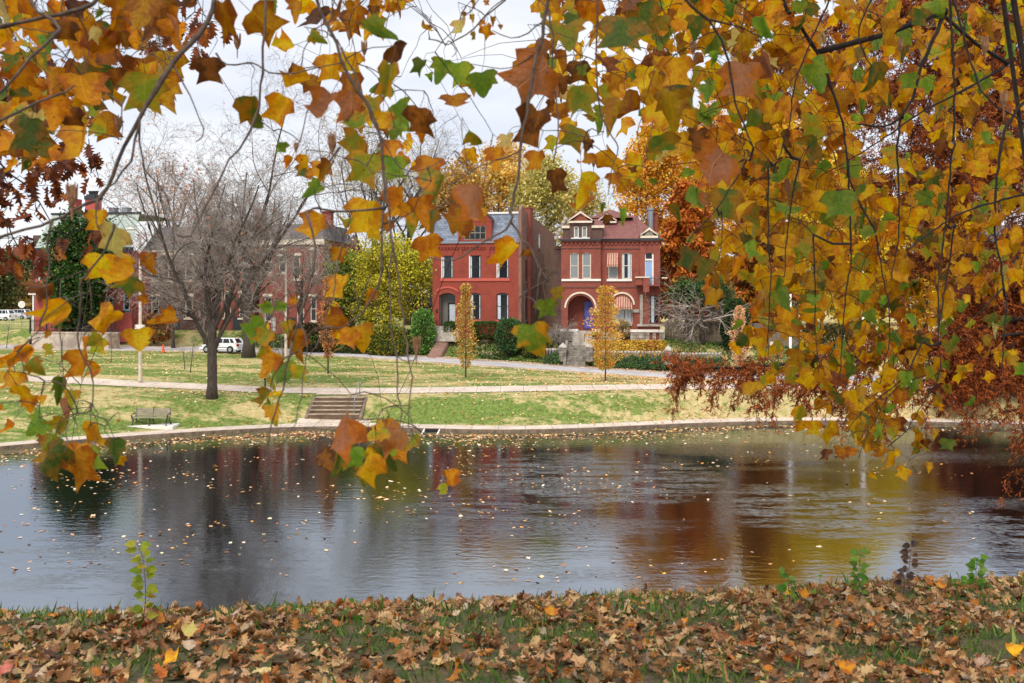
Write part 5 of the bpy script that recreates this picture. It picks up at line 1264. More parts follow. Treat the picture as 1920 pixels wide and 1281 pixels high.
# rusty bald cypresses with feathery needles
def cypress(name, label, base, H, rmax, z0, nb, seed, pal, needles, nl, nw=1.0, r0=.45, droop=-.25, taper=.85):
    e = empty(name, base, 0, label, 'tree'); rr = random.Random(seed); r = np.random.RandomState(seed); m = MB(); tw = MB()
    m.tube([(0, 0, -.5), (0, 0, .5), (.05, 0, H * .5), (0, 0, H)], [r0 * 1.5, r0, r0 * .55, .04], 10)
    pts, dr = [], []
    for k in range(nb):
        t = (k + rr.random()) / nb; z = z0 + (H - z0) * t; a = k * 2.4 + rr.uniform(-.4, .4); L = rmax * (1 - taper * t) * rr.uniform(.75, 1.1) + .4
        d = Vector((math.cos(a), math.sin(a), .25)); p = Vector((0, 0, z)); q = [p.copy()]; n = 7
        for i in range(n):
            d = (d + Vector((rr.gauss(0, .1), rr.gauss(0, .1), droop * .5 + rr.gauss(0, .06)))).normalized(); d.z = max(d.z, -.75); p = p + d * L / n; q.append(p.copy())
        m.tube(q, [r0 * .22 * (1 - .85 * i / n) + .008 for i in range(n + 1)], 5, cap=False)
        for i in range(1, n + 1):
            for s_ in range(5):
                c = q[i - 1].lerp(q[i], rr.random()); sd = (q[i] - q[i - 1]).normalized(); tl = L * rr.uniform(.1, .24)
                dd = (sd * .7 + perp(rr, sd) * 1.0 + Vector((0, 0, -.35))).normalized(); c2 = c + dd * tl + Vector((0, 0, -tl * .25))
                tw.tube([c, c.lerp(c2, .5) + Vector((0, 0, .03)), c2], [.014, .009, .004], 3, cap=False)
                for w in range(6): pts.append(c.lerp(c2, rr.random())); dr.append(dd)
    m.build('trunk', M['bark'], e, smooth=True); tw.build('twigs', M['darkbark'], e)
    pts = np.array([tuple(p) for p in pts]); dr = np.array([tuple(p) for p in dr]); ix = r.choice(len(pts), needles)
    P = pts[ix] + r.normal(size=(needles, 3)) * nl * .35; D = dr[ix] + r.normal(size=(needles, 3)) * .7 + [0, 0, -.35]
    cl = (1 + r.normal(size=(len(pts), 1)) * .2).clip(.55, 1.5)
    s = Soup(seed); s.add((NEEDLE[0] * [nw, 1], NEEDLE[1]), P, frames(D, r.normal(size=(needles, 3))), nl * r.uniform(.6, 1.3, needles), np.clip(pick(r, needles, pal, None, .18) * cl[ix], .003, .8)); s.build('crown', M['needle'], light=True).parent = e
    return e
CYP = [(204, 118, 42), (184, 98, 34), (216, 138, 56), (158, 82, 28)]
g = at(1290, 0, 106); g.z = 3.6; cypress('bald_cypress', 'rusty orange cypress rising behind the right end of the arched house', g, 16.5, 5.2, 3, 60, 61, CYP, 26000, .55, 2.2)
g = at(1420, 0, 112); g.z = 3.2; cypress('bald_cypress', 'golden brown cypress behind the gold leaves, right of the orange one', g, 20, 5.0, 2, 60, 62, [(176, 112, 36), (150, 90, 30), (196, 130, 44)], 24000, .55, 2.2)
g = at(1905, 0, 66); g.z = ht(g.x, 66); cypress('bald_cypress', 'dark rust red cypress with drooping boughs on the far bank at right edge', g, 7.8, 7.0, 1.0, 60, 63, [(126, 54, 20), (108, 44, 16), (146, 68, 26), (88, 38, 16)], 90000, .34, 1.7)
# ------------------------------------------------------------------ tulip trees overhanging the view
CODE = {'Y': ((240, 184, 12), (212, 140, 10)), 'O': ((216, 148, 16), (182, 102, 14)), 'B': ((156, 94, 28), (104, 58, 18)), 'P': ((164, 112, 76), (178, 104, 26)),
        'G': ((112, 148, 44), (144, 164, 44)), 'D': ((84, 108, 36), (150, 112, 28)), 'L': ((152, 158, 40), (200, 150, 30)), 'M': ((116, 138, 40), (214, 144, 24)), 'T': ((198, 188, 104), (206, 176, 96))}
CODE = {k: (np.array(lin(a)), np.array(lin(b))) for k, (a, b) in CODE.items()}
LEAVES = []      # photo x, y, width, tip angle (0 down, + to the right), colour, reserved
def put(ox, oy, sc, txt):
    for it in txt.split(';'):
        v = it.split()
        if len(v) < 5: continue
        LEAVES.append((ox + float(v[0]) / sc, oy + float(v[1]) / sc, float(v[2]) / sc, float(v[3]), v[4]))
put(0, 0, 3, '470 530 270 8 O;815 510 235 -12 L;470 800 255 5 Y;575 735 150 50 L;1270 100 215 5 O;1480 120 215 62 O;1170 390 160 0 B;1020 190 230 25 O;1430 630 225 0 M;1570 610 190 -15 Y;1830 620 260 -20 P;1840 970 150 -20 O;1765 1080 150 -50 G;1600 290 180 -60 Y;1690 65 160 0 O;1540 30 75 0 G;1785 210 110 70 L;1865 370 180 0 Y;1680 480 190 -60 Y;1590 830 75 0 G;1625 910 90 -40 O;1712 908 95 0 Y;1705 960 85 0 D;210 170 180 10 Y;265 235 100 0 G;350 70 160 20 O;445 200 210 -10 O;525 180 110 0 T;578 90 85 0 G;560 250 200 15 O;665 120 200 -10 O;90 285 130 0 O;65 340 120 -20 M;30 60 140 10 T;110 430 190 10 O;240 370 110 0 L;300 440 160 0 O;120 570 175 -40 D;220 680 120 15 T;150 750 230 -15 D;70 850 210 -25 O;650 430 110 10 B;800 60 210 0 O;1080 20 160 0 B;930 50 170 0 O;370 170 130 0 B;690 230 130 10 O;310 620 180 0 O;395 670 150 0 B;20 200 150 0 Y;190 40 160 30 O;600 330 150 0 B;480 330 160 0 O;760 180 150 0 O;860 130 170 15 B;1000 90 120 0 O;40 640 160 0 O;90 940 110 0 Y;250 850 120 -10 D;170 500 160 0 O;700 30 180 0 O;440 60 150 0 B')
put(780, 360, 6.85, '1170 790 450 -40 Y;1420 800 170 0 B')
put(780, 520, 6.85, '1670 380 270 0 G;1510 800 500 10 M;1820 200 190 0 L')
put(640, 0, 3, '200 205 215 65 G;330 310 170 40 B;70 75 180 0 O;255 450 225 -10 L;50 350 140 0 Y;50 490 190 0 O;60 600 200 0 P;180 590 130 0 L;90 700 190 0 M;235 680 130 0 Y;330 640 170 20 G;430 680 190 -10 B;300 725 130 -40 G;470 765 160 20 O;60 810 170 -40 L;280 840 130 0 O;130 940 200 -20 L;295 945 150 0 G;480 950 190 -20 O;540 1060 240 -25 M;440 1200 230 0 O;340 1130 210 0 O;150 1215 240 0 Y;750 1130 240 0 P;750 1240 160 0 Y;680 150 110 0 T;570 390 145 -10 G;670 410 145 15 G;803 475 175 10 G;635 590 165 15 O;440 370 95 -30 G;785 765 190 70 L;930 790 95 0 T;885 885 155 0 O;1075 720 270 -10 B;1100 900 130 -10 O;1070 430 290 -55 P;1000 400 140 -40 L;1170 490 160 10 P;1110 270 160 -10 P;1270 205 230 10 L;1290 110 90 -20 G;1460 240 120 0 L;1580 190 270 -10 D;1690 85 200 0 D;1800 130 100 0 D;1275 345 170 10 O;1480 365 150 15 B;1350 400 80 0 G;1340 560 220 5 L;1230 640 150 10 O;1470 530 130 20 L;1310 765 160 -15 L;1560 640 230 -10 Y;1855 600 220 0 Y;1540 455 115 0 O;1640 420 65 0 G;1180 600 100 0 B;1380 820 85 0 B;1380 900 95 0 O;1340 1045 200 5 Y;1205 1015 150 15 B;1530 1005 85 0 O;1570 1060 60 -20 O;1675 1045 70 60 G;1760 1015 55 50 G;1465 1165 55 0 G;1580 1212 90 0 G;1490 1230 65 -20 B;1640 960 55 20 B;1815 820 175 20 D;1890 400 200 0 Y;1130 100 70 0 L;1400 60 160 0 O;1320 40 140 0 B;1625 20 130 0 P;1790 35 70 0 G;1845 80 70 0 O;740 100 45 0 Y;780 130 55 0 O;850 120 60 0 O;810 170 85 0 O;750 200 55 0 L;895 150 30 0 O;750 20 45 0 O;685 80 35 0 B;815 15 35 0 O;200 20 60 0 O;290 45 70 30 O;340 25 50 0 Y;180 60 70 0 B;30 40 90 0 O;250 20 70 0 Y;1200 30 130 0 O;1150 20 90 0 Y;1250 470 100 0 B')
put(420, 380, 4.571, '800 200 290 -25 Y;1020 240 270 5 L;1270 200 240 0 Y;1430 210 130 0 O;1150 60 140 0 Y;1640 120 300 0 M;1745 375 240 10 O;980 440 140 -5 O;1000 720 250 -10 Y;1235 790 160 -20 O;370 890 130 -70 G;480 890 130 70 G;600 850 100 60 O;960 1010 210 -60 O')
put(420, 580, 4.571, '1070 235 180 -20 O;1195 235 270 10 Y;275 175 240 -60 G;350 245 190 -30 L;285 370 170 -50 L;605 285 270 5 O;395 450 260 -40 O;510 560 240 10 G;640 540 160 -5 L;370 760 200 -30 L;425 890 180 20 L;1015 1065 380 -15 P;1190 1235 200 -40 Y;1385 1215 220 -10 G;1440 1105 300 -45 P;1615 1135 150 10 L;1320 1060 190 -60 L;1425 980 110 0 Y')
put(0, 540, 4, '420 180 310 -70 Y;440 220 130 -30 D;785 245 270 -50 Y;1035 415 270 10 Y;1085 80 90 30 O;150 490 270 -60 O;255 595 160 40 L;110 690 170 -10 Y;170 780 170 20 Y;225 870 130 10 O;620 565 240 0 O;700 430 220 -60 L;615 415 120 0 O;455 745 210 -15 G;540 815 120 0 L;315 835 70 10 Y;265 1030 210 -50 G;455 1030 240 -60 L;730 1090 210 -5 Y;865 1185 150 10 D;420 1225 270 -15 D;595 1235 180 0 O;350 1145 150 -30 L;360 350 75 -55 Y;5 895 50 0 O;900 1000 40 20 O')
put(0, 300, 4, '920 900 290 -60 Y;880 775 220 -20 Y;845 595 260 -10 T')
put(0, 0, 1, '685 872 72 -30 Y;722 848 62 10 D;841 900 50 10 O;632 868 48 -20 D;152 872 74 20 O;92 858 76 -30 D;214 843 44 0 D;660 860 50 0 G;190 500 60 0 Y')
put(1280, 0, 3, '350 240 140 0 Y;460 155 160 20 G;330 450 240 -10 P;160 530 145 0 G;40 555 110 0 G;595 610 170 0 O;745 420 190 25 G;410 655 100 0 D;880 560 150 -30 Y;1055 420 175 0 D;1275 455 105 0 G;1235 300 95 0 D;1120 185 180 -10 Y;1320 100 125 0 D;1425 40 140 0 G;700 845 180 -70 D;480 375 180 30 P;645 1060 95 0 D;785 1130 150 -5 Y;160 940 270 -30 P;275 920 130 0 L;245 1145 200 0 D;390 985 130 0 O;80 790 150 0 B;1010 1085 125 0 G;880 1145 180 -10 G;970 950 120 0 G;845 800 130 0 O;770 930 120 -50 G;360 775 160 0 Y;1005 510 100 0 Y;1010 595 90 0 G;660 45 100 0 G;85 145 140 0 D;1160 30 100 0 G;510 55 120 0 Y;240 40 90 0 G;130 30 110 0 O;300 60 110 0 G;670 160 120 10 G;200 330 120 0 G;470 960 130 0 D;540 1010 100 0 G;630 130 90 0 O;660 330 120 30 O')
put(1200, 380, 2.667, '235 175 90 -30 L;245 280 120 -20 D;320 330 125 -20 L;540 235 105 20 G;605 310 115 0 L;480 310 100 0 O;945 320 80 0 G;915 425 75 5 D;870 490 75 0 G;860 560 85 5 G;1125 470 80 0 G;1060 560 135 -20 Y;1115 635 85 0 Y;1150 570 80 20 G;1190 720 75 0 G;1230 870 130 -30 Y;1335 880 90 0 G;1365 925 85 0 G;1450 850 75 0 L;615 600 90 0 L;620 460 95 -20 Y;590 720 110 0 Y;500 620 80 -60 G;510 695 90 -40 D;690 400 75 0 G;720 210 130 5 Y;820 215 105 0 L;1195 130 90 0 L;930 1130 130 -20 Y;890 860 80 0 O;1090 955 90 0 L;1070 1115 70 0 Y;1255 1145 70 0 L;1725 690 70 0 Y;1855 790 70 0 Y;1815 755 55 -40 L;1490 1020 50 0 Y;1640 480 50 0 Y;1775 90 100 0 Y;1880 370 90 -20 Y;1270 1250 60 0 Y;1060 1250 60 -20 O;1030 1235 40 -50 Y')
NH = len(LEAVES)
rng = np.random.RandomState(77)
DENS = ['2336889999887789', '1235779988778788', '1123579998756776', '0112468998413767', '0111368998412678', '0010158898635888', '0010026788768888', '0000014678888887',
        '0000012467788754', '0000001357887643', '0000000458888421', '0000000257888321', '0000000003788210', '0000000002674100', '0000000000131000']
for j, row in enumerate(DENS):
    for i, ch in enumerate(row):
        cc_ = [(rng.uniform(0, 60), rng.uniform(0, 60)) for _ in range(3)]
        for k in range(int(round(int(ch) * (1.25 if i < 7 else 1.75)))):
            c_ = cc_[k % 3]; x = 960 + i * 60 + c_[0] + rng.normal(0, 13); y = j * 60 + c_[1] + rng.normal(0, 15)
            sz = rng.uniform(30, 58) * (1.05 - .38 * min(1, max(0, (x - 1250) / 450))) * (.85 if y > 600 else 1)
            LEAVES.append((x, y, sz, rng.normal(0, 28), rng.choice(list('YOGLBPDT'), p=[.6, .13, .09, .09, .03, .015, .03, .015])))
for i in range(NH):   # companions behind the leaves that show best
    x, y, w, a, c = LEAVES[i]
    if w > 38 and ((x < 1120 and y < 470 and rng.rand() < .42) or (x < 860 and y >= 470 and rng.rand() < .7)): LEAVES.append((x + rng.normal(0, .42 * w), y + rng.normal(-4, .4 * w), w * rng.uniform(.55, .85), rng.normal(0, 38), rng.choice(list('YOBLGDP'), p=[.25, .25, .13, .14, .09, .09, .05])))
for k in range(75):   # crowded upper left corner
    x = rng.uniform(-40, 330) ; y = rng.uniform(-30, 300) * (1 - max(0, x - 150) / 420)
    LEAVES.append((x, y, rng.uniform(42, 70), rng.normal(0, 30), rng.choice(list('YOLBDT'), p=[.36, .3, .14, .08, .1, .02])))
for k in range(14):
    LEAVES.append((rng.uniform(560, 800), rng.uniform(-20, 60), rng.uniform(35, 60), rng.normal(0, 30), rng.choice(list('YOB'))))

BR = {}          # bough -> polylines of (x, y) photo points, depth at start and end, radii
BR['left'] = [
    ([(190, -20), (175, 5), (135, 22), (90, 30), (35, 43), (-30, 52)], 2.35, 2.3, .006, .004),
    ([(410, -30), (390, 40), (355, 85), (325, 120), (300, 152), (262, 222), (233, 277), (200, 350), (183, 372), (133, 397), (100, 413), (47, 428), (-30, 460)], 2.6, 2.4, .0075, .0035),
    ([(183, 372), (179, 400), (185, 430)], 2.42, 2.4, .003, .0015), ([(262, 225), (265, 300), (287, 332), (312, 372), (325, 412), (327, 450), (325, 495), (327, 537), (336, 566)], 2.5, 2.5, .0028, .0014),
    ([(262, 230), (245, 300), (215, 345), (200, 352)], 2.5, 2.45, .003, .002),
    ([(500, -20), (490, 160), (470, 250), (427, 300), (400, 357), (373, 412), (355, 440), (332, 441)], 2.7, 2.5, .0045, .0018), ([(322, 118), (345, 155), (365, 200), (380, 240), (378, 258), (367, 266)], 2.55, 2.5, .0026, .0012),
    ([(405, 100), (425, 122), (455, 118), (485, 123), (505, 137), (550, 135), (585, 130), (640, 118)], 2.7, 2.6, .0024, .0016), ([(236, 180), (230, 215), (228, 262)], 2.5, 2.5, .002, .001),
    ([(215, 420), (208, 445), (200, 467), (182, 492), (160, 517), (150, 537), (150, 575), (145, 612), (146, 650), (168, 690), (172, 750), (165, 775), (138, 776)], 2.45, 2.5, .0034, .0016),
    ([(165, 520), (170, 550), (172, 600)], 2.46, 2.46, .002, .0012), ([(170, 755), (170, 798)], 2.5, 2.5, .0014, .001), ([(172, 757), (184, 778)], 2.5, 2.5, .0014, .001),
    ([(97, 414), (90, 450), (92, 487), (87, 530), (84, 582), (72, 615), (65, 633), (30, 660)], 2.42, 2.4, .003, .0016), ([(145, 775), (125, 790), (128, 830), (120, 850)], 2.5, 2.45, .0014, .001),
    ([(45, -20), (70, 20), (107, 55), (60, 110), (0, 175)], 2.3, 2.2, .0045, .003), ([(-30, 250), (30, 210), (100, 180), (140, 160)], 2.2, 2.3, .004, .002)]
BR['middle'] = [
    ([(585, -40), (600, 20), (630, 80), (650, 140), (690, 200), (710, 250), (720, 320), (720, 435), (717, 507), (706, 544), (689, 575), (661, 603), (639, 615), (590, 617)], 2.5, 2.5, .0048, .0018),
    ([(640, 90), (660, 133), (680, 173), (707, 233), (716, 300)], 2.6, 2.5, .003, .002),
    ([(722, 330), (730, 400), (733, 461), (728, 511), (731, 555), (735, 610), (742, 667), (746, 711), (748, 744), (752, 777), (750, 800)], 2.5, 2.35, .0028, .0015),
    ([(732, 440), (746, 511), (748, 566), (755, 599), (759, 640), (766, 678), (771, 711), (768, 755), (766, 800)], 2.5, 2.35, .0028, .0015),
    ([(742, 667), (755, 676), (766, 678), (775, 676), (781, 664)], 2.4, 2.35, .0016, .001), ([(575, 400), (593, 467), (582, 511), (573, 555), (562, 603), (548, 640)], 2.45, 2.4, .0036, .002), ([(600, 390), (575, 400)], 2.5, 2.45, .003, .003), ([(720, 390), (660, 396), (600, 392)], 2.5, 2.5, .003, .003),
    ([(634, 489), (628, 511), (625, 557), (612, 588), (600, 615)], 2.5, 2.45, .0018, .0012), ([(634, 489), (645, 440), (660, 397)], 2.5, 2.5, .0016, .0018), ([(548, 640), (538, 690), (532, 731), (518, 770), (505, 805), (499, 842), (480, 900)], 2.4, 2.4, .003, .0014),
    ([(575, 640), (575, 674), (571, 711), (560, 770), (547, 810), (523, 836)], 2.35, 2.3, .0018, .001), ([(562, 603), (575, 640)], 2.4, 2.36, .002, .002), ([(720, 420), (760, 405), (785, 380), (790, 350)], 2.5, 2.4, .0018, .0012),
    ([(766, 800), (790, 840), (820, 865), (841, 885)], 2.35, 2.4, .0012, .0008), ([(610, 618), (590, 650), (578, 675)], 2.45, 2.35, .0016, .001), ([(712, 253), (740, 300), (770, 325), (830, 300)], 2.5, 2.5, .002, .001)]
BR['centre'] = [
    ([(1035, -30), (1025, 20), (1017, 67), (1005, 110), (997, 160), (987, 213), (978, 260), (973, 317), (963, 360), (957, 400), (957, 415), (949, 431), (926, 443), (897, 461), (868, 481), (838, 490), (805, 483)], 2.7, 2.6, .0055, .0018),
    ([(957, 415), (970, 433), (981, 453), (995, 466), (1014, 506), (1030, 530)], 2.65, 2.6, .003, .0025), ([(1014, 506), (1008, 550), (1003, 600)], 2.6, 2.6, .0018, .001), ([(1030, 530), (1027, 550)], 2.6, 2.6, .0018, .001), ([(1014, 506), (1036, 505), (1048, 515)], 2.6, 2.6, .0014, .001), ([(1020, 40), (990, 63), (957, 70), (923, 57)], 2.7, 2.75, .0022, .0012), ([(1000, 103), (957, 128), (923, 127), (883, 120)], 2.7, 2.7, .0018, .001),
    ([(960, -30), (947, 0), (907, 33), (873, 67), (840, 80), (803, 73)], 2.9, 2.8, .0034, .0014), ([(806, 75), (805, 50), (809, 28)], 2.8, 2.8, .0014, .001), ([(845, 80), (856, 95), (847, 108)], 2.8, 2.8, .0014, .001),
    ([(1030, 20), (1035, 67), (1037, 127), (1043, 190), (1045, 250), (1037, 307)], 2.75, 2.7, .003, .0015), ([(1120, -20), (1120, 180), (1147, 258), (1160, 277), (1150, 307), (1147, 325), (1140, 365)], 2.9, 2.9, .003, .0012), ([(1093, 256), (1120, 255), (1132, 247)], 2.8, 2.9, .0012, .001),
    ([(1150, 320), (1165, 330), (1195, 332)], 2.9, 2.9, .0012, .0008), ([(850, 345), (875, 325), (905, 310), (930, 300)], 2.6, 2.6, .002, .0015), ([(930, 300), (960, 290), (975, 280)], 2.6, 2.6, .002, .002)]
BR['upper'] = [
    ([(1270, -30), (1287, 0), (1297, 10), (1330, 40), (1353, 77), (1367, 117), (1378, 190), (1393, 233), (1413, 277)], 3.0, 3.0, .005, .002), ([(1330, 37), (1390, 52), (1430, 70)], 3.0, 3.0, .003, .0015),
    ([(1465, -30), (1477, 20), (1513, 67), (1540, 110), (1553, 147), (1570, 200), (1583, 250), (1590, 330)], 5.0, 4.8, .011, .004),
    ([(1775, 20), (1757, 60), (1727, 127), (1713, 180), (1693, 213), (1660, 237), (1610, 233)], 5.2, 5.0, .012, .004), ([(1690, 217), (1683, 277), (1685, 367), (1685, 440), (1672, 520)], 5.1, 5.0, .006, .002),
    ([(1890, 120), (1847, 147), (1810, 167), (1713, 220), (1660, 257), (1593, 300), (1540, 330)], 5.4, 5.0, .008, .002), ([(1783, -20), (1800, 43), (1820, 117), (1840, 167), (1867, 200), (1940, 240)], 3.6, 3.4, .0045, .003),
    ([(1563, -20), (1517, 87), (1497, 133), (1487, 173), (1480, 240), (1450, 320)], 4.0, 3.9, .004, .002), ([(1640, -20), (1610, 60), (1625, 110), (1660, 150)], 4.2, 4.2, .004, .002),
    ([(1930, 180), (1890, 230), (1880, 260), (1870, 330), (1865, 420), (1879, 517), (1883, 542), (1887, 564), (1886, 602), (1881, 649), (1877, 705)], 5.2, 5.0, .009, .003), ([(1881, 540), (1841, 581), (1800, 613), (1770, 630)], 5.0, 5.0, .005, .002), ([(1930, 360), (1880, 375), (1800, 400), (1740, 440), (1700, 470)], 5.3, 5.1, .007, .003)]
BR['hanging'] = [
    ([(1780, -20), (1790, 200), (1775, 400), (1765, 480), (1760, 527), (1759, 574), (1760, 630), (1761, 705), (1729, 757), (1701, 803), (1665, 838)], 5.0, 4.7, .0065, .0018), ([(1791, 420), (1775, 527), (1768, 565), (1760, 610)], 5.0, 4.9, .005, .004),
    ([(1729, 640), (1700, 700), (1650, 745), (1610, 780), (1590, 810)], 4.8, 4.6, .004, .0015), ([(1640, 430), (1657, 527), (1667, 575), (1668, 640), (1650, 720)], 4.8, 4.7, .004, .002), ([(1590, 300), (1595, 480), (1585, 560), (1575, 700)], 4.6, 4.5, .005, .002), ([(1440, 300), (1440, 460), (1446, 520), (1442, 600), (1440, 670)], 3.9, 3.8, .004, .0015),
    ([(1525, 440), (1528, 560), (1530, 640), (1535, 700)], 4.3, 4.2, .004, .0015), ([(1760, 700), (1690, 720), (1650, 770), (1620, 830), (1610, 860)], 4.8, 4.6, .003, .0012), ([(1400, 300), (1345, 390), (1300, 440), (1270, 490)], 3.4, 3.3, .003, .0012), ([(1352, 395), (1352, 470), (1340, 500)], 3.4, 3.4, .002, .001), ([(1500, 300), (1480, 400), (1470, 520)], 4, 4, .004, .0018)]
LIMB_L = [(-4.3, 2.4, 5.9), (-4.2, 2.4, 8.4), (-3.4, 2.5, 9.5), (-2, 2.6, 9.95), (-.6, 2.7, 10.05), (.6, 2.9, 9.9), (1.4, 3.1, 9.6)]
LIMB_R = [(6.3, 6.2, 5.4), (6.25, 6.1, 8.2), (5.6, 5.9, 10.2), (4.2, 5.6, 11.0), (2.6, 5.1, 11.0), (1.2, 4.2, 10.4)]

def polyline3(pl):
    pts, y0, y1, r0, r1 = pl; n = len(pts)
    P = [at(x, y, y0 + (y1 - y0) * i / (n - 1)) for i, (x, y) in enumerate(pts)]
    # finer, slightly crooked
    Q = []
    for i in range(n - 1):
        a, b = P[i], P[i + 1]; p0 = P[i - 1] if i else a * 2 - b; p3 = P[i + 2] if i + 2 < n else b * 2 - a; k = max(2, int((b - a).length / .035))
        for j in range(k):
            t = j / k; Q.append(.5 * ((2 * a) + (b - p0) * t + (2 * p0 - 5 * a + 4 * b - p3) * t * t + (3 * a - p0 - 3 * b + p3) * t ** 3))
    Q.append(P[-1]); rr = random.Random(int(pts[0][0] * 7 + pts[0][1]))
    Q = [q + Vector((rr.gauss(0, .0022), rr.gauss(0, .003), rr.gauss(0, .0022))) if 0 < i < len(Q) - 1 else q for i, q in enumerate(Q)]
    return Q, [(r0 + (r1 - r0) * i / (len(Q) - 1)) * rr.uniform(.88, 1.12) * (1.35 if i % 9 == 0 else 1) for i in range(len(Q))]

PXN = np.array([(x0 + (x1 - x0) * t, y0 + (y1 - y0) * t, d0 + (d1 - d0) * .5, bi) for bi, b in enumerate(BR) for pts, d0, d1, _, _ in BR[b] for (x0, y0), (x1, y1) in zip(pts[:-1], pts[1:]) for t in (0, .25, .5, .75)])
leafpos = []; bof = {}
for i, (x, y, w, a, c) in enumerate(LEAVES):
    w = w * 1.0; Y = .135 * F / max(w, 12); 
    if i < NH:
        dpx = (PXN[:, 0] - x) ** 2 + (PXN[:, 1] - y) ** 2; q = int(dpx.argmin())
        k_ = .1 if w < 45 else .22
        if dpx[q] < 190 ** 2: Y = k_ * min(Y, 5) + (1 - k_) * PXN[q, 2]; bof[i] = list(BR)[int(PXN[q, 3])]
        Y += rng.normal(0, .04); Y = min(max(Y, 1.9), 7.5); real = w * Y / F
    else: Y = min(max(Y * rng.uniform(.8, 1.15), 2.4), 8); real = w * Y / F
    leafpos.append((at(x, y, Y), real))
trees = {}
def overhang(limb, r, label, boughs):
    e = empty('tulip_tree', Vector(limb[0]) - Vector((0, 0, .15)), 0, label, 'tree'); off = Vector(e.location)
    m = MB(); n = len(limb); P = [Vector(p) - off for p in limb]
    m.tube([P[0] - Vector((0, 0, .4))] + P, [r * 1.25, r * 1.1] + [r * (1 - .8 * i / n) for i in range(1, n)], 12); m.build('trunk', M['bark'], e, smooth=True)
    if boughs == ('left', 'middle', 'centre'):
        pass
    return e
TL = overhang(LIMB_L, .2, 'tulip tree overhead at left, large gold and green leaves hanging close', ('left', 'middle', 'centre'))
TR = overhang(LIMB_R, .24, 'tulip tree at right, dense curtain of small gold leaves with some green', ('upper', 'hanging'))
owner = {'left': TL, 'middle': TL, 'centre': TL, 'upper': TR, 'hanging': TR}
nodes, nodeb, wood = [], [], {b: MB() for b in BR}
for b in BR:
    off = Vector(owner[b].location); limb = [Vector(p) for p in (LIMB_L if owner[b] is TL else LIMB_R)]
    fine = [limb[i].lerp(limb[i + 1], t / 12) for i in range(1, len(limb) - 1) for t in range(12)]
    for pl in BR[b]:
        Q, R = polyline3(pl)
        if pl[0][0][1] < 0 or pl[0][0][0] < 0 or pl[0][0][0] > 1920:
            t = min(fine, key=lambda q: (q - Q[0]).length); a = t; mdl = a.lerp(Q[0], .6) + Vector((0, 0, .15))
            Q = [a, a.lerp(mdl, .5) + Vector((0, 0, .06)), mdl] + Q; R = [R[0] * 2.2, R[0] * 1.7, R[0] * 1.3] + R
        elif pl[0][0][1] > 0 and b in ('upper', 'hanging') and min((nd - Q[0]).length for nd in nodes) > .03:
            nd = min(nodes, key=lambda q: (q - Q[0]).length); Q = [nd, nd.lerp(Q[0], .5) + Vector((0, 0, -.02))] + Q; R = [R[0], R[0]] + R
        wood[b].tube([q - off for q in Q], R, 6)
        nodes += Q; nodeb += [b] * len(Q)
NA = np.array([tuple(q) for q in nodes]); NBn = list(nodeb)
groups = {b: [] for b in BR}
order = []
for i, (p, real) in enumerate(leafpos):
    d = np.linalg.norm(NA - np.array(p), axis=1); order.append((d.min(), i, bof.get(i, NBn[int(d.argmin())])))
order.sort()
stalk = {b: MB() for b in BR}
rr = random.Random(9)
cur = {b: [NA[[k for k in range(len(NBn)) if NBn[k] == b]]] for b in BR}
for dist, i, b in order:
    p, real = leafpos[i]; x, y, w, a, c = LEAVES[i]; ar = math.radians(a + rr.gauss(0, 6))
    tip = Vector((math.sin(ar), rr.gauss(0, .25), -math.cos(ar))).normalized(); base = p - tip * real * .38
    off = Vector(owner[b].location)
    top = base - tip * real * rr.uniform(.35, .6) + Vector((rr.gauss(0, .015), rr.gauss(0, .03), rr.uniform(.0, .03)))
    A = np.concatenate(cur[b]) if len(cur[b]) > 1 else cur[b][0]; cur[b] = [A]
    dd = np.linalg.norm(A - np.array(top), axis=1); k = int(dd.argmin()); nd = Vector(A[k])
    if dd[k] < .05: top = nd
    else:
        L = dd[k]; hz = Vector((top.x - nd.x, top.y - nd.y, 0)); c1_ = nd.lerp(top, .35) + Vector((rr.gauss(0, .07), rr.gauss(0, .07), .16 + rr.gauss(0, .05))) * L; tw_ = []
        for z in range(6):
            t = z / 5; q = (nd * (1 - t) + c1_ * t) * (1 - t) + (c1_ * (1 - t) + top * t) * t; tw_.append(q + Vector((rr.gauss(0, .012), rr.gauss(0, .012), rr.gauss(0, .012))) * L if 0 < z < 5 else q)
        wood[b].tube([q - off for q in tw_], [.0022, .002, .0018, .0016, .0014, .0012], 4, cap=False)
        cur[b].append(np.array([tuple(q) for q in tw_[1:]]))
    md = top.lerp(base, .5) + Vector((rr.gauss(0, .006), rr.gauss(0, .006), .006))
    wood[b].tube([q - off for q in (top, md, base)], [.0011, .0009, .0009], 4, cap=False)
    groups[b].append((i, base, tip, real))
names = {'left': 'bough', 'middle': 'bough', 'centre': 'bough', 'upper': 'bough', 'hanging': 'bough'}
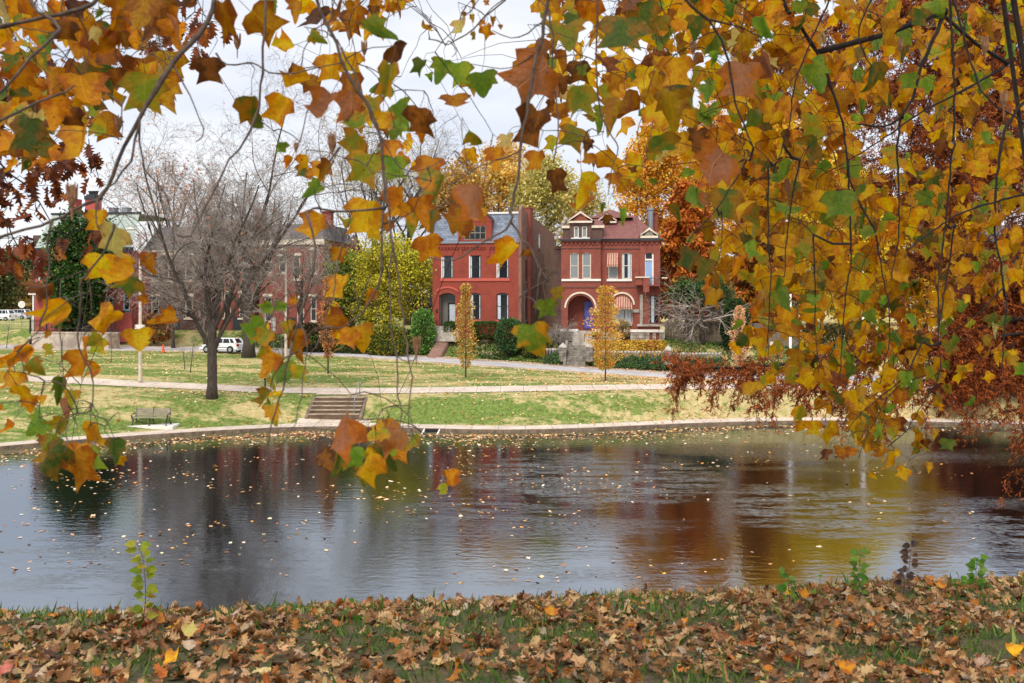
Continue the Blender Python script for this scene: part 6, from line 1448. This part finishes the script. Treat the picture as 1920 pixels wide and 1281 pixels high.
for b in BR:
    t = owner[b]; wo = wood[b].build('bough', M['darkbark'] if b in ('upper', 'hanging') else M['twig'], t, smooth=True)
    g = groups[b]; n = len(g); npr = np.random.RandomState(len(b) * 7)
    B = np.array([tuple(q[1]) for q in g]); T = np.array([tuple(q[2]) for q in g]); S = np.array([q[3] for q in g])
    hand = np.array([q[0] < NH for q in g]); cc = [LEAVES[q[0]][4] for q in g]
    spread = np.where(hand, .55, 1.05)[:, None]
    nr = np.stack([npr.normal(0, 1, n), np.full(n, -1.0) / 1, npr.normal(.1, .8, n)], -1); nr[:, 0] *= spread[:, 0]; nr[:, 2] *= spread[:, 0]
    nr[npr.rand(n) < .25] *= -1
    k1 = (1 + npr.normal(size=(n, 1)) * .24).clip(.4, 1.35); hs_ = 1 + npr.normal(size=(n, 3)) * .05
    c1 = np.array([CODE[c][0] for c in cc]) * k1 * hs_; c2 = np.array([CODE[c][1] for c in cc]) * k1 * hs_
    mp = npr.rand(n) < .33; fold = npr.uniform(-.15, 1.15, n); curl = npr.normal(.15, .95, n)
    s = Soup(len(b) + 3)
    off = np.array(t.location)
    for sel, tm in ((~mp, TULIP), (mp, MAPLE)):
        s.add(tm, B[sel] - off, frames(T[sel], nr[sel]), S[sel] * 1.02, c1[sel].clip(.004, .9), c2[sel].clip(.004, .9), fold[sel], curl[sel], .06)
    fo = s.build('foliage', M['leaf']); fo.parent = wo
    # seed cones
    for (px, py, w, bb) in ((135, 366, 30, 'left'), (222, 232, 20, 'left'), (445, 78, 20, 'left'), (555, 275, 12, 'left'), (781, 648, 24, 'middle'), (623, 268, 24, 'middle'), (655, 65, 14, 'middle'), (683, 90, 18, 'middle'), (1185, 318, 14, 'centre'), (1113, 305, 12, 'centre'), (1882, 187, 22, 'upper'), (1847, 84, 22, 'upper'), (1688, 85, 16, 'upper'), (1727, 430, 12, 'hanging'), (1552, 435, 14, 'hanging'), (1592, 510, 12, 'hanging'), (1300, 88, 18, 'upper')):
        if bb != b: continue
        Y = .05 * F / w / 1.3; p = at(px, py, Y) - Vector(t.location); m = MB(); Lc = .052; rc = random.Random(px)
        for q in range(11):
            an = q * 2 * PI / 11; ro = .011 * rc.uniform(.8, 1.4)
            m.tube([p + Vector((.003 * math.cos(an), .003 * math.sin(an), -Lc * .5)), p + Vector((.009 * math.cos(an), .009 * math.sin(an), -.1 * Lc)), p + Vector((ro * math.cos(an), ro * math.sin(an), Lc * rc.uniform(.4, .62)))], [.002, .0042, .0012], 4)
        m.tube([p + Vector((0, 0, -.06)), p + Vector((0, 0, Lc * .4))], [.0016, .004], 5)
        m.build('seed_cone', M['cone'], wo)

# unseen rest of the two crowns, added overhead to shade the hanging leaves
for t, limb, x0, x1, y0, y1, n, sd in ((TL, LIMB_L, -5.5, 2.2, -1.5, 6, 800, 1), (TR, LIMB_R, .5, 9, 0, 9, 1300, 2)):
    npr = np.random.RandomState(sd); X = npr.uniform(x0, x1, n); Y = npr.uniform(y0, y1, n); Z = 9.5 + 4.2 * npr.rand(n) ** 1.3; k = (Z > CZ + .34 * np.maximum(Y, 0) + .35)
    P = np.stack([X, Y, Z], -1)[k]; n = len(P); off = np.array(t.location); cl = npr.choice(list('YOLGB'), n, p=[.5, .25, .1, .1, .05]); c1 = np.array([CODE[c][0] for c in cl]); c2 = np.array([CODE[c][1] for c in cl])
    T = np.stack([npr.normal(0, .5, n), npr.normal(0, .5, n), np.full(n, -1.)], -1)
    s = Soup(sd); s.add(TULIP, P - off, frames(T, npr.normal(size=(n, 3))), npr.uniform(.11, .17, n), c1, c2, npr.uniform(0, .6, n), npr.normal(0, .5, n), .05); s.build('upper_foliage', M['leaf']).parent = t
    m = MB(); rr = random.Random(sd); lp = [Vector(q) for q in limb]
    for q in rr.sample(range(n), 110):
        e_ = Vector(P[q]); a = min(lp[2:], key=lambda z: (z - e_).length); md = a.lerp(e_, .5) + Vector((rr.gauss(0, .15), rr.gauss(0, .15), .2)); m.tube([a - t.location, md - t.location, e_ - t.location], [.018, .01, .003], 4, cap=False)
    m.build('upper_boughs', M['twig'], t, smooth=True)

# dark rust oak leaves hanging at the far left, further off
ok = empty('red_oak', (-6.2, 9.2, float(zb(-6.2, 9.2))), 0, 'oak at the far left with small dark rust brown lobed leaves', 'tree'); off = Vector(ok.location)
m = MB(); m.tube([(0, 0, -.4), (0, 0, 2.5), (.1, 0, 5), (.3, .1, 8)], [.26, .2, .16, .08], 10); m.build('trunk', M['bark'], ok, smooth=True)
m = MB(); rr = random.Random(4); LP, LT = [], []
tgt = []
for k in range(300):
    x = -60 + 265 * rr.random() ** 1.35; y = rr.uniform(110, 500)
    if x > 60 + (480 - y) * .32 and rr.random() < .8: continue
    tgt.append((x, y))
for k in range(26): tgt.append((rr.gauss(300, 60), rr.gauss(40, 50)))
for k in range(12): tgt.append((rr.uniform(100, 190), rr.gauss(300, 10)))
for k in range(14): tgt.append((rr.uniform(310, 385), rr.gauss(55, 25)))
arms = []
for (x0, y0), (x1, y1) in (((-150, 60), (130, 330)), ((-150, 250), (120, 440)), ((-150, 360), (60, 490)), ((-150, -60), (190, 330)), ((-100, -120), (370, 70)), ((-150, 150), (200, 300))):
    a, b_ = at(x0, y0, 8.8) - off, at(x1, y1, 8.3) - off; pts = []
    for i in range(13): t = i / 12; pts.append(a.lerp(b_, t) + Vector((rr.gauss(0, .03), rr.gauss(0, .05), rr.gauss(0, .03) + .25 * math.sin(t * PI))))
    m.tube([Vector((.1, 0, 4.2))] + pts, [.04] + [.016 * (1 - .8 * i / 12) for i in range(13)], 5); arms += pts
arms = list(arms)
for (x, y) in tgt:
    p = at(x, y, rr.uniform(7.6, 9.4)) - off; nd = min(arms, key=lambda q: (q - p).length); mdl = nd.lerp(p, .6) + Vector((rr.gauss(0, .04), 0, rr.gauss(.03, .04)))
    m.tube([nd, mdl, p], [.004, .003, .002], 4, cap=False); arms += [mdl, p]
    for q in range(rr.choice((1, 2, 3))): LP.append(tuple(p + Vector((rr.gauss(0, .03), rr.gauss(0, .03), rr.gauss(0, .02))))); an = rr.gauss(0, .5); LT.append((math.sin(an), rr.gauss(0, .35), -math.cos(an)))
m.build('boughs', M['darkbark'], ok, smooth=True)
npr = np.random.RandomState(3); n = len(LP); s = Soup(12)
s.add(OAK, LP, frames(np.array(LT), np.stack([npr.normal(0, .8, n), np.full(n, -1.), npr.normal(0, .7, n)], -1)), npr.uniform(.1, .17, n), pick(npr, n, [(134, 66, 28), (108, 50, 24), (160, 88, 34), (190, 116, 34), (84, 40, 22)], [4, 4, 2, 1, 2]), pick(npr, n, [(110, 52, 24), (90, 44, 22), (150, 84, 30)]), npr.uniform(0, .7, n), npr.normal(0, .6, n), .05)
s.build('foliage', M['oakleaf']).parent = ok

# rusty bald cypress whose lower boughs reach into the view from the right
cy = empty('bald_cypress', (11.2, 17, float(zb(11.2, 17))), 0, 'near bald cypress, feathery rust brown boughs reaching in from the right edge', 'tree'); off = Vector(cy.location)
m = MB(); m.tube([(0, 0, -.5), (0, 0, .6), (0, 0, 6), (.1, 0, 14)], [.55, .36, .26, .12], 12); m.build('trunk', M['bark'], cy, smooth=True)
m = MB(); tw = MB(); P_, D_ = [], []; rr = random.Random(8)
def bough(px, Y0, Y1, r, dens=1.0, sag=.0, side=1.0):
    n = len(px); pts = [at(x, y, Y0 + (Y1 - Y0) * i / (n - 1)) - off for i, (x, y) in enumerate(px)]
    m.tube([Vector((0, 0, max(1, pts[0].z + .6)))] + pts, [r * 1.6] + [r * (1 - .85 * i / (n - 1)) + .004 for i in range(n)], 6)
    tot = sum((b - a).length for a, b in zip(pts[:-1], pts[1:]))
    for a, b in zip(pts[:-1], pts[1:]):
        L = (b - a).length
        for k in range(int(L * 13 * dens) + 1):
            c = a.lerp(b, rr.random()); sd = (b - a).normalized(); tl = rr.uniform(.25, .75) * side
            dd = (sd * rr.uniform(.3, 1) + perp(rr, sd) * .8 + Vector((0, 0, -.45))).normalized(); c2 = c + dd * tl; c3 = c2 + (dd + Vector((0, 0, -1.0))).normalized() * tl * .6
            tw.tube([c, c2, c3], [.006, .004, .002], 4, cap=False)
            for w in range(int(10 * tl / .4) + 3):
                t = rr.random(); q = c.lerp(c2, t * 1.5) if t < .66 else c2.lerp(c3, (t - .66) * 3)
                fd = (dd * .6 + perp(rr, dd) * .9 + Vector((0, 0, -.5))).normalized(); fl = rr.uniform(.08, .19)
                for z in range(11):
                    u = z / 10; P_.append(tuple(q + fd * fl * u)); D_.append(tuple(fd * .75 + perp(rr, fd) * .75 + Vector((0, 0, -.15))))
bough([(2100, 560), (1900, 600), (1760, 640), (1640, 660), (1500, 680), (1400, 690), (1320, 690), (1262, 688)], 17, 15.5, .05, 2.2, side=.7)
bough([(2100, 620), (1900, 660), (1780, 690), (1700, 730), (1640, 750), (1560, 745)], 17, 16, .04, 1.6, side=.75)
bough([(1640, 660), (1560, 700), (1480, 720), (1420, 725)], 16.2, 15.8, .02, 1.8, side=.7)
bough([(2150, 560), (1960, 590), (1850, 620), (1760, 650)], 17.5, 16.5, .04, 3.0); bough([(2150, 640), (1980, 660), (1880, 680), (1800, 700)], 17.2, 16.5, .04, 2.6)
bough([(2100, 720), (1980, 740), (1920, 765), (1880, 772)], 16.8, 16, .03, .8); bough([(2100, 760), (1990, 790), (1945, 820), (1925, 845)], 16.5, 16, .03, .9)
bough([(2150, 430), (1950, 440), (1800, 470), (1680, 500)], 18, 17, .05, 2.2); bough([(2150, 500), (1980, 520), (1860, 560), (1780, 590)], 17.5, 17, .04, 3.2)
for y0, x1, y1 in ((-60, 1500, 60), (20, 1470, 110), (90, 1600, 170), (130, 1560, 190), (200, 1700, 240), (260, 1640, 300), (330, 1560, 350), (380, 1700, 400), (-40, 1700, 20), (60, 1780, 90), (300, 1800, 320), (460, 1840, 520), (160, 1800, 200)):
    bough([(2150, y0), (2000, y0 + 5), ((2000 + x1) / 2, (y0 + y1) / 2 - 10), (x1, y1)], 18, 16.5, .045, 2.1, side=.95)
m.build('boughs', M['darkbark'], cy, smooth=True); tw.build('twigs', M['darkbark'], cy)
npr = np.random.RandomState(31); n = len(P_); P_ = np.array(P_); D_ = np.array(D_)
s = Soup(31); s.add((NEEDLE[0] * [1.3, 1], NEEDLE[1]), P_, frames(D_, npr.normal(size=(n, 3)) + [0, -.5, .5]), npr.uniform(.035, .075, n), pick(npr, n, [(164, 86, 34), (136, 66, 24), (188, 106, 46), (104, 48, 18)], [3, 3, 2, 2], .18)); s.build('needles', M['needle'], light=True).parent = cy
# ------------------------------------------------------------------ leaf litter, grass, floating leaves
r = np.random.RandomState(101)
DRY = [(202, 160, 110), (174, 128, 82), (212, 178, 126), (142, 94, 50), (112, 72, 38), (204, 130, 40), (196, 176, 148), (176, 96, 28), (84, 56, 34)]
DW = [4, 4, 2.8, 3.6, 2.6, 1.1, 1.8, 1.0, 1.6]
def patchy(X, Y): return np.sin(X * 1.9 + 1.3 * np.sin(Y * 1.7)) * np.cos(Y * 2.6 + .8 * np.sin(X * 2.3)) + .6 * np.sin(X * 4.3 + Y * 3.1)
n = 30000; X = r.uniform(-6.5, 7.5, n); Y = r.uniform(3.6, 10.5, n)
keep = (Y < Ye(X) + 1.6) & ((patchy(X, Y) < .25) | (r.rand(n) < .2)); X, Y = X[keep], Y[keep]; n = len(X)
Z = zb(X, Y) + r.uniform(.002, .04, n); th = r.rand(n) * 6.283
T = np.stack([np.cos(th), np.sin(th), r.normal(0, .22, n)], -1); Nn = np.stack([r.normal(0, .42, n), r.normal(0, .42, n), np.full(n, 1.)], -1); Nn[r.rand(n) < .4] *= -1
kind = r.rand(n); S = r.uniform(.045, .11, n); c1, c2 = pick(r, n, DRY, DW, .12), pick(r, n, DRY, DW, .12) * .85
fold = r.normal(.2, .55, n); curl = r.normal(0, 1.0, n)
s = Soup(55)
for lo, hi, tm, sc in ((0, .5, OAK, 1.1), (.5, .8, TULIP, .85), (.8, .93, MAPLE, .8), (.93, 1.1, OVATE, .9)):
    q = (kind >= lo) & (kind < hi); s.add(tm, np.stack([X, Y, Z], -1)[q], frames(T[q], Nn[q]), S[q] * sc, c1[q], c1[q] * .5 + c2[q] * .5, fold[q], curl[q], .09)
tag(s.build('leaf_litter', M['dryleaf']), 'thick brown and tan carpet of fallen leaves on the near bank', 'leaves', kind='stuff')
# a few bright ones lying on top
bright = [(325, 1178, 'Y', 'bright yellow fallen leaf near the yellow green sapling at left'), (345, 1192, 'T', 'pale buff folded leaf touching a bright yellow leaf'), (310, 1241, 'Y', 'yellow leaf lying low in the brown litter at lower left'), (1198, 1136, 'Y', 'yellow leaf on grass near the water edge, right of centre'),
          (1474, 1117, 'Y', 'yellow leaf close to the small green seedling'), (1502, 1120, 'O', 'orange curled leaf beside a yellow leaf by the seedlings'), (1892, 1226, 'Y', 'yellow leaf lying near the right picture edge'), (1768, 1106, 'O', 'orange yellow leaf near the dry dead weed'), (12, 1266, 'R', 'pinkish red leaf in the bottom left corner'), (1598, 1262, 'O', 'orange leaf at the bottom, right part of the litter'), (1406, 1248, 'T', 'pale tan pointed leaf upright in the litter'), (1030, 1156, 'O', 'orange yellow leaf on the bank below the middle of the pond')]
CODE['R'] = (np.array(lin((206, 124, 104))), np.array(lin((186, 96, 80))))
for k, (px, py, c, lb) in enumerate(bright):
    for Yq in np.arange(3.5, 12, .02):
        p = at(px, py, Yq)
        if p.z <= float(zb(p.x, Yq)) + .06: break
    s = Soup(200 + k); th = r.rand() * 6.28
    s.add(TULIP if k % 3 else MAPLE, [(0, 0, 0)], frames(np.array([[math.cos(th), math.sin(th), .15]]), np.array([[.1, -.75, 1.]])), [.08 if c == 'R' else .095], CODE[c][0][None], CODE[c][1][None], .35, .5, .05)
    o = tag(s.build('fallen_leaf', M['dryleaf']), lb, 'leaf', 'bright leaves lying on the near bank'); o.location = p + Vector((0, 0, .012))
rr = random.Random(12); m = MB()
for k in range(150):
    x, y = rr.uniform(-5.5, 6.5), rr.uniform(3.8, 8.5); a = rr.uniform(0, 6.28); L = rr.uniform(.05, .3)
    if y > float(Ye(x)): continue
    q = [Vector((x + math.cos(a) * L * t + rr.gauss(0, .008), y + math.sin(a) * L * t + rr.gauss(0, .008), 0)) for t in (0, .33, .66, 1)]
    for v_ in q: v_.z = float(zb(v_.x, v_.y)) + .035 + rr.uniform(0, .02)
    m.tube(q, [.004, .0035, .003, .0015], 4)
tag(m.build('fallen_twigs', M['twig']), 'thin broken twigs scattered through the leaf litter', 'twigs', kind='stuff')
n = 60000; X = r.uniform(-6.5, 7.5, n); Y = r.uniform(3.6, 10.5, n); v = patchy(X, Y)
keep = (Y < Ye(X) + 1.3) & ((v > .15) | ((Y > Ye(X) - .5) & (r.rand(n) < .4)) | (r.rand(n) < .2)); X, Y = X[keep], Y[keep]; n = len(X)
lean = np.stack([r.normal(0, .5, n), r.normal(0, .5, n), np.full(n, 1.)], -1)
s = Soup(56); s.add((BLADE[0] * [1.3, 1], BLADE[1]), np.stack([X, Y, zb(X, Y) - .005], -1), frames(lean, r.normal(size=(n, 3)) + [0, -1, 0]), r.uniform(.04, .1, n) * np.where(r.rand(n) < .03, 1.8, 1), pick(r, n, [(84, 116, 44), (110, 138, 58), (64, 92, 34), (150, 150, 80), (130, 120, 70)], [4, 3, 3, 1, 1], .15), fold=0, curl=r.uniform(-1, 1, n))
tag(s.build('grass', M['grass'], light=True), 'short green grass showing between fallen leaves on the near bank', 'grass', kind='stuff')

# floating leaves: a crowded band along the far kerb thinning towards the middle
n = 74000; X = r.uniform(-58, 46, n); d = r.exponential(1.25, n); far = r.rand(n) < .2; d = np.where(far, 31 * r.rand(n) ** 1.9, d)
Y = Yk(X) - .08 - d; dens = np.interp(X, [-58, -30, -18, -6, 6, 16, 24, 46], [1, 1, .95, .9, .6, .42, .18, .12]) * np.where(far, np.interp(X, [-40, -22, -14, 8, 20, 40], [.2, .5, 1, .9, .5, .3]), 1)
clump = .5 + .5 * np.sin(X * 1.3 + np.sin(Y * 2.1) * 1.5) * np.cos(Y * 1.7 + np.sin(X * .7))
keep = (r.rand(n) < dens * np.where(far, .1 + 1.1 * np.clip(np.sin(X * .33 + 1.4 * np.sin(Y * .31)) * np.cos(Y * .42 + np.sin(X * .21)) + .25, 0, 1), .08 + .8 * clump ** 2)) & (Y > 20) & ((d < 5) | far); X, Y, d = X[keep], Y[keep], d[keep]; n = len(X)
th = r.rand(n) * 6.283; T = np.stack([np.cos(th), np.sin(th), r.normal(0, .08, n)], -1); Nn = np.stack([r.normal(0, .14, n), r.normal(0, .14, n), np.ones(n)], -1)
s = Soup(57); s.add(FLECK, np.stack([X, Y, np.full(n, .012) + r.rand(n) * .01], -1), frames(T, Nn), r.uniform(.06, .14, n) * np.where(r.rand(n) < .08, 1.6, 1), pick(r, n, [(226, 186, 136), (200, 146, 90), (220, 156, 66), (180, 124, 78), (236, 210, 178), (140, 92, 56), (104, 76, 52)], [4, 3, 3, 2, 3, 2, 2], .15), curl=r.normal(0, .5, n))
tag(s.build('floating_leaves', M['fleck'], light=True), 'pale gold fallen leaves floating thick along the far pond edge', 'leaves', kind='stuff')
# muddy shelf under the far edge
m = MB(); xx = np.arange(-60, 48, 1.0)
wd = lambda x: .5 + np.interp(x, [-60, -32, -24, -14, 0, 10, 20, 48], [3.6, 3.2, 2.2, 1.0, .7, .5, .2, .1]) * (1 + .35 * math.sin(x * 1.1) + .25 * math.sin(x * 2.7))
for x0, x1 in zip(xx[:-1], xx[1:]):
    m.add([(x0, float(Yk(x0)) + .05, .05), (x1, float(Yk(x1)) + .05, .05), (x1, float(Yk(x1)) - wd(x1), -.03), (x0, float(Yk(x0)) - wd(x0), -.03)], [(0, 1, 2, 3)])
tag(m.build('mud_shore', M['soil']), kind='structure')

# leaves scattered over the lawns, thicker to the right
n = 90000; X = r.uniform(-58, 48, n); Y = r.uniform(56, 101, n)
dn = np.interp(X, [-58, -20, 0, 6, 14, 24, 48], [.12, .18, .25, .45, .85, 1, 1]) * np.where(Y > YU, .8, 1.0)
dn = dn + np.exp(-((X + 19.9) ** 2 + (Y - 65.6) ** 2) / 6) * .5 + np.where(Y > Ys(X) + SW, .8, 0)
keep = (r.rand(n) < dn) & (Y > Yk(X) + .1) & ((Y < Ys(X)) | (Y > Ys(X) + SW - .5)) & (Y < Ys(X) + SW + 2.2); onp = (Y < Yk(X) + 2.2) | ((Y > YU) & (Y < YU + 3)); keep &= (~onp | (r.rand(n) < .25)); X, Y = X[keep], Y[keep]; n = len(X)
th = r.rand(n) * 6.283; T = np.stack([np.cos(th), np.sin(th), r.normal(0, .3, n)], -1); Nn = np.stack([r.normal(0, .4, n), r.normal(0, .4, n), np.ones(n)], -1)
s = Soup(58); s.add(FLECK, np.stack([X, Y, h(X, Y) + .045], -1), frames(T, Nn), r.uniform(.07, .15, n), pick(r, n, [(226, 186, 136), (206, 150, 96), (218, 160, 80), (186, 130, 84), (236, 210, 176)], None, .12), curl=r.normal(0, .7, n))
tag(s.build('lawn_leaves', M['fleck'], light=True), 'tan fallen leaves strewn over the far lawns and verge', 'leaves', kind='stuff')
# ivy on the slopes in front of the houses
n = 46000; X = r.uniform(-30, 32, n); v = r.uniform(1.4, 6.4, n); Y = Ys(X) + SW + v
walk = np.abs(X - np.interp(Y, [98, 104], [-8.2, -6.9])) < .8; st = (np.abs(X - 6.3) < 1.1); gold = (X > 7.8) & (X < 15.2) & (v > 2.6)
keep = ~walk & ~st & ~gold & (np.sin(X * 1.7) * np.cos(v * 2.2) > -.8); X, Y = X[keep], Y[keep]; n = len(X)
hh = r.rand(n) ** 1.4 * (.28 + .12 * np.sin(X * 2.1) * np.cos(Y * 1.7)); hue = np.sin(X * .8) + np.sin(Y * 1.1 + X * .4)
s = Soup(59); s.add(OVATE, np.stack([X, Y, h(X, Y) + hh], -1), frames(np.stack([r.normal(size=n), r.normal(size=n), r.normal(0, .5, n)], -1), np.stack([r.normal(0, .6, n), r.normal(-.5, .6, n), np.ones(n)], -1)), r.uniform(.1, .2, n), np.where((hue > .4)[:, None], pick(r, n, [(104, 138, 58), (76, 112, 46), (140, 156, 70)]), pick(r, n, [(48, 78, 38), (66, 100, 46), (38, 62, 32)])))
for A, B in fence_lines:
    n = int((B - A).length * 260); t = r.rand(n); P = np.array(A)[None] * (1 - t[:, None]) + np.array(B)[None] * t[:, None]; dz = r.rand(n)
    P[:, 2] += -.46 - 1.1 * dz + .12 * np.sin(P[:, 0] * 5); P[:, 1] += -.16 - .5 * dz * r.rand(n)
    s.add(OVATE, P, frames(np.stack([r.normal(size=n), r.normal(0, .5, n), r.normal(-.4, .6, n)], -1), np.stack([r.normal(0, .5, n), np.full(n, -1.), r.uniform(0, 1, n)], -1)), r.uniform(.1, .18, n), pick(r, n, [(48, 78, 38), (66, 100, 46), (38, 62, 32), (84, 116, 52)]))
tag(s.build('ivy', M['tint'], light=True), 'green ivy covering the banks in front of the brick houses', 'ivy', kind='stuff')
n = 9000; X = r.uniform(7.2, 15.4, n); v = r.uniform(2.3, 6.2, n); Y = Ys(X) + SW + v
s = Soup(60); s.add(FLECK, np.stack([X, Y, h(X, Y) + r.uniform(.01, .12, n)], -1), frames(np.stack([r.normal(size=n), r.normal(size=n), r.normal(0, .3, n)], -1), np.stack([r.normal(0, .5, n), r.normal(-.3, .5, n), np.ones(n)], -1)), r.uniform(.1, .2, n), pick(r, n, [(210, 164, 40), (196, 150, 50), (176, 150, 54), (220, 180, 80)], None, .14))
tag(s.build('golden_leaves', M['fleck'], light=True), 'golden fallen leaves covering the sloping yard of the arched house', 'leaves', kind='stuff')

# seedlings and weeds on the near bank
def seedling(px, pyb, pytop, Y, label, leaves, pal, size, seed, bend=.0, name='seedling', mat='leaf', tm=OVATE):
    g = at(px, pyb, Y); g.z = float(zb(g.x, g.y)); e = empty(name, g, 0, label, 'seedling' if name == 'seedling' else 'weed'); rr = random.Random(seed); H_ = CZ - (pytop - HY) / F * Y - g.z
    m = MB(); st = [Vector((bend * (i / 6) ** 2 + rr.gauss(0, .006), rr.gauss(0, .01), H_ * i / 6)) for i in range(7)]; m.tube([Vector((0, 0, -.03))] + st, [.004] + [.0035 - .0004 * i for i in range(7)], 5)
    P, T, Nn = [], [], []
    for k in range(leaves):
        t = .18 + .82 * k / (leaves - 1) if leaves > 1 else 1; i = min(5, int(t * 6)); q = st[i].lerp(st[i + 1], t * 6 - i); an = k * 2.4 + rr.uniform(-.5, .5); d = Vector((math.cos(an), math.sin(an) * .7, rr.uniform(-.35, .25))); b_ = q + d * rr.uniform(.006, .025)
        m.tube([q, b_], [.0014, .001], 4); P.append(tuple(b_)); T.append(tuple(d)); Nn.append((rr.gauss(0, .35), -.8, rr.uniform(.2, .8)))
    m.build('stem', M['twig'], e)
    npr = np.random.RandomState(seed); n = len(P); c = pick(npr, n, pal, None, .12); s = Soup(seed)
    s.add(tm, P, frames(np.array(T), np.array(Nn)), size * npr.uniform(.7, 1.25, n), c, c * .9, npr.uniform(0, .5, n), npr.normal(.3, .4, n), .04); s.build('leaves', M[mat]).parent = e
LIME = [(168, 184, 50), (190, 196, 70), (140, 164, 44), (206, 180, 50)]; FRESH = [(120, 170, 60), (96, 148, 50), (150, 190, 80)]
def edgeY(px):
    Y = 6.9
    for k in range(6): X = (px - CX) / F * Y; Y = float(Ye(X))
    return Y - .15
seedling(272, 1142, 1018, edgeY(272), 'tall yellow green seedling standing against the water at left', 34, LIME, .066, 301, -.03)
seedling(1482, 1106, 1070, edgeY(1482), 'small bright green seedling, leftmost of those at right', 13, FRESH, .07, 302, -.03)
seedling(1538, 1106, 1082, edgeY(1538), 'tiniest seedling between two bigger green ones', 4, FRESH, .05, 303)
seedling(1612, 1106, 1030, edgeY(1612), 'tallest fresh green seedling right of centre against golden reflection', 24, FRESH, .07, 304, .0)
seedling(1830, 1098, 1044, edgeY(1830), 'green seedling near the right picture edge', 22, FRESH, .068, 305, .01)
seedling(1802, 1100, 1076, edgeY(1802), 'low green seedling just left of the right edge one', 7, FRESH, .06, 306, -.03)
seedling(655, 1142, 1128, edgeY(655), 'small light green sprout in the grass below the pond', 4, FRESH, .06, 307)
seedling(1698, 1098, 1012, edgeY(1698), 'dead dry brown weed with shrivelled leaves', 20, [(92, 66, 54), (70, 50, 44), (110, 80, 64)], .07, 308, .06, 'dead_weed', 'dryleaf', OVATE)
def stalks(px, pyb, hh, label, k, seed):
    Y = edgeY(px); g = at(px, pyb, Y); g.z = float(zb(g.x, g.y)); e = empty('grass_tuft', g, 0, label, 'grass tuft'); rr = random.Random(seed); m = MB(); q = MB()
    for i in range(k):
        dx = rr.gauss(0, .06); x0 = rr.gauss(0, .03); m.tube([(x0, 0, -.02), (x0 + dx * .4, 0, hh * .5), (x0 + dx, 0, hh * rr.uniform(.6, 1))], [.002, .0016, .0007], 4); x1 = x0 + dx; m.tube([(x1, 0, hh * .8), (x1 + dx * .15, 0, hh * 1.05)], [.0008, .003], 4)
    m.build('tuft', M['wood_grey'], e)
stalks(500, 1138, .16, 'thin dry grass stalks at the left bank edge', 5, 1); stalks(1140, 1120, .14, 'dry bent grass stalks near the middle bank edge', 7, 2); stalks(130, 1166, .1, 'short grass stalks at the far left bank edge', 6, 3); stalks(1688, 1096, .2, 'dry stalks left of the dead brown weed', 4, 4)

# ------------------------------------------------------------------ sky, sun, camera
w = bpy.data.worlds.new('World'); scene.world = w; w.use_nodes = True; nt = w.node_tree; bg = nt.nodes['Background']
SUN_EL, SUN_AZ = math.radians(48), math.radians(200)      # high thin sun behind the camera, veiled by cloud
sky = N(nt, 'ShaderNodeTexSky', sky_type='NISHITA', sun_disc=False, sun_elevation=SUN_EL, sun_rotation=SUN_AZ)
gen = nt.nodes.new('ShaderNodeTexCoord').outputs['Generated']
sep = N(nt, 'ShaderNodeSeparateXYZ'); nt.links.new(gen, sep.inputs[0])
up = math_n(nt, 'MAXIMUM', sep.outputs[2], 0.0)
lum = math_n(nt, 'MULTIPLY_ADD', ramp(nt, up, .3, 1.0), 7.0, 8.5)
cl = noise_n(nt, scaled(nt, gen, (1, 1, 2.6)), 2.6, 6, .55)
cloud = mixc(nt, ramp(nt, cl, .36, .66), (.76, .80, .91), (1.02, 1.02, 1.05))
vm = N(nt, 'ShaderNodeVectorMath', operation='SCALE'); nt.links.new(cloud, vm.inputs[0]); nt.links.new(lum, vm.inputs['Scale'])
veil = mixc(nt, .85, sky.outputs[0], vm.outputs[0])
nt.links.new(veil, bg.inputs[0]); bg.inputs[1].default_value = .1
ld = bpy.data.lights.new('sun', 'SUN'); ld.energy = 2.3; ld.angle = math.radians(24); ld.color = (1, .93, .82)
lo = bpy.data.objects.new('sun', ld); COL.objects.link(lo)
az = math.radians(200); d = Vector((math.sin(az) * math.cos(SUN_EL), math.cos(az) * math.cos(SUN_EL), math.sin(SUN_EL)))
lo.rotation_euler = (-d).to_track_quat('-Z', 'Y').to_euler()
cd = bpy.data.cameras.new('camera'); co = bpy.data.objects.new('camera', cd); COL.objects.link(co)
co.location = (0, 0, CZ); co.rotation_euler = (PI / 2, 0, 0); cd.sensor_width = 36; cd.lens = 36 * F / 1920
cd.shift_y = -(640.5 - HY) / 1920; cd.clip_start = .05; cd.clip_end = 4000
cd.dof.use_dof = True; cd.dof.focus_distance = 22; cd.dof.aperture_fstop = 7.1
scene.camera = co
scene.view_settings.view_transform = 'Standard'; scene.view_settings.look = 'None'; scene.view_settings.gamma = 1; scene.view_settings.exposure = .38
scene.render.engine = 'CYCLES'; scene.cycles.use_denoising = True; scene.cycles.max_bounces = 6; scene.cycles.diffuse_bounces = 3; scene.cycles.glossy_bounces = 3; scene.cycles.transmission_bounces = 3
scene.cycles.sample_clamp_indirect = 6
